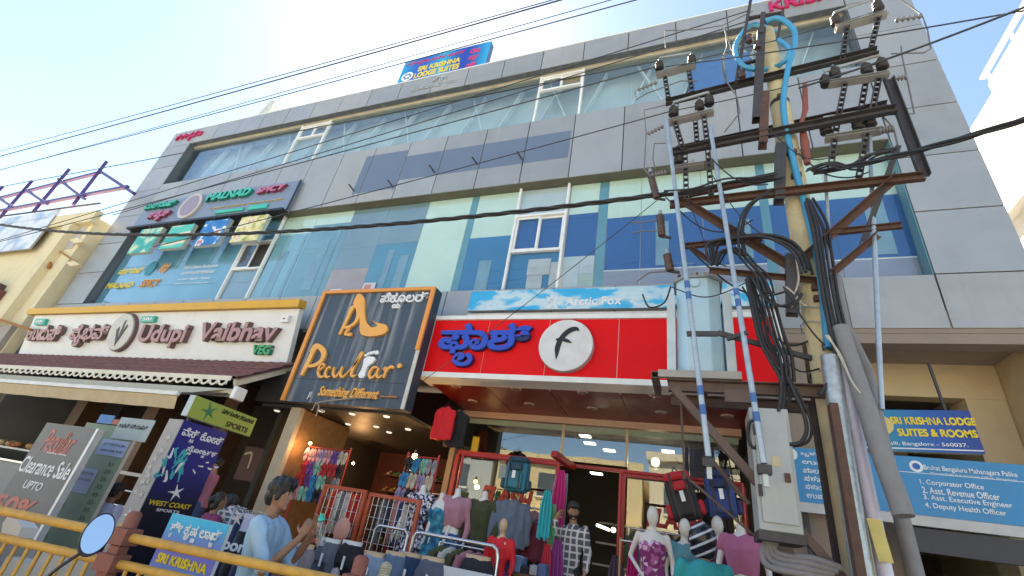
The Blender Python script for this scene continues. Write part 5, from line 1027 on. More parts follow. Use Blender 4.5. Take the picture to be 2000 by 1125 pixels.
# valance: repeated openwork scallops
m = MB(); VC = M('cream_valance', (.70, .65, .54), .6, 0, .08, 5, dirt=.15)
y0, zv = 5.93, 3.36
m.box(xa, xb-.1, y0, y0+.015, zv-.07, zv); m.box(xa, xb-.1, y0, y0+.012, zv-.085, zv-.0705)
SP = .235; n = int((xb-.1-xa)/SP)
for k in range(n):
    cx_ = xa+SP*(k+.5); ro, ri = SP*.46, SP*.30; A = [math.pi+math.pi*i/10 for i in range(11)]
    ou = [(cx_+ro*math.cos(a_), y0, zv-.085+.95*ro*math.sin(a_)) for a_ in A]; ii = [(cx_+ri*math.cos(a_), y0, zv-.085+.95*ri*math.sin(a_)) for a_ in A]
    N_ = len(A); vs = ou+ii+[(p_[0], y0+.012, p_[2]) for p_ in ou+ii]
    fs = []
    for i in range(N_-1): fs += [(i, i+1, N_+i+1, N_+i), (2*N_+i, 2*N_+i+1, 3*N_+i+1, 3*N_+i), (i, i+1, 2*N_+i+1, 2*N_+i), (N_+i, N_+i+1, 3*N_+i+1, 3*N_+i)]
    m.add(vs, fs); m.box(cx_+SP*.46, cx_+SP*.54, y0, y0+.012, zv-.16, zv-.086)
m.build('valance', VC, o)
o = thing('retracted_blind', 'rolled-up cream awning blind with white front bar hanging below the tiled awning', 'awning', (-14, 5.9, 2.9)); xe = -7.6
MB().tube([(-21, 5.98, 3.06), (xe, 5.98, 3.06)], .075, 12).build('roller', M('cream_fabric', (.60, .52, .36), .85, 0, .1, 6), o); MB().box(xe+.001, xe+.10, 5.86, 6.10, 2.94, 3.16).build('end_cap', WHITE, o, .02)
pts = [(5.95, 3.13), (5.78, 3.02), (5.70, 2.93)]
MB().add([(-21, 5.92, 3.12), (xe-.1, 5.92, 3.12), (xe-.9, 5.62, 2.90), (-21, 5.62, 2.90)], [(0, 1, 2, 3)]).build('cloth', M('cream_fabric', (0, 0, 0)), o)
MB().bar((-21, 5.60, 2.89), (xe-.9, 5.60, 2.89), .06, .07).build('front_bar', M('white_bar', (.72, .72, .68), .45), o)
m = MB(); NX = 60
for k in range(NX):
    x0_, x1_ = -21+(xe-.9+21)*k/NX, -21+(xe-.9+21)*(k+1)/NX; dy = .02*math.sin(k*1.3); dy1 = .02*math.sin((k+1)*1.3)
    m.add([(x0_, 5.60, 2.85), (x1_, 5.60, 2.85), (x1_, 5.64+dy1, 2.63), (x0_, 5.64+dy, 2.63)], [(0, 1, 2, 3)], True)
m.build('hanging_flap', M('tan_fabric', (.55, .43, .27), .85, 0, .1, 4), o)
MB().bar((xe-.85, 5.62, 2.9), (xe-.02, 5.97, 3.04), .03, .04).build('folding_arm', BLACK, o)
# restaurant front: counter, railings, food trays
o = thing('food_counter', 'glass-topped snack counter with trays at the left edge of the restaurant', 'counter', (-15, 6.9, ZFc))
bx(o, 'cabinet', M('grey_counter', (.30, .29, .28), .5, 0, .1, 4), -22, -13.2, 6.9, 7.5, ZFc, 1.35); bx(o, 'shelf', STEEL, -22, -13.1, 6.85, 7.5, 1.36, 1.40); bx(o, 'top', M('pale_top', (.62, .60, .56), .4), -22, -13.0, 6.85, 7.5, 1.62, 1.66)
for x in (-20, -18, -16, -14): bx(o, 'post', STEEL, x, x+.04, 6.88, 6.92, 1.401, 1.619)
for i in range(8):
    q = V(-18.6+i*.62, 7.1, 1.665); m = MB()
    for j in range(9): m.ell(q+V(random.uniform(-.2, .2), random.uniform(-.1, .1), .05+random.uniform(0, .04)), random.uniform(.05, .08), 8)
    single('snack_heap', m, M('snack_%d' % (i % 3), ((.55, .30, .10), (.65, .50, .25), (.5, .18, .06))[i % 3], .7), ORD[i]+' heap of fried snacks on the restaurant counter', 'food', 'snack heaps on the counter')
o = thing('steel_railing', 'stainless steel railing with flat top rail in front of the restaurant', 'railing', (-9.5, 6.4, ZFc))
zR = ZFc
for x0_, x1_ in ((-11.8, -8.1),):
    MB().box(x0_, x1_, 6.36, 6.44, 1.50, 1.56).build('top_rail', M('cream_rail', (.55, .50, .44), .5), o)
    for z in (.75, 1.0, 1.25): MB().tube([(x0_, 6.4, z), (x1_, 6.4, z)], .018, 8).build('rail', STEEL, o)
    for k in range(6): x = x0_+.05+(x1_-x0_-.1)*k/5; MB().tube([(x, 6.4, ZFc), (x, 6.4, 1.66 if k in (1, 2, 4) else 1.5)], .028, 8).build('post', M('cream_rail', (0, 0, 0)), o)
# ------------------------------------------------------------------ pavement signs
GREYP = M('grey_standee_print', (.15, .145, .15), .5, 0, .06, 2)
Yc = 4.2; F = Frame((P(93, 825, Yc).x, Yc, .13), (1, 0, 0), (0, 0, 1)); w_ = P(190, 838, Yc).x-F.o.x; h_ = P(140, 831, Yc).z-.13
t = board('sale_standee', 'grey clearance sale standee with white and salmon print behind the yellow railing', F, (0, .05, w_, h_), .05, GREYP, M('standee_frame', (.62, .64, .66), .4, .4), 'standee')
rect(t, 'edge_frame', F, (w_-.001, .05, w_+.05, h_), -.07, .01, M('standee_frame', (0, 0, 0)))
txt(t, 'lettering', F, 'Peculiar', pbox4(F, (80, 875), (140, 880), (85, 882), (99, 838)), M('salmon_print', (.55, .16, .12), .5), .008, .011, .008, .25); txt(t, 'lettering', F, 'Something Different', pbox4(F, (91, 886), (130, 892), (91, 886), (93, 881)), WHT, .008, .011, .01, .2)
txt(t, 'lettering', F, 'Clearance Sale', pbox4(F, (38, 915), (134, 930), (39, 921), (45, 888)), WHT, .008, .011, .012, .1); txt(t, 'lettering', F, 'UPTO', pbox4(F, (44, 953), (82, 955), (45, 953), (49, 936)), WHT, .008, .011, .012, .1); txt(t, 'lettering', F, '50%', pbox4(F, (-14, 985), (70, 990), (0, 1008), (3, 962)), M('salmon_print', (0, 0, 0)), .008, .011, .035, .1)
for x in (.1, w_-.1): rect(t, 'foot', F, (x-.04, 0, x+.04, .049), -.25, .25, DKST)
Yn = 4.75; F = Frame((P(196, 838, Yn).x, Yn, .13), (1, 0, 0), (0, 0, 1)); w_ = P(262, 848, Yn).x-F.o.x+.05; h_ = P(230, 832, Yn).z-.13
t = board('notice_board', 'green notice board covered with printed lists and white papers beside the sale standee', F, (-.4, .05, w_, h_), .05, M('green_notice', (.20, .27, .19), .6, 0, .1, 4), M('standee_frame', (0, 0, 0)), 'notice board')
for k in range(13):
    v = h_-.55-k*.10; txt(t, 'lettering', F, random.choice(('IDLI VADA  40', 'MASALA DOSA  70', 'RICE BATH  50', 'COFFEE TEA  20', 'SET DOSA  60')), (-.3, v, .1+random.uniform(0, .1), v+.05), M('dark_green_print', (.03, .07, .04), .6), .008, .01, .01)
    if k < 9: txt(t, 'lettering', F, random.choice(('35', '60', '45')), (w_-.25, v, w_-.12, v+.05), M('dark_green_print', (0, 0, 0)), .008, .01, .01)
PAP = M('bluish_paper', (.42, .46, .62), .8)
for b_ in ((w_*.25, h_-.42, w_*.98, h_-.2), (-.05, h_-.95, .5, h_-.62)): rect(t, 'paper', F, b_, .008, .012, PAP); [txt(t, 'lettering', F, 'notice of the hotel' if j else 'ATTENTION', (b_[0]+.06, b_[3]-.09-j*.08, b_[2]-.06, b_[3]-.05-j*.08), M('dark_print', (.05, .05, .08), .6), .013, .015, .005) for j in range(2)]
rect(t, 'paper', F, (w_*.45, h_-.18, w_*1.35, h_+.13), .02, .03, M('teal_grey_card', (.36, .43, .44), .6)); txt(t, 'lettering', F, 'ಉಡುಪಿ ಸಸ್ಯಾಹಾರಿ', (w_*.5, h_-.02, w_*1.25, h_+.05), M('dark_print', (0, 0, 0)), .031, .033, .01); rect(t, 'card', F, (-.15, h_+.01, .2, h_+.14), .0, .02, M('blue_card', (.05, .18, .45), .5)); rect(t, 'card', F, (.21, h_+.01, .5, h_+.09), .0, .02, M('red_card', (.35, .08, .05), .5))
# sports shop pylon: navy face and grey face meeting at the near edge
A_, B_, C_ = P(360, 820, 4.4), P(443, 847, 5.1), P(334, 814, 4.42)
zt = 2.25
for q in (A_, B_, C_): q.z = .13
D_ = B_+(C_-A_)
t = thing('sports_pylon', 'navy and grey sports shop pylon with cricket gear print', 'pylon', A_)
MB().prism([A_, B_, D_, C_], (0, 0, zt-.13)).build('body', M('pylon_grey', (.33, .31, .31), .5), t)
F = Frame(A_, B_-A_, (0, 0, 1)); w_ = (B_-A_).length; h_ = zt-.13
rect(t, 'navy_face', F, (.0, .02, w_, h_), .002, .008, ramp_mat('navy_print', 'GRADZ', (1.2, 1.75), [(0, (.008, .01, .025)), (1, (.012, .02, .20))], .4))
txt(t, 'lettering', F, 'ವೆಸ್ ಕೋಸ್', pbox4(F, (352, 850), (437, 858), (352, 861), (358, 832)), WHT, .009, .012, .022, 0, (('ಟ', .22, -.55, .55),)); txt(t, 'lettering', F, 'ಸೋಟ್೯', pbox4(F, (362, 880), (423, 887), (362, 887), (367, 869)), WHT, .009, .012, .02, 0, (('ಪ', .06, -.5, .5), ('ಸ', .52, -.5, .5)))
txt(t, 'lettering', F, 'WEST COAST', pbox4(F, (288, 985), (372, 990), (288, 985), (293, 975)), YEL, .009, .012, .018, .15); txt(t, 'lettering', F, 'SPORTS', pbox4(F, (303, 998), (349, 1000), (303, 998), (304, 992)), WHT, .009, .012, .02)
def star(F, c, s, mat, h=.009):
    pts = []
    for k in range(10): a_ = math.pi/2+.35+k*math.pi/5; r_ = s if k % 2 == 0 else s*.28; pts.append((c[0]+r_*math.cos(a_)*(1.15 if k == 2 else 1), c[1]+r_*math.sin(a_)))
    return blobpoly(t, 'star_emblem', F, pts, h, h+.004, mat)
star(F, F.uv(343, 962), .105, WHT)
TQ = M('turquoise_print', (.05, .45, .48), .5); random.seed(3)
for k in range(16):
    mb = MB(); c = F.uv(323+random.uniform(-14, 40), 905+random.uniform(-16, 22)); stroke(F, [(c[0], c[1], .015), (c[0]+random.uniform(-.06, .06), c[1]+random.uniform(-.12, .12), .035), (c[0]+random.uniform(-.08, .08), c[1]+random.uniform(-.14, .14), .012)], .03, .009, .011+k*.0003, mb); mb.build('cricket_print', TQ if k % 4 else WHT, t)
for k in range(7):
    mb = MB(); c = F.uv(400+random.uniform(-25, 22), 913+random.uniform(-10, 12)); stroke(F, [(c[0], c[1], .012), (c[0]+random.uniform(.02, .08), c[1]+random.uniform(-.05, .05), .02)], .02, .009, .011+k*.0003, mb); mb.build('rifle_print', WHT, t)
F2 = Frame(C_, A_-C_, (0, 0, 1)); w2 = (A_-C_).length
rect(t, 'grey_face', F2, (.0, .02, w2, h_), .002, .006, M('pylon_grey', (0, 0, 0)))
for k in range(12): c = (w2*random.uniform(.2, .8), h_*random.uniform(.55, .9)); star(F2, c, .06, M('pale_leaf_print', (.50, .49, .46), .6), .007+k*.0004)
star(F2, (w2*.5, .95), .09, WHT); txt(t, 'lettering', F2, 'WEST COAST', (w2*.15, .8, w2*.9, .85), YEL, .008, .01, .03)
A2, B2 = P(365, 810, 4.38), P(494, 836, 5.58); A2.z = B2.z = 2.30
F = Frame(A2, B2-A2, (0, 0, 1)); w_ = (B2-A2).length
t = board('green_sports_board', 'lime green sports board on top of the navy pylon', F, (0, 0, w_, .28), .1, M('lime_print', (.33, .42, .08), .5, 0, .06, 3), GALV)
star(F, (.30, .14), .13, M('dark_leaf_green', (.03, .22, .10), .5)); txt(t, 'lettering', F, 'SPORTS', (w_*.55, .03, w_*.92, .11), BLK, .008, .011, .03, .1); txt(t, 'lettering', F, 'ವೆಸ್ಟ್ ಕೋಸ್ಟ್ ಸ್ಪೋರ್ಟ್ಸ್', (w_*.42, .18, w_*.97, .25), BLK, .008, .011, .01, .1)
for x in (.1, w_*.5): MB().bar(F.at(x, -.045, -.05), F.at(x, .0, -.05), .04, .04).build('stub', DKST, t)
# lodge board at the railing
Yl = 3.72; F = Frame((P(338, 1003, Yl).x, Yl, .13), (1, 0, 0), (0, 0, 1)); w_ = P(450, 1025, Yl).x-F.o.x; h_ = P(390, 1013, Yl).z-.13
t = board('lodge_board', 'cyan and violet lodge board with white and yellow lettering behind the railing', F, (0, .3, w_, h_), .04, ramp_mat('cyan_violet_print', 'RINGS', .28, [(0, (.02, .50, .72)), (.45, (.02, .42, .70)), (1, (.16, .15, .52))], .45, vec='Generated', mscale=(1.5, 1, 1)), WHITE, 'standee')
txt(t, 'lettering', F, 'ಶೀ ಕೃಷ ಲಾಡ್', pbox4(F, (329, 1045), (437, 1040), (328, 1049), (337, 1016)), WHT, .008, .012, .022, 0, (('ರ', .02, -.45, .42), ('ಣ', .47, -.5, .5), ('ಜ', .84, -.5, .5))); txt(t, 'lettering', F, 'SRI KRISHNA', pbox4(F, (305, 1097), (406, 1112), (305, 1097), (310, 1077)), YEL, .008, .012, .05); txt(t, 'lettering', F, 'LODGE', (F.uv(318, 1120)[0], .42, F.uv(398, 1125)[0], .56), YEL, .008, .012, .05)
for x in (.08, w_-.08): MB().bar(F.at(x, .299, -.02), F.at(x, 0, -.02), .03, .03).build('leg', DKST, t)
# ------------------------------------------------------------------ yellow road railing with brown posts
YR = M('yellow_rail_paint', (.62, .34, .06), .55, 0, .18, 11, bump=.25, bscale=70, dirt=.55); PB = M('oxide_red_post', (.24, .085, .065), .7, 0, .12, 6, dirt=.2)
a, b = V(-9.23, 1.782, 0), V(-1.9, 3.17, 0); d = (b-a).normalized()
o = thing('road_railing', 'yellow tubular road railing with oxide-red posts in the foreground', 'railing', (-4, 2.8, .16))
for z, r_ in ((1.10, .032), (.93, .030), (.38, .028)): MB().tube([a+V(0, 0, z), b+V(0, 0, z)], r_, 14).build('rail', YR, o)
pc = PZ(255, 1048, 1.1); s0 = (V(pc.x, pc.y, 0)-a).dot(d)
for s in (s0-3.8, s0-1.9, s0, s0+1.9):
    q = a+d*s; x_ = d; y_ = V(-d.y, d.x, 0)
    po = MB().obox(q+V(0, 0, .60), x_*.045, y_*.045, (0, 0, .44)).build('post', PB, o, .006)
    for z in (1.10, .93): sub(po, MB().obox(q+V(0, 0, z), x_*.075, y_*.075, (0, 0, .055)).build('post_block', PB, o, .006))
    sub(po, MB().tube([q+V(0, 0, 1.156), q+V(0, 0, 1.25), q+V(0, 0, 1.27)], [.05, .05, .03], 14).build('post_cap', PB, o))
n = int((b-a).length/.115)
for k in range(n):
    q = a+d*((k+.5)*.115)
    if min(abs((k+.5)*.115-s) for s in (s0-3.8, s0-1.9, s0, s0+1.9)) > .08: MB().tube([q+V(0, 0, .40), q+V(0, 0, .91)], .014, 8).build('baluster', YR, o)
single('white_post_cap', MB().prism([P(20, 1000, 2.75), P(43, 1030, 2.75), P(33, 1050, 2.75), P(2, 1042, 2.75), P(5, 1022, 2.75)], (0, .12, 0)), M('chipped_white', (.68, .64, .58), .7, 0, .08, 6), 'chipped white concrete block wedged between the yellow rails at far left', 'block')
# scooter mirror poking into the frame
o = thing('scooter_mirror', 'round black scooter mirror on a bent stalk in the lower left foreground', 'mirror', P(95, 1130, 1.75)); q = P(190, 1043, 1.75)
nrm = (CAM-q).normalized(); nrm = (nrm+V(.25, 0, .35)).normalized(); rt = nrm.cross(UP).normalized(); u2 = rt.cross(nrm)
def oval(s, off): return [q+nrm*off+(rt*math.cos(t_)*.062+(u2*.98+rt*(-.35))*math.sin(t_)*.083)*s for t_ in [k*2*math.pi/36 for k in range(36)]]
MB().prism(oval(1.06, -.025), nrm*.03).build('housing', M('black_plastic', (.015, .013, .02), .35), o); MB().prism(oval(.97, .006), nrm*.003).build('mirror_glass', M('mirror', (.85, .92, .95), .03, 1, 0), o)
MB().tube(crv([P(193, 1058, 1.78), P(150, 1085, 1.74), P(110, 1112, 1.70), P(95, 1128, 1.70), P(90, 1160, 1.72)], 5), .008, 10).build('stalk', M('black_plastic', (0, 0, 0)), o)
# parked scooter the mirror belongs to (only its stalk shows): handlebar
MB().tube([P(90, 1158, 1.72), P(300, 1190, 1.72)], .015, 10).build('handlebar', M('black_plastic', (0, 0, 0)), o)
for k, (px, py, w_, h_) in enumerate(((150, 1082, .7, .35), (60, 1100, .5, .4))): 
    q = P(px, py, 3.6); single('cement_slab', MB().box(q.x-w_/2, q.x+w_/2, 3.5, 3.66, .13, q.z+.02), M('pale_cement', (.52, .48, .43), .9, 0, .1, 4, dirt=.2), ('wide', 'narrow')[k]+' pale cement slab standing behind the yellow railing', 'slab')
# ------------------------------------------------------------------ figures
def remesh(mb, voxel, name, mat, parent, amp=0, freq=9, smooth=3):
    """union of overlapping closed shapes as one continuous surface (coordinates local to the parent)"""
    me = mb.mesh('tmp'); ob = bpy.data.objects.new('tmp', me); COL.objects.link(ob)
    r = ob.modifiers.new('r', 'REMESH'); r.mode = 'VOXEL'; r.voxel_size = voxel
    s = ob.modifiers.new('s', 'SMOOTH'); s.factor = .5; s.iterations = smooth
    dg = bpy.context.evaluated_depsgraph_get(); dg.update()
    m2 = bpy.data.meshes.new_from_object(ob.evaluated_get(dg)); bpy.data.objects.remove(ob); bpy.data.meshes.remove(me)
    m2.name = name
    if amp:
        m2.update(); n = len(m2.vertices); co = [v.co.copy() for v in m2.vertices]; no = [v.normal.copy() for v in m2.vertices]
        for i in range(n):
            c = co[i]; k = noise.noise(Vector((c.x*freq, c.y*freq, c.z*freq*.45))); m2.vertices[i].co = c+no[i]*k*amp
    m2.polygons.foreach_set('use_smooth', [True]*len(m2.polygons)); m2.materials.clear(); m2.materials.append(mat)
    o = bpy.data.objects.new(name, m2); COL.objects.link(o); o.parent = parent; return o
def loft(m, secs, n=16):
    """stacked ellipses [(x,y,z,rx,ry)] closed at both ends"""
    vs = []; fs = []
    for x, y, z, rx, ry in secs: vs += [(x+rx*math.cos(2*math.pi*k/n), y+ry*math.sin(2*math.pi*k/n), z) for k in range(n)]
    for i in range(len(secs)-1):
        for k in range(n): fs.append((i*n+k, i*n+(k+1) % n, (i+1)*n+(k+1) % n, (i+1)*n+k))
    fs += [tuple(range(n))[::-1], tuple(range((len(secs)-1)*n, len(secs)*n))]
    return m.add(vs, fs, True)
def limb(m, pts, rs, n=10):
    m.tube(pts, rs, n)
    for p, r in zip(pts, rs): m.ell(p, r*.98, 10)
    return m
def hand(m, wrist, direc, up, s=1, side=1, curl=.5):
    """palm, four fingers and a thumb; direc points along the hand, up is the back of the hand"""
    d = Vector(direc).normalized(); u = Vector(up); u = (u-d*u.dot(d)).normalized(); x = d.cross(u)*side; w_ = Vector(wrist)
    rot = Matrix((x, d, u)).transposed(); m.ell(w_+d*.05*s, (.042*s, .055*s, .018*s), 12, rot)
    for k, (off, ln) in enumerate(((-.03, .075), (-.010, .085), (.010, .08), (.029, .062))):
        b = w_+d*.085*s+x*off*s; c1 = b+(d*math.cos(curl*.6)-u*math.sin(curl*.6))*ln*.5*s; c2 = c1+(d*math.cos(curl*1.7)-u*math.sin(curl*1.7))*ln*.5*s
        limb(m, [b, c1, c2], [.0095*s, .009*s, .0075*s], 8)
    b = w_+d*.03*s-x*.036*s; c1 = b+(d*.6-x*.75-u*.2).normalized()*.035*s; c2 = c1+(d*.9-x*.2-u*.4).normalized()*.032*s; limb(m, [b, c1, c2], [.012*s, .011*s, .009*s], 8)
SK = M('brown_skin', (.26, .13, .075), .5, 0, .06, 8); SK2 = M('tan_skin', (.34, .18, .11), .5, 0, .06, 8); HAIR = M('black_hair', (.012, .010, .011), .45, 0, .3, 40, bump=.4, bscale=120)
EYEW = M('eye_white', (.7, .68, .64), .3); MQW = M('mannequin_white', (.70, .66, .60), .35, 0, .04, 4); MQT = M('mannequin_tan', (.58, .40, .24), .4, 0, .05, 4)
def person(label, base, H, yaw, shirt, pants, arms, hair='short', skin=SK, beard=False, cap=None, voxel=.011, seated=False, lean=0, shirt_len=.86, sleeve=1.0, group=None, headturn=0):
    """clothed adult. local axes: x right hand side, y forward, z up; arms = ((elbow, wrist, handdir), (...)) right then left"""
    o = thing('person', label, 'person', base, group); o.rotation_euler = (0, 0, yaw); o.matrix_world = Matrix.Translation(Vector(base)) @ Matrix.Rotation(yaw, 4, 'Z')
    s = H/1.75; b = MB(); sh = MB(); pa = MB()
    Rl = Matrix.Rotation(-lean, 4, 'X'); piv = Vector((0, 0, .95*s))
    def U(p): p = Vector(p)*s; return piv+(Rl @ (p-piv)) if p.z > .9*s else p
    dz_ = -.42*s if seated else 0
    # body
    tors = [(0, .0, .90, .15, .105), (0, .005, 1.02, .135, .095), (0, .01, 1.15, .15, .10), (0, .01, 1.30, .17, .11), (0, 0, 1.40, .165, .09), (0, -.01, 1.455, .075, .06)]
    tm_ = MB(); loft(tm_, tors); b.add([U(v) for v in tm_.v], tm_.f, True)
    tm_ = MB(); loft(tm_, [(x, y, z, rx+.018, ry+.02) for x, y, z, rx, ry in [(0, 0, shirt_len, .165, .12)]+tors[1:5]]+[(0, -.01, 1.462, .085, .07)]); sh.add([U(v) for v in tm_.v], tm_.f, True)
    limb(b, [U((0, -.01, 1.43)), U((0, .005, 1.53))], [.058*s, .052*s])
    hc = U((0, .02, 1.635)); RT = Matrix.Rotation(headturn, 3, 'Z')
    def Hd(x, y, z): return hc+RT @ (Vector((x, y, z))*s)
    b.ell(hc, (.074*s, .092*s, .112*s), 18, RT); b.ell(Hd(0, .035, -.055), (.055*s, .055*s, .058*s), 14, RT); b.ell(Hd(0, .098, -.012), (.013*s, .02*s, .024*s), 8, RT); b.ell(Hd(0, .092, .01), (.009*s, .014*s, .03*s), 8, RT); b.ell(Hd(0, .085, -.052), (.024*s, .014*s, .011*s), 8, RT); b.ell(Hd(0, .075, -.095), (.03*s, .022*s, .02*s), 8, RT)
    for q in (-1, 1): b.ell(Hd(q*.076, -.005, -.005), (.012*s, .022*s, .032*s), 8, RT); b.ell(Hd(q*.03, .078, .028), (.026*s, .014*s, .010*s), 8, RT)
    for q, (el, wr, hd) in zip((1, -1), arms):
        shd = U((q*.185, 0, 1.40)); el_, wr_ = Vector(el)*s, Vector(wr)*s
        limb(b, [shd, shd+(el_-shd)*.5, el_, el_+(wr_-el_)*.4, wr_], [.050*s, .044*s, .038*s, .038*s, .026*s]); hand(b, wr_, hd, (q*.3, -.4, .8) if abs(Vector(hd).z) < .8 else (q, .2, 0), s, q)
        e = shd+(el_-shd)*min(1, sleeve*1.0)
        if sleeve <= 1: limb(sh, [shd, shd+(e-shd)*.5, e], [.068*s, .062*s, .058*s])
        else: limb(sh, [shd, shd+(el_-shd)*.5, el_, el_+(wr_-el_)*.88], [.068*s, .060*s, .054*s, .042*s])
    for q in (-1, 1):
        if seated: pts = [(q*.09, 0, .90), (q*.11, .42, .88), (q*.11, .44, .50)]
        else: pts = [(q*.09, 0, .90), (q*.10, .02, .50), (q*.10, -.02, .09)]
        pts = [Vector(p)*s for p in pts]; limb(b, [pts[0], (pts[0]+pts[1])/2, pts[1], (pts[1]*.65+pts[2]*.35), pts[2]], [.085*s, .072*s, .055*s, .055*s, .04*s]); f = pts[2]; b.ell(f+Vector((0, .06, -.045))*s, (.045*s, .12*s, .045*s), 10)
        limb(pa, [pts[0], pts[1], pts[2]+Vector((0, 0, .03))], [.105*s, .078*s, .065*s])
    loft(pa, [(0, 0, .82*s, .17*s, .115*s), (0, 0, .98*s, .158*s, .11*s)])
    def shift(m): m.v = [(v[0], v[1], v[2]+dz_) for v in m.v]; return m
    remesh(shift(b), voxel, 'body', skin, o); remesh(shift(sh), .014, 'shirt', shirt, o, .022, 13); remesh(shift(pa), .018, 'trousers', pants, o, .014, 12)
    hc = hc+Vector((0, 0, dz_))
    for q in (-1, 1):
        ey = MB().ell(Hd(q*.03, .076, .012), (.012*s, .007*s, .006*s), 10, RT).build('eye', EYEW, None); ey.parent = o; MB().ell(Hd(q*.03, .082, .012), (.006*s, .004*s, .006*s), 8, RT).build('pupil', BLACK, None).parent = ey
        MB().ell(Hd(q*.03, .084, .038), (.022*s, .007*s, .005*s), 8, RT).build('eyebrow', HAIR, None).parent = o
    h = MB()
    if hair == 'short': h.ell(Hd(0, -.018, .035), (.088*s, .100*s, .095*s), 18, RT); h.ell(Hd(0, .045, .085), (.07*s, .05*s, .035*s), 12, RT); h.ell(Hd(0, -.05, -.03), (.075*s, .06*s, .06*s), 12, RT)
    elif hair == 'big': h.ell(Hd(0, -.025, .055), (.105*s, .115*s, .10*s), 18, RT); h.ell(Hd(0, .045, .10), (.085*s, .065*s, .055*s), 14, RT); h.ell(Hd(0, -.07, -.02), (.085*s, .065*s, .08*s), 12, RT); [h.ell(Hd(q*.075, .02, .0), (.02*s, .03*s, .05*s), 8, RT) for q in (-1, 1)]
    elif hair == 'bun': h.ell(Hd(0, -.018, .03), (.085*s, .100*s, .10*s), 18, RT); h.ell(Hd(0, -.12, .0), .05*s, 12); h.ell(Hd(0, -.05, -.06), (.075*s, .06*s, .08*s), 12, RT)
    elif hair == 'scarf': h.ell(Hd(0, -.015, .01), (.10*s, .115*s, .13*s), 18, RT); h.ell(Hd(0, -.03, -.14), (.13*s, .11*s, .10*s), 14, RT)
    if hair: remesh(h, .010, 'headscarf' if hair == 'scarf' else 'hair', cap if hair == 'scarf' else HAIR, o, .016, 34, 1)
    if beard: b2 = MB(); b2.ell(Hd(0, .045, -.075), (.058*s, .052*s, .046*s), 12, RT); remesh(b2, .008, 'beard', HAIR, o, .004, 40, 1)
    if cap and hair != 'scarf':
        c_ = MB(); c_.ell(Hd(0, -.005, .055), (.090*s, .108*s, .085*s), 16, RT); c_.ell(Hd(0, .115, .045), (.075*s, .075*s, .012*s), 12, RT); remesh(c_, .009, 'cap', cap, o)
    return o
DOWN = (((.26, .02, 1.12), (.27, .10, .86), (0, .2, -1)), ((-.26, .02, 1.12), (-.27, .10, .86), (0, .2, -1)))
# man in the light blue shirt, profile to the right, both hands raised to the mouth
LBS = M('light_blue_cotton', (.30, .46, .62), .85, 0, .06, 5, bump=.1, bscale=60)
bm = P(556, 938, 3.3)
MAN = person('man in a light blue shirt seen from behind, raising both hands near his face', (bm.x, 3.3, 0), 1.66, -math.radians(72), LBS, M('grey_trousers', (.16, .14, .16), .9), (((.24, .20, 1.10), (.13, .36, 1.36), (-.25, .15, .9)), ((-.20, .22, 1.14), (-.05, .38, 1.40), (.2, .1, .9))), 'big', SK, voxel=.009, sleeve=.95, headturn=-.15)
q = P(628, 1018, 3.2); o = thing('water_bottle', 'small clear water bottle with green cap held by the man in light blue', 'bottle', q); dn = V(.35, 0, -1).normalized()
MB().lathe(q, q+dn*.17, [(0, .022), (.2, .034), (.3, .030), (.45, .035), (.6, .031), (.8, .035), (1, .03)], 14).build('body', glass('bottle_plastic', (.82, .88, .90), 1.5), o); MB().lathe(q-dn*.05, q, [(0, .016), (.4, .018), (.45, .026), (1, .024)], 12).build('cap', M('teal_cap', (.02, .45, .35), .4), o)
# man in a plaid shirt and cap at the doorway
pm = P(1122, 990, 7.0)
PLD = plaid_mat('grey_white_plaid', (.10, .095, .105), (.55, .53, .54), 3.7, .90)
person('bearded man in dark cap and plaid shirt at the shop doorway, hand at mouth', (pm.x, 7.0, ZFc), 1.67, math.radians(165), PLD, M('black_trousers', (.02, .02, .022), .9), (((.25, .12, 1.14), (.13, .28, 1.50), (-.45, -.2, .75)), ((-.27, .02, 1.12), (-.28, .10, .88), (0, .2, -1))), 'short', SK2, True, M('olive_black_cap', (.035, .038, .03), .8), .009, sleeve=1.4, shirt_len=.78, headturn=.55)
pk = P(430, 893, 6.3); person('man in a pink shirt looking down beyond the sports pylon', (pk.x, 6.3, ZFc), 1.56, math.radians(120), M('pink_shirt', (.42, .16, .24), .85), M('blue_jeans', (.05, .09, .2), .9), DOWN, 'short', SK2, sleeve=1.3, headturn=.3)
mr = P(428, 975, 4.5); person('person in a maroon top seen from behind over the lodge board', (mr.x, 4.5, .13), 1.36, math.radians(-20), M('maroon_top', (.20, .03, .12), .85), M('dark_cloth', (.03, .03, .04), .9), DOWN, 'bun', SK)
ck = P(512, 975, 4.7); person('person in a black and white checked shirt bending forward left of the stone partition', (ck.x, 4.7, .13), 1.75, math.radians(80), plaid_mat('black_white_check', (.09, .09, .10), (.50, .50, .52), 6, .78), M('dark_cloth', (0, 0, 0)), (((.26, .5, 1.0), (.2, .6, .8), (0, .3, -1)), ((-.26, .5, 1.0), (-.2, .6, .8), (0, .3, -1))), 'short', SK, lean=1.1, sleeve=1.0)
lb_ = P(205, 972, 4.9); person('seated person in a pale lavender shirt with teal headband seen from behind', (lb_.x, 5.0, .13), 1.65, math.radians(10), M('pale_lavender_shirt', (.42, .46, .66), .85), M('maroon_cloth', (.14, .03, .05), .9), DOWN, 'short', SK, seated=True)
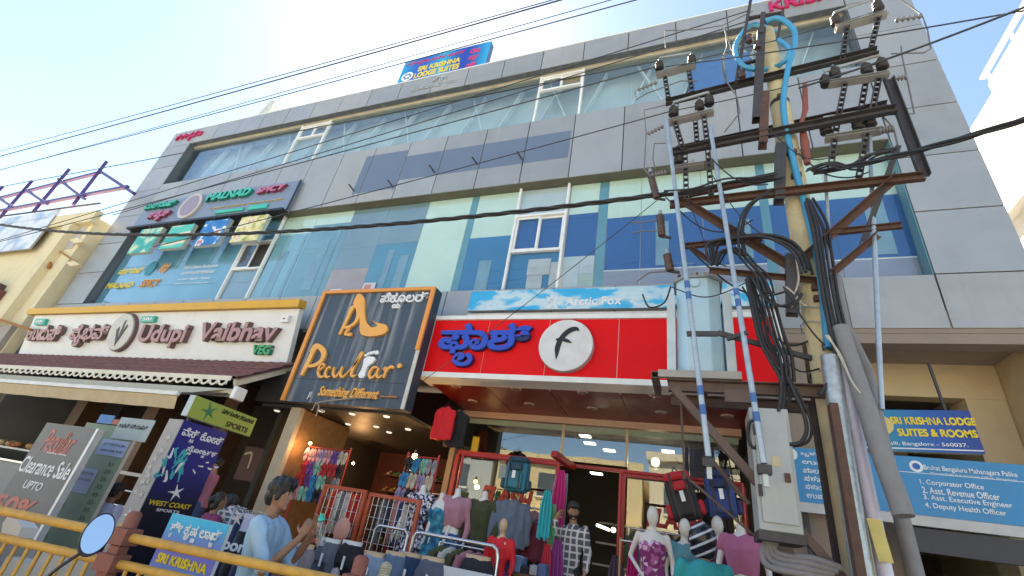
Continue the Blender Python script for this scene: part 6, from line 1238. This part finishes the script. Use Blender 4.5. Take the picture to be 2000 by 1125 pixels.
single('plastic_stool', MB().box(lb_.x-.16, lb_.x+.16, 4.85, 5.15, .50, .54).box(lb_.x-.15, lb_.x-.11, 4.86, 4.9, .13, .5).box(lb_.x+.11, lb_.x+.15, 4.86, 4.9, .13, .5).box(lb_.x-.15, lb_.x-.11, 5.1, 5.14, .13, .5).box(lb_.x+.11, lb_.x+.15, 5.1, 5.14, .13, .5), M('blue_plastic', (.03, .1, .35), .5), 'blue plastic stool under the seated person in pale lavender', 'stool')
# motorcyclist with striped helmet and teal kurta, from behind
hm = P(1372, 1040, 5.6)
RD = person('person with striped black helmet in a teal top, back to the viewer', (hm.x, 5.6, .13), 1.80, math.radians(8), M('teal_cotton', (.02, .30, .34), .85, 0, .08, 5), M('grey_trousers', (0, 0, 0)), (((.27, .1, 1.15), (.24, .3, 1.05), (0, 1, 0)), ((-.27, .1, 1.15), (-.24, .3, 1.05), (0, 1, 0))), None, SK, sleeve=.8)
hmt = MB(); hmt.ell((0, .0, 1.70), (.135, .155, .15), 20); hmt.ell((0, .02, 1.60), (.125, .135, .10), 18); remesh(hmt, .012, 'helmet', ramp_mat('striped_helmet', 'WAVEZ', 4.0, [(0, (.01, .01, .012)), (.80, (.012, .014, .03)), (.86, (.42, .48, .58)), (1, (.5, .55, .62))], .25, vec='Object', rot=(0, .5, 0)), RD)
for i, (px, py, Y, hh, mt, lab) in enumerate(((655, 1116, 5.0, .92, ramp_mat('leopard_scarf', 'VORONOI', 60, [(.2, (.05, .03, .05)), (.5, (.35, .30, .36))], .9, vec='Object'), 'child in a dotted violet headscarf at the bottom edge before the folded jeans'), (755, 1104, 5.0, 1.05, ramp_mat('striped_beanie', 'WAVEZ', 14, [(.3, (.55, .50, .42)), (.55, (.10, .20, .14)), (.75, (.5, .38, .2))], .9, vec='Object'), 'child in a striped knitted hood at the bottom edge before the jeans row'))):
    q = P(px, py, Y); person(lab, (q.x, Y, .13), q.z-.13+.02, math.radians(0), M('dark_cloth', (0, 0, 0)), M('dark_cloth', (0, 0, 0)), DOWN, 'scarf', SK2, cap=mt, voxel=.014)
# ------------------------------------------------------------------ mannequins
FLOR = ramp_mat('white_black_floral', 'CELLS', 34, [(.35, (.02, .02, .04)), (.5, (.25, .23, .38)), (.62, (.66, .62, .68))], .85, vec='Object', interp='CONSTANT')
PINKF = ramp_mat('magenta_floral', 'CELLS', 22, [(.3, (.22, .03, .14)), (.5, (.42, .12, .30)), (.65, (.66, .45, .58))], .85, vec='Object', interp='CONSTANT')
TEALB = ramp_mat('teal_blue_dress', 'NOISE', 14, [(.35, (.01, .07, .16)), (.55, (.02, .22, .34)), (.72, (.10, .35, .42))], .8, vec='Object')
def mannequin(label, base, H, yaw, top, bottom, head='none', kind='top', dress=False, skin=MQW, pose='down', sleeve=1.3, strap=False):
    o = thing('mannequin', label, 'mannequin', base, 'shop mannequins'); o.rotation_euler = (0, 0, yaw); o.matrix_world = Matrix.Translation(Vector(base)) @ Matrix.Rotation(yaw, 4, 'Z')
    s = H/1.75; b = MB(); c = MB(); p = MB()
    tors = [(0, 0, .90, .155, .105), (0, .005, 1.05, .115, .085), (0, .02, 1.22, .145, .105), (0, .03, 1.30, .15, .115), (0, 0, 1.41, .155, .075), (0, -.01, 1.455, .065, .055)]
    S_ = lambda L: [tuple(v*s for v in q) for q in L]
    loft(b, S_(tors)); limb(b, [Vector((0, -.01, 1.43))*s, Vector((0, .0, 1.53))*s], [.05*s, .045*s])
    if head != 'none': b.ell(Vector((0, .02, 1.625))*s, (.072*s, .09*s, .118*s), 16); b.ell(Vector((0, .045, 1.58))*s, (.05*s, .05*s, .055*s), 12); b.ell(Vector((0, .108, 1.635))*s, (.012*s, .015*s, .022*s), 8)
    elb = ((.235, .0, 1.14), (.24, .1, .90)) if pose == 'down' else ((.27, -.05, 1.15), (.12, .15, .98))
    for q in (1, -1):
        e_, w_ = (elb if q == 1 or pose == 'down' else ((.235, .0, 1.14), (.24, .08, .90)))
        a = [Vector((q*.17, 0, 1.40))*s, Vector((q*e_[0], e_[1], e_[2]))*s, Vector((q*w_[0], w_[1], w_[2]))*s]; limb(b, a, [.042*s, .034*s, .022*s]); hand(b, a[2], a[2]-a[1], (q, 0, .1), s*.9, q, .3)
        if sleeve > 1: limb(c, [a[0], a[1], a[1]+(a[2]-a[1])*.85], [.058*s, .052*s, .04*s])
        elif sleeve > 0: limb(c, [a[0], a[0]+(a[1]-a[0])*sleeve], [.058*s, .056*s])
        lg = [Vector((q*.085, 0, .88))*s, Vector((q*.09, .02, .48))*s, Vector((q*.09, -.01, .06))*s]; limb(b, lg, [.08*s, .055*s, .035*s]); b.ell(lg[2]+Vector((0, .05, -.02))*s, (.035*s, .09*s, .03*s), 10)
        limb(p, [lg[0], lg[1], lg[2]+Vector((0, 0, .05))], [.095*s, .072*s, .06*s])
    if dress: loft(c, S_([(0, 0, .45, .27, .20), (0, 0, .70, .22, .17), (0, 0, .90, .175, .125), (0, .005, 1.05, .132, .10), (0, .02, 1.22, .16, .12), (0, .03, 1.30, .163, .125), (0, .01, 1.35 if strap else 1.43, .14 if strap else .12, .09)]))
    else:
        zb = 1.06 if kind == 'crop' else .86
        loft(c, S_([(0, 0, zb, .16 if kind != 'crop' else .14, .115), (0, .005, 1.06, .14, .105), (0, .02, 1.22, .165, .125), (0, .03, 1.30, .168, .13), (0, 0, 1.41, .168, .088), (0, -.01, 1.45, .085, .065)]))
    loft(p, S_([(0, 0, .80, .168, .118), (0, 0, .99, .145, .10)]))
    remesh(b, .016, 'body', skin, o)
    remesh(c, .015, 'dress' if dress else 'top', top, o, .02, 14)
    if not dress: remesh(p, .018, 'trousers', bottom, o, .014, 13)
    MB().lathe((0, 0, -.0), (0, 0, .02), [(0, .17*s), (1, .16*s)], 20).build('stand', STEEL, None).parent = o
    return o
DEN = M('blue_denim', (.04, .10, .28), .9, 0, .15, 12); BLKC = M('black_cloth', (.018, .018, .02), .9)
def mq(label, px, py, Y, frac, *a, **k):
    """place a mannequin so that the given photo pixel is at frac (of its height) up"""
    q = P(px, py, Y); H = k.pop('H', 1.75); zb = q.z-H*frac
    return mannequin(label, (q.x, Y, ZFc), (q.z-ZFc)/frac, *a, **k)
mq('headless mannequin in a violet and white floral dress beside the slipper rack', 825, 963, 6.75, .83, math.pi, FLOR, None, dress=True, sleeve=.5)
mq('headless mannequin in a teal and blue tied dress', 862, 975, 6.8, .84, math.pi-.1, TEALB, None, dress=True, sleeve=0, strap=True)
mq('headless mannequin in a dusty pink top and blue jeans', 893, 970, 6.85, .83, math.pi+.15, M('dusty_pink_knit', (.42, .20, .25), .9, 0, .08, 9), DEN, kind='crop', sleeve=1.3)
mq('headless mannequin in an olive shirt and black trousers', 946, 976, 6.95, .83, math.pi, M('olive_cotton', (.055, .06, .025), .9, 0, .08, 7), BLKC)
mq('small tan mannequin in a red jacket behind the steel rail', 986, 1012, 6.3, .995, math.pi+.1, M('red_jacket', (.60, .01, .02), .7, 0, .06, 5), M('magenta_cloth', (.30, .02, .16), .9), head='face', skin=MQT)
mq('white mannequin in a magenta floral strap dress with one hand on the hip', 1275, 990, 6.7, .99, math.pi, PINKF, None, head='egg', dress=True, sleeve=0, strap=True, pose='hip')
mq('white mannequin in a teal skirt dress half hidden by the helmet', 1336, 1030, 6.8, .93, math.pi+.3, M('sea_green_dress', (.10, .26, .30), .9), None, head='egg', dress=True, sleeve=.4)
mq('white mannequin in a maroon top behind the helmet', 1400, 1008, 6.9, .99, math.pi, M('maroon_knit', (.16, .02, .08), .9), BLKC, head='egg', sleeve=.4)
mq('headless mannequin in a pink crop top and pink trousers beside the cable box', 1447, 1043, 6.5, .83, math.pi-.1, M('rose_cotton', (.45, .13, .24), .85), M('rose_cotton', (0, 0, 0)), kind='crop', sleeve=.35)
# trouser forms standing in front on the pavement
def trouser_form(label, px, py, Y, mat, form=MQT, yaw=0):
    q = P(px, py, Y); h = q.z-.13; o = thing('trouser_form', label, 'mannequin', (q.x, Y, .13), 'trouser forms on the pavement'); s = h/1.02
    p = MB()
    for k in (-1, 1): limb(p, [Vector((k*.085, 0, .86))*s, Vector((k*.10, .03, .48))*s, Vector((k*.10, 0, .05))*s], [.10*s, .082*s, .07*s])
    loft(p, [(0, 0, .76*s, .18*s, .125*s), (0, 0, .9*s, .172*s, .12*s), (0, 0, .99*s, .145*s, .10*s)]); remesh(p, .018, 'trousers', mat, o, .02, 13)
    b = MB(); loft(b, [(0, 0, .9*s, .13*s, .09*s), (0, 0, 1.02*s, .138*s, .095*s)]); b.build('waist_form', form, None).parent = o
    MB().box(.02, .05, -.135*s, -.128*s, .72*s, .86*s).build('price_tag', WHT, None).parent = o; return o
GD = lambda n_, c_: M(n_, c_, .9, 0, .14, 14)
trouser_form('grey trousers on a white waist form nearest the man in light blue', 648, 1052, 5.75, GD('grey_denim', (.13, .14, .17)), MQW); trouser_form('black trousers on a white waist form, second in the jeans row', 690, 1057, 5.8, GD('black_denim', (.022, .023, .03)), MQW); trouser_form('pale blue jeans on a form, third in the jeans row', 733, 1078, 5.6, GD('pale_denim', (.22, .30, .42)))
trouser_form('mid-blue jeans on a tan form in the jeans row', 775, 1078, 5.7, GD('mid_denim', (.10, .16, .26))); trouser_form('dark blue jeans on a tan form in the jeans row', 805, 1080, 5.8, GD('dark_denim', (.02, .05, .13))); trouser_form('slate jeans on a tan form at the right end of the row', 847, 1088, 5.6, GD('slate_denim', (.09, .11, .16))); trouser_form('pinkish grey trousers on a form right in front of the man in light blue', 595, 1062, 5.0, GD('mauve_denim', (.24, .20, .22)))
trouser_form('black trousers on a form behind the steel rail', 935, 1085, 5.9, GD('black_denim', (0, 0, 0)))
# ------------------------------------------------------------------ hanging garments
def garment(label, px, py, Y, w_, h_, mat, sleeves=True, yaw=0, group='garments on hangers', bend=0):
    q = P(px, py, Y); o = thing('hanging_shirt' if sleeves else 'hanging_cloth', label, 'shirt' if sleeves else 'cloth', q, group); m = MB()
    loft(m, [(0, 0, -h_, w_*.50, .05), (0, 0, -h_*.5, w_*.45, .055), (0, 0, -h_*.12, w_*.46, .05), (0, 0, -.03, w_*.30, .04), (0, 0, 0, w_*.14, .03)])
    if sleeves:
        for k in (-1, 1): limb(m, [(k*w_*.40, 0, -.08), (k*w_*.52, 0, -h_*.45), (k*w_*.55, 0, -h_*.85)], [.055, .05, .045])
    g_ = remesh(m, .014, 'cloth', mat, o, .03, 14); o.rotation_euler.z = yaw
    MB().tube([(-w_*.3, 0, -.02), (0, 0, .04), (w_*.3, 0, -.02)], .005, 6).tube([(0, 0, .04), (0, 0, .08), (.02, 0, .10)], .004, 6).build('hanger', BLACK, None).parent = o
    return o
garment('bright red shirt hanging under the dark ceiling at the edge of the red sign', 873, 795, 7.15, .42, .55, M('scarlet_cotton', (.60, .008, .015), .8, 0, .05, 5), False)
garment('black shirt hanging right behind the bright red shirt', 898, 803, 7.35, .40, .62, BLKC, False)
garment('slate blue shirt hanging below the teal backpack', 1003, 976, 7.0, .50, .62, M('slate_shirt', (.13, .16, .22), .9, 0, .1, 8), True, .3)
garment('wine-red shirt hanging inside the left shop window', 938, 838, 9.6, .4, .65, M('wine_cloth', (.12, .02, .02), .9))
garment('maroon printed kurta hanging beside the scarves', 1052, 1020, 7.2, .35, .5, M('maroon_print', (.18, .03, .05), .9))
for lab, px, py, Y, w_, l_, mat in (('turquoise scarf hanging leftmost in the scarf bunch', 1070, 958, 6.75, .16, .62, (.02, .38, .42)), ('thin green scarf next to the turquoise one', 1083, 985, 6.8, .08, .55, (.10, .32, .14)), ('bright magenta scarf hanging highest from the red frame', 1097, 918, 7.0, .18, .95, (.50, .02, .16)), ('pale pink spotted scarf behind the magenta one', 1090, 930, 7.1, .14, .9, (.55, .30, .36)), ('grey scarf at the right of the scarf bunch', 1106, 925, 7.1, .08, .7, (.30, .30, .33)), ('long red scarf low in the bunch', 1070, 1063, 6.6, .14, .9, (.45, .02, .04)), ('purple scarf low beside the red one', 1090, 1055, 6.65, .20, 1.0, (.22, .03, .18)), ('hot pink cloth on the small stand by the doorway', 1237, 1060, 6.9, .14, .9, (.50, .01, .16)), ('dark violet bag hanging beside the hot pink cloth', 1205, 1085, 7.0, .20, .6, (.07, .05, .08))):
    q = P(px, py, Y); m = MB(); K = 7
    for k in range(K): x = (k-(K-1)/2)*w_/K; m.tube([(x*.5, .012*(k % 2), 0), (x, .02*(k % 2), -l_*.3), (x*1.1, .015*(k % 2)-.01, -l_*(.96+.04*math.sin(k*2)))], [.010, w_/K*.62, w_/K*.7], 8)
    me = m.mesh('scarf'); o = bpy.data.objects.new('scarf', me); COL.objects.link(o); o.location = q; me.materials.append(M('scarf_%d%d%d' % tuple(int(c*100) for c in mat), mat, .85, 0, .1, 9)); tag(o, lab, 'scarf', 'scarves by the doorway')
o = thing('garment_stand', 'small steel and wood garment stand by the doorway', 'stand', P(1232, 1100, 6.9))
q = P(1232, 1058, 6.9)
for dx in (-.13, .13): MB().tube([(q.x+dx, 6.9, ZFc), (q.x+dx, 6.9, q.z+.03)], .014, 8).build('post', M('pine_wood', (.5, .32, .15), .6), o)
MB().tube([(q.x-.13, 6.9, q.z), (q.x+.13, 6.9, q.z)], .012, 8).build('bar', STEEL, o)
# backpacks
def backpack(label, px, py, Y, w_, h_, main, trim, tilt=0, d_=.22, big=True):
    q = P(px, py, Y); o = thing('backpack', label, 'backpack', q, 'backpacks hung on the shop front'); o.rotation_euler = (0, tilt, 0)
    def rb(cx_, cy_, cz_, hx, hy, hz, nm, mat, bev=.04): return MB().box(cx_-hx, cx_+hx, cy_-hy, cy_+hy, cz_-hz, cz_+hz).build(nm, mat, None, bev)
    for e_ in (rb(0, 0, -h_*.55, w_*.5, d_*.5, h_*.40, 'bag', main, .05), rb(0, -.01, -h_*.10, w_*.46, d_*.5, h_*.09, 'lid', trim, .04), rb(0, -d_*.55, -h_*.66, w_*.36, .05, h_*.22, 'front_pocket', main, .03), rb(0, -d_*.54, -h_*.30, w_*.30, .03, h_*.09, 'upper_pocket', trim, .02), rb(-w_*.55, -.02, -h_*.75, .04, .07, h_*.14, 'side_pocket', trim, .03), rb(w_*.55, -.02, -h_*.75, .04, .07, h_*.14, 'side_pocket', trim, .03)): e_.parent = o
    for k in (-.25, .25): MB().box(k*w_-.012, k*w_+.012, -d_*.5-.062, -d_*.5-.05, -h_*.9, -h_*.05).build('strap', BLACK, None).parent = o
    MB().tube([(-.05, 0, -.02), (0, 0, .06), (.05, 0, -.02)], .01, 8).build('haul_loop', BLACK, None).parent = o
    MB().box(-.02, .03, -d_*.62-.06, -d_*.62-.055, -h_*.62, -h_*.42).build('price_tag', WHT, None).parent = o
    return o
backpack('tall teal trekking backpack hanging from the red frame left of the doorway', 1016, 893, 6.95, .34, .52, M('teal_nylon', (.015, .16, .22), .6, 0, .1, 8), M('dark_teal_nylon', (.01, .06, .09), .6))
backpack('black and red backpack hanging at a tilt right of the doorway', 1318, 922, 6.9, .36, .62, M('black_nylon', (.015, .014, .016), .6), M('red_nylon', (.50, .01, .02), .6), -.28)
backpack('navy blue backpack hanging beside the black and red one', 1398, 918, 6.95, .34, .60, M('navy_nylon', (.02, .05, .20), .6, 0, .1, 8), M('navy_nylon_dark', (.012, .025, .10), .6), -.12)
o = thing('display_frame', 'red tubular display frame carrying the backpacks and scarves', 'frame', (-1, 7.0, ZFc))
a, b, c = P(905, 882, 7.1), P(1088, 903, 7.1), P(1440, 952, 7.1)
za = 2.62
for x0_, x1_ in ((a.x, -1.92), (-1.0, .55)): MB().tube([(x0_, 7.12, za), (x1_, 7.12, za)], .025, 10).build('bar', RF, o); [MB().tube([(x, 7.12, ZFc), (x, 7.12, za)], .022, 10).build('post', RF, o) for x in (x0_, x1_)]
# ------------------------------------------------------------------ slipper racks and wire cages
SC = [('purple', (.16, .06, .30)), ('red', (.45, .02, .03)), ('grey', (.28, .27, .29)), ('mint', (.22, .48, .38)), ('black', (.02, .02, .022)), ('brown', (.16, .08, .05)), ('blue', (.02, .22, .45)), ('pink', (.50, .26, .30)), ('lilac', (.34, .28, .46)), ('cream', (.55, .48, .38))]
SM = {n_: M('slipper_'+n_, c_, .7) for n_, c_ in SC}
pm_ = MB()
for sx in (-.045, .045):
    out = [(sx+.042*math.cos(t_)*(1+.12*math.sin(t_)), -.0, -.13+.125*math.sin(t_)) for t_ in [k*math.pi/8 for k in range(16)]]; pm_.prism(out, (0, .02, 0))
    pm_.tube([(sx-.035, -.005, -.15), (sx-.02, -.035, -.10), (sx, -.02, -.06), (sx+.02, -.035, -.10), (sx+.035, -.005, -.15)], .009, 6)
smesh = pm_.mesh('slippers'); smesh.materials.append(SM['black'])
def slippers(label, loc, colr, rz=0):
    o = bpy.data.objects.new('slipper_pair', smesh); COL.objects.link(o); o.location = loc; o.rotation_euler = (random.uniform(-.1, .1), random.uniform(-.15, .15), rz)
    o.material_slots[0].link = 'OBJECT'; o.material_slots[0].material = SM[colr]; return tag(o, label, 'slippers', 'slippers hung on racks')
random.seed(11)
RW = ('top', 'second', 'third', 'bottom')
OR_ = M('orange_red_frame', (.48, .09, .04), .5, 0, .1, 6)
def rack(label, x0_, x1_, Y, z0_, z1_, rows, cols, where, mat=RF):
    o = thing('slipper_rack', label, 'rack', ((x0_+x1_)/2, Y, ZFc))
    for x in (x0_, x1_): MB().tube([(x, Y, ZFc), (x, Y, z1_+.06)], .018, 8).build('post', mat, o)
    for r_ in range(rows):
        z = z1_-(z1_-z0_)*r_/rows; MB().tube([(x0_, Y, z), (x1_, Y, z)], .012, 8).build('bar', mat, o)
        for c_ in range(cols):
            cl = random.choice([n_ for n_, _ in SC]); x = x0_+(x1_-x0_)*(c_+.5)/cols
            slippers('%s slippers, %s from the left in the %s row of the %s rack' % (cl, ORD[c_] if c_ else 'first', RW[r_], where), (x, Y-.05, z-.02), cl, random.uniform(-.4, .4))
rack('red slipper rack full of hanging pairs against the brown stone wall', -6.85, -5.9, 7.35, 1.62, 2.50, 4, 6, 'stone wall'); rack('red slipper rack at the right side of the shoe shop', -4.58, -3.98, 7.2, 1.55, 2.52, 4, 4, 'right-hand')
def cage(label, x0_, x1_, Y, z0_, z1_, where, n_items):
    o = thing('wire_cage', label, 'cage rack', ((x0_+x1_)/2, Y, ZFc))
    for b_ in ((x0_, x0_+.05, ZFc, z1_), (x1_-.05, x1_, ZFc, z1_)): MB().box(b_[0], b_[1], Y-.02, Y+.03, b_[2], b_[3]).build('post', OR_, o)
    for z in (z0_, z1_-.05): MB().box(x0_+.051, x1_-.051, Y-.02, Y+.03, z, z+.05).build('rail', OR_, o)
    n = int((x1_-x0_)/.09)
    for k in range(1, n): x = x0_+(x1_-x0_)*k/n; MB().tube([(x, Y, z0_+.04), (x, Y, z1_-.04)], .005, 5).build('wire', STEEL, o)
    for k in range(1, 5): z = z0_+(z1_-z0_)*k/5; MB().tube([(x0_+.05, Y+.008, z), (x1_-.05, Y+.008, z)], .005, 5).build('wire', STEEL, o)
    for k in range(n_items):
        cl = random.choice([('grey', (.16, .16, .18)), ('charcoal', (.035, .035, .04)), ('red', (.45, .015, .025)), ('lime', (.25, .42, .03)), ('dusty pink', (.40, .18, .20)), ('orange', (.5, .12, .04)), ('navy', (.03, .05, .14)), ('white', (.5, .5, .5))]); x = x0_+.08+(x1_-x0_-.16)*(k+.5)/n_items; h_ = random.uniform(.42, .6)
        m = MB(); loft(m, [(0, 0, -h_, .075, .03), (.01, .01, -h_*.5, .065, .035), (0, 0, -.05, .06, .03), (0, 0, 0, .02, .012)], 10)
        me = m.mesh('folded_cloth'); me.materials.append(M('cloth_'+cl[0].replace(' ', '_'), cl[1], .9, 0, .12, 10)); q = bpy.data.objects.new('hanging_trousers', me); COL.objects.link(q); q.location = (x, Y+.12, z1_-.06); q.rotation_euler.z = random.uniform(-.9, .9)
        tag(q, '%s trousers, %s from the left behind the %s wire cage' % (cl[0], ORD[k] if k else 'first', where), 'trousers', 'trousers hung behind the wire cages')
cage('left orange-framed wire cage rack before the shoe shop', -5.55, -4.72, 6.55, 1.05, 1.86, 'left', 9); cage('right orange-framed wire cage rack before the shoe shop', -4.70, -3.78, 6.6, 1.02, 1.84, 'right', 9)
single('peach_seat_pad', MB().ell(P(668, 1035, 6.4), (.14, .05, .17), 16), M('peach_vinyl', (.58, .28, .22), .5), 'rounded peach pad seen through the left wire cage', 'pad')
# steel barrier
o = thing('steel_barrier', 'bent stainless steel barrier tube before the mannequins', 'barrier', P(900, 1100, 6.0))
a, b = P(818, 1042, 6.05), P(972, 1066, 6.05); zb = 1.43
MB().tube([(a.x-.06, 6.05, .13), (a.x-.06, 6.05, zb-.06), (a.x-.03, 6.05, zb-.01), (a.x+.03, 6.05, zb), (b.x-.06, 6.05, zb), (b.x, 6.05, zb-.03), (b.x+.02, 6.05, zb-.1), (b.x+.02, 6.05, .13)], .024, 12).build('tube', STEEL, o); MB().tube([(a.x-.06, 6.05, .8), (b.x+.02, 6.05, .8)], .018, 10).build('lower_tube', STEEL, o)
o = thing('steel_barrier', 'second steel barrier before the cage racks, left of the teal dress', 'barrier', P(770, 1100, 6.1)); a, b = P(735, 1028, 6.1), P(797, 1042, 6.1)
MB().tube([(a.x, 6.1, .13), (a.x, 6.1, 1.38), (a.x+.05, 6.1, 1.43), (b.x-.05, 6.1, 1.43), (b.x, 6.1, 1.38), (b.x, 6.1, .13)], .02, 12).build('tube', STEEL, o)
# notice card, folded clothes table
q = P(915, 1118, 5.6); single('white_card', MB().box(q.x-.32, q.x+.30, 5.58, 5.6, .6, q.z+.02), M('white_card', (.6, .62, .66), .7), 'white card board at the bottom edge below the steel barrier', 'board')
o = thing('clothes_table', 'low table heaped with folded clothes beside the plaid-shirted man', 'table', (-2.1, 6.55, ZFc)); bx(o, 'table_top', M('dark_wood', (0, 0, 0)), -2.55, -1.75, 6.4, 6.75, 1.15, 1.19)
for x in (-2.5, -1.85): bx(o, 'leg', DKST, x, x+.05, 6.5, 6.55, ZFc, 1.149)
for i in range(7):
    x = -2.52+i*.11; m = MB(); m.box(x, x+.10, 6.42, 6.7, 1.191, 1.22+.03*(i*5 % 4)+.05); cl = ((.10, .18, .32), (.03, .03, .04), (.25, .05, .12), (.12, .2, .35), (.02, .02, .03), (.3, .3, .33), (.08, .12, .25))[i]
    single('folded_clothes', m, M('fold_%d' % i, cl, .9), ORD[i]+' stack of folded clothes on the low table by the barrier', 'clothes', 'folded clothes on the low table', .01)
# dark goods and papers before the restaurant, left of the man in light blue
o = thing('merchandise_bag_stand', 'stand of dark sports bags with blue price paper beside the lodge board', 'stand', P(490, 1060, 4.35)); q = P(490, 1040, 4.35)
for i in range(5): m = MB(); loft(m, [(q.x-.28+i*.14, 4.4+.03*(i % 2), .2, .09, .09), (q.x-.28+i*.14, 4.4, .8, .10, .10), (q.x-.27+i*.14, 4.4, q.z+.10+.02*(i % 3), .07, .07)]); m.build('sports_bag', M('black_nylon', (0, 0, 0)) if i % 2 else M('navy_nylon_dark', (0, 0, 0)), o)
FQ = Frame((q.x, 4.27, 0), (1, 0, 0), (0, 0, 1)); rect(o, 'price_paper', FQ, (-.08, q.z+.0, .05, q.z+.17), 0, .003, PAP); t = o; star(FQ, (-.17, q.z+.1), .09, M('pale_leaf_print', (0, 0, 0)), .004); txt(o, 'lettering', FQ, 'sports', (-.3, q.z-.22, .22, q.z-.10), WHT, .003, .006, .03)
MB().tube([(q.x-.36, 4.36, .13), (q.x-.36, 4.36, q.z+.2), (q.x+.3, 4.36, q.z+.2), (q.x+.3, 4.36, .13)], .015, 8).build('steel_frame', STEEL, o)

# crowded clothes rails just inside the window and beside the mannequins
random.seed(5)
PAL = [('black', (.02, .02, .024)), ('navy', (.03, .05, .13)), ('grey', (.22, .22, .24)), ('wine', (.16, .02, .05)), ('olive', (.08, .09, .04)), ('white', (.55, .54, .52)), ('rust', (.30, .09, .04)), ('teal', (.02, .16, .18)), ('lilac', (.30, .24, .40)), ('pink', (.45, .20, .26))]
def clothes_rail(label, x0_, x1_, Y, z, n, where):
    o = thing('clothes_rail', label, 'rail', ((x0_+x1_)/2, Y, ZFc)); MB().tube([(x0_, Y, z), (x1_, Y, z)], .014, 8).build('bar', STEEL, o)
    for x in (x0_, x1_): MB().tube([(x, Y, ZFc), (x, Y, z)], .014, 8).build('post', STEEL, o)
    for k in range(n):
        nm, cl = random.choice(PAL); h_ = random.uniform(.55, .8); w_ = random.uniform(.30, .42); m = MB(); K = 12; rows = []
        for r_, (zz, ww) in enumerate(((0, .12), (-.05, .75), (-.12, 1), (-h_*.5, .95), (-h_, 1.05))):
            rows.append([(w_/2*ww*math.cos(2*math.pi*i/K), .03*(1 if r_ else .4)*math.sin(2*math.pi*i/K)+.018*math.sin(i*2.1+k)*(r_ > 2), zz+.015*math.sin(i*1.7)*(r_ == 4)) for i in range(K)])
        m.add([v for r_ in rows for v in r_], [(a_*K+i, a_*K+(i+1) % K, (a_+1)*K+(i+1) % K, (a_+1)*K+i) for a_ in range(4) for i in range(K)], True)
        for s_ in (-1, 1): m.tube([(s_*w_*.36, 0, -.09), (s_*w_*.52, .01, -.30), (s_*w_*.54, .0, -.48)], [.06, .05, .045], 8)
        me = m.mesh('shirt'); me.materials.append(M('rail_cloth_'+nm, cl, .9, 0, .14, 12)); q = bpy.data.objects.new('hanging_shirt', me); COL.objects.link(q); q.location = (x0_+(x1_-x0_)*(k+.5)/n, Y, z-.03); q.rotation_euler.z = random.uniform(.7, 1.4)
        tag(q, '%s shirt, %s from the left on the %s clothes rail' % (nm, ORD[k] if k else 'first', where), 'shirt', 'shirts on clothes rails')
clothes_rail('steel clothes rail crowded with shirts behind the headless mannequins', -4.3, -2.3, 7.7, 2.02, 13, 'left')
clothes_rail('steel clothes rail with shirts behind the white-headed mannequins', -.95, .6, 7.8, 1.95, 10, 'right')
clothes_rail('low clothes rail with shirts between barrier and plaid man', -3.3, -2.1, 6.5, 1.36, 9, 'low middle')
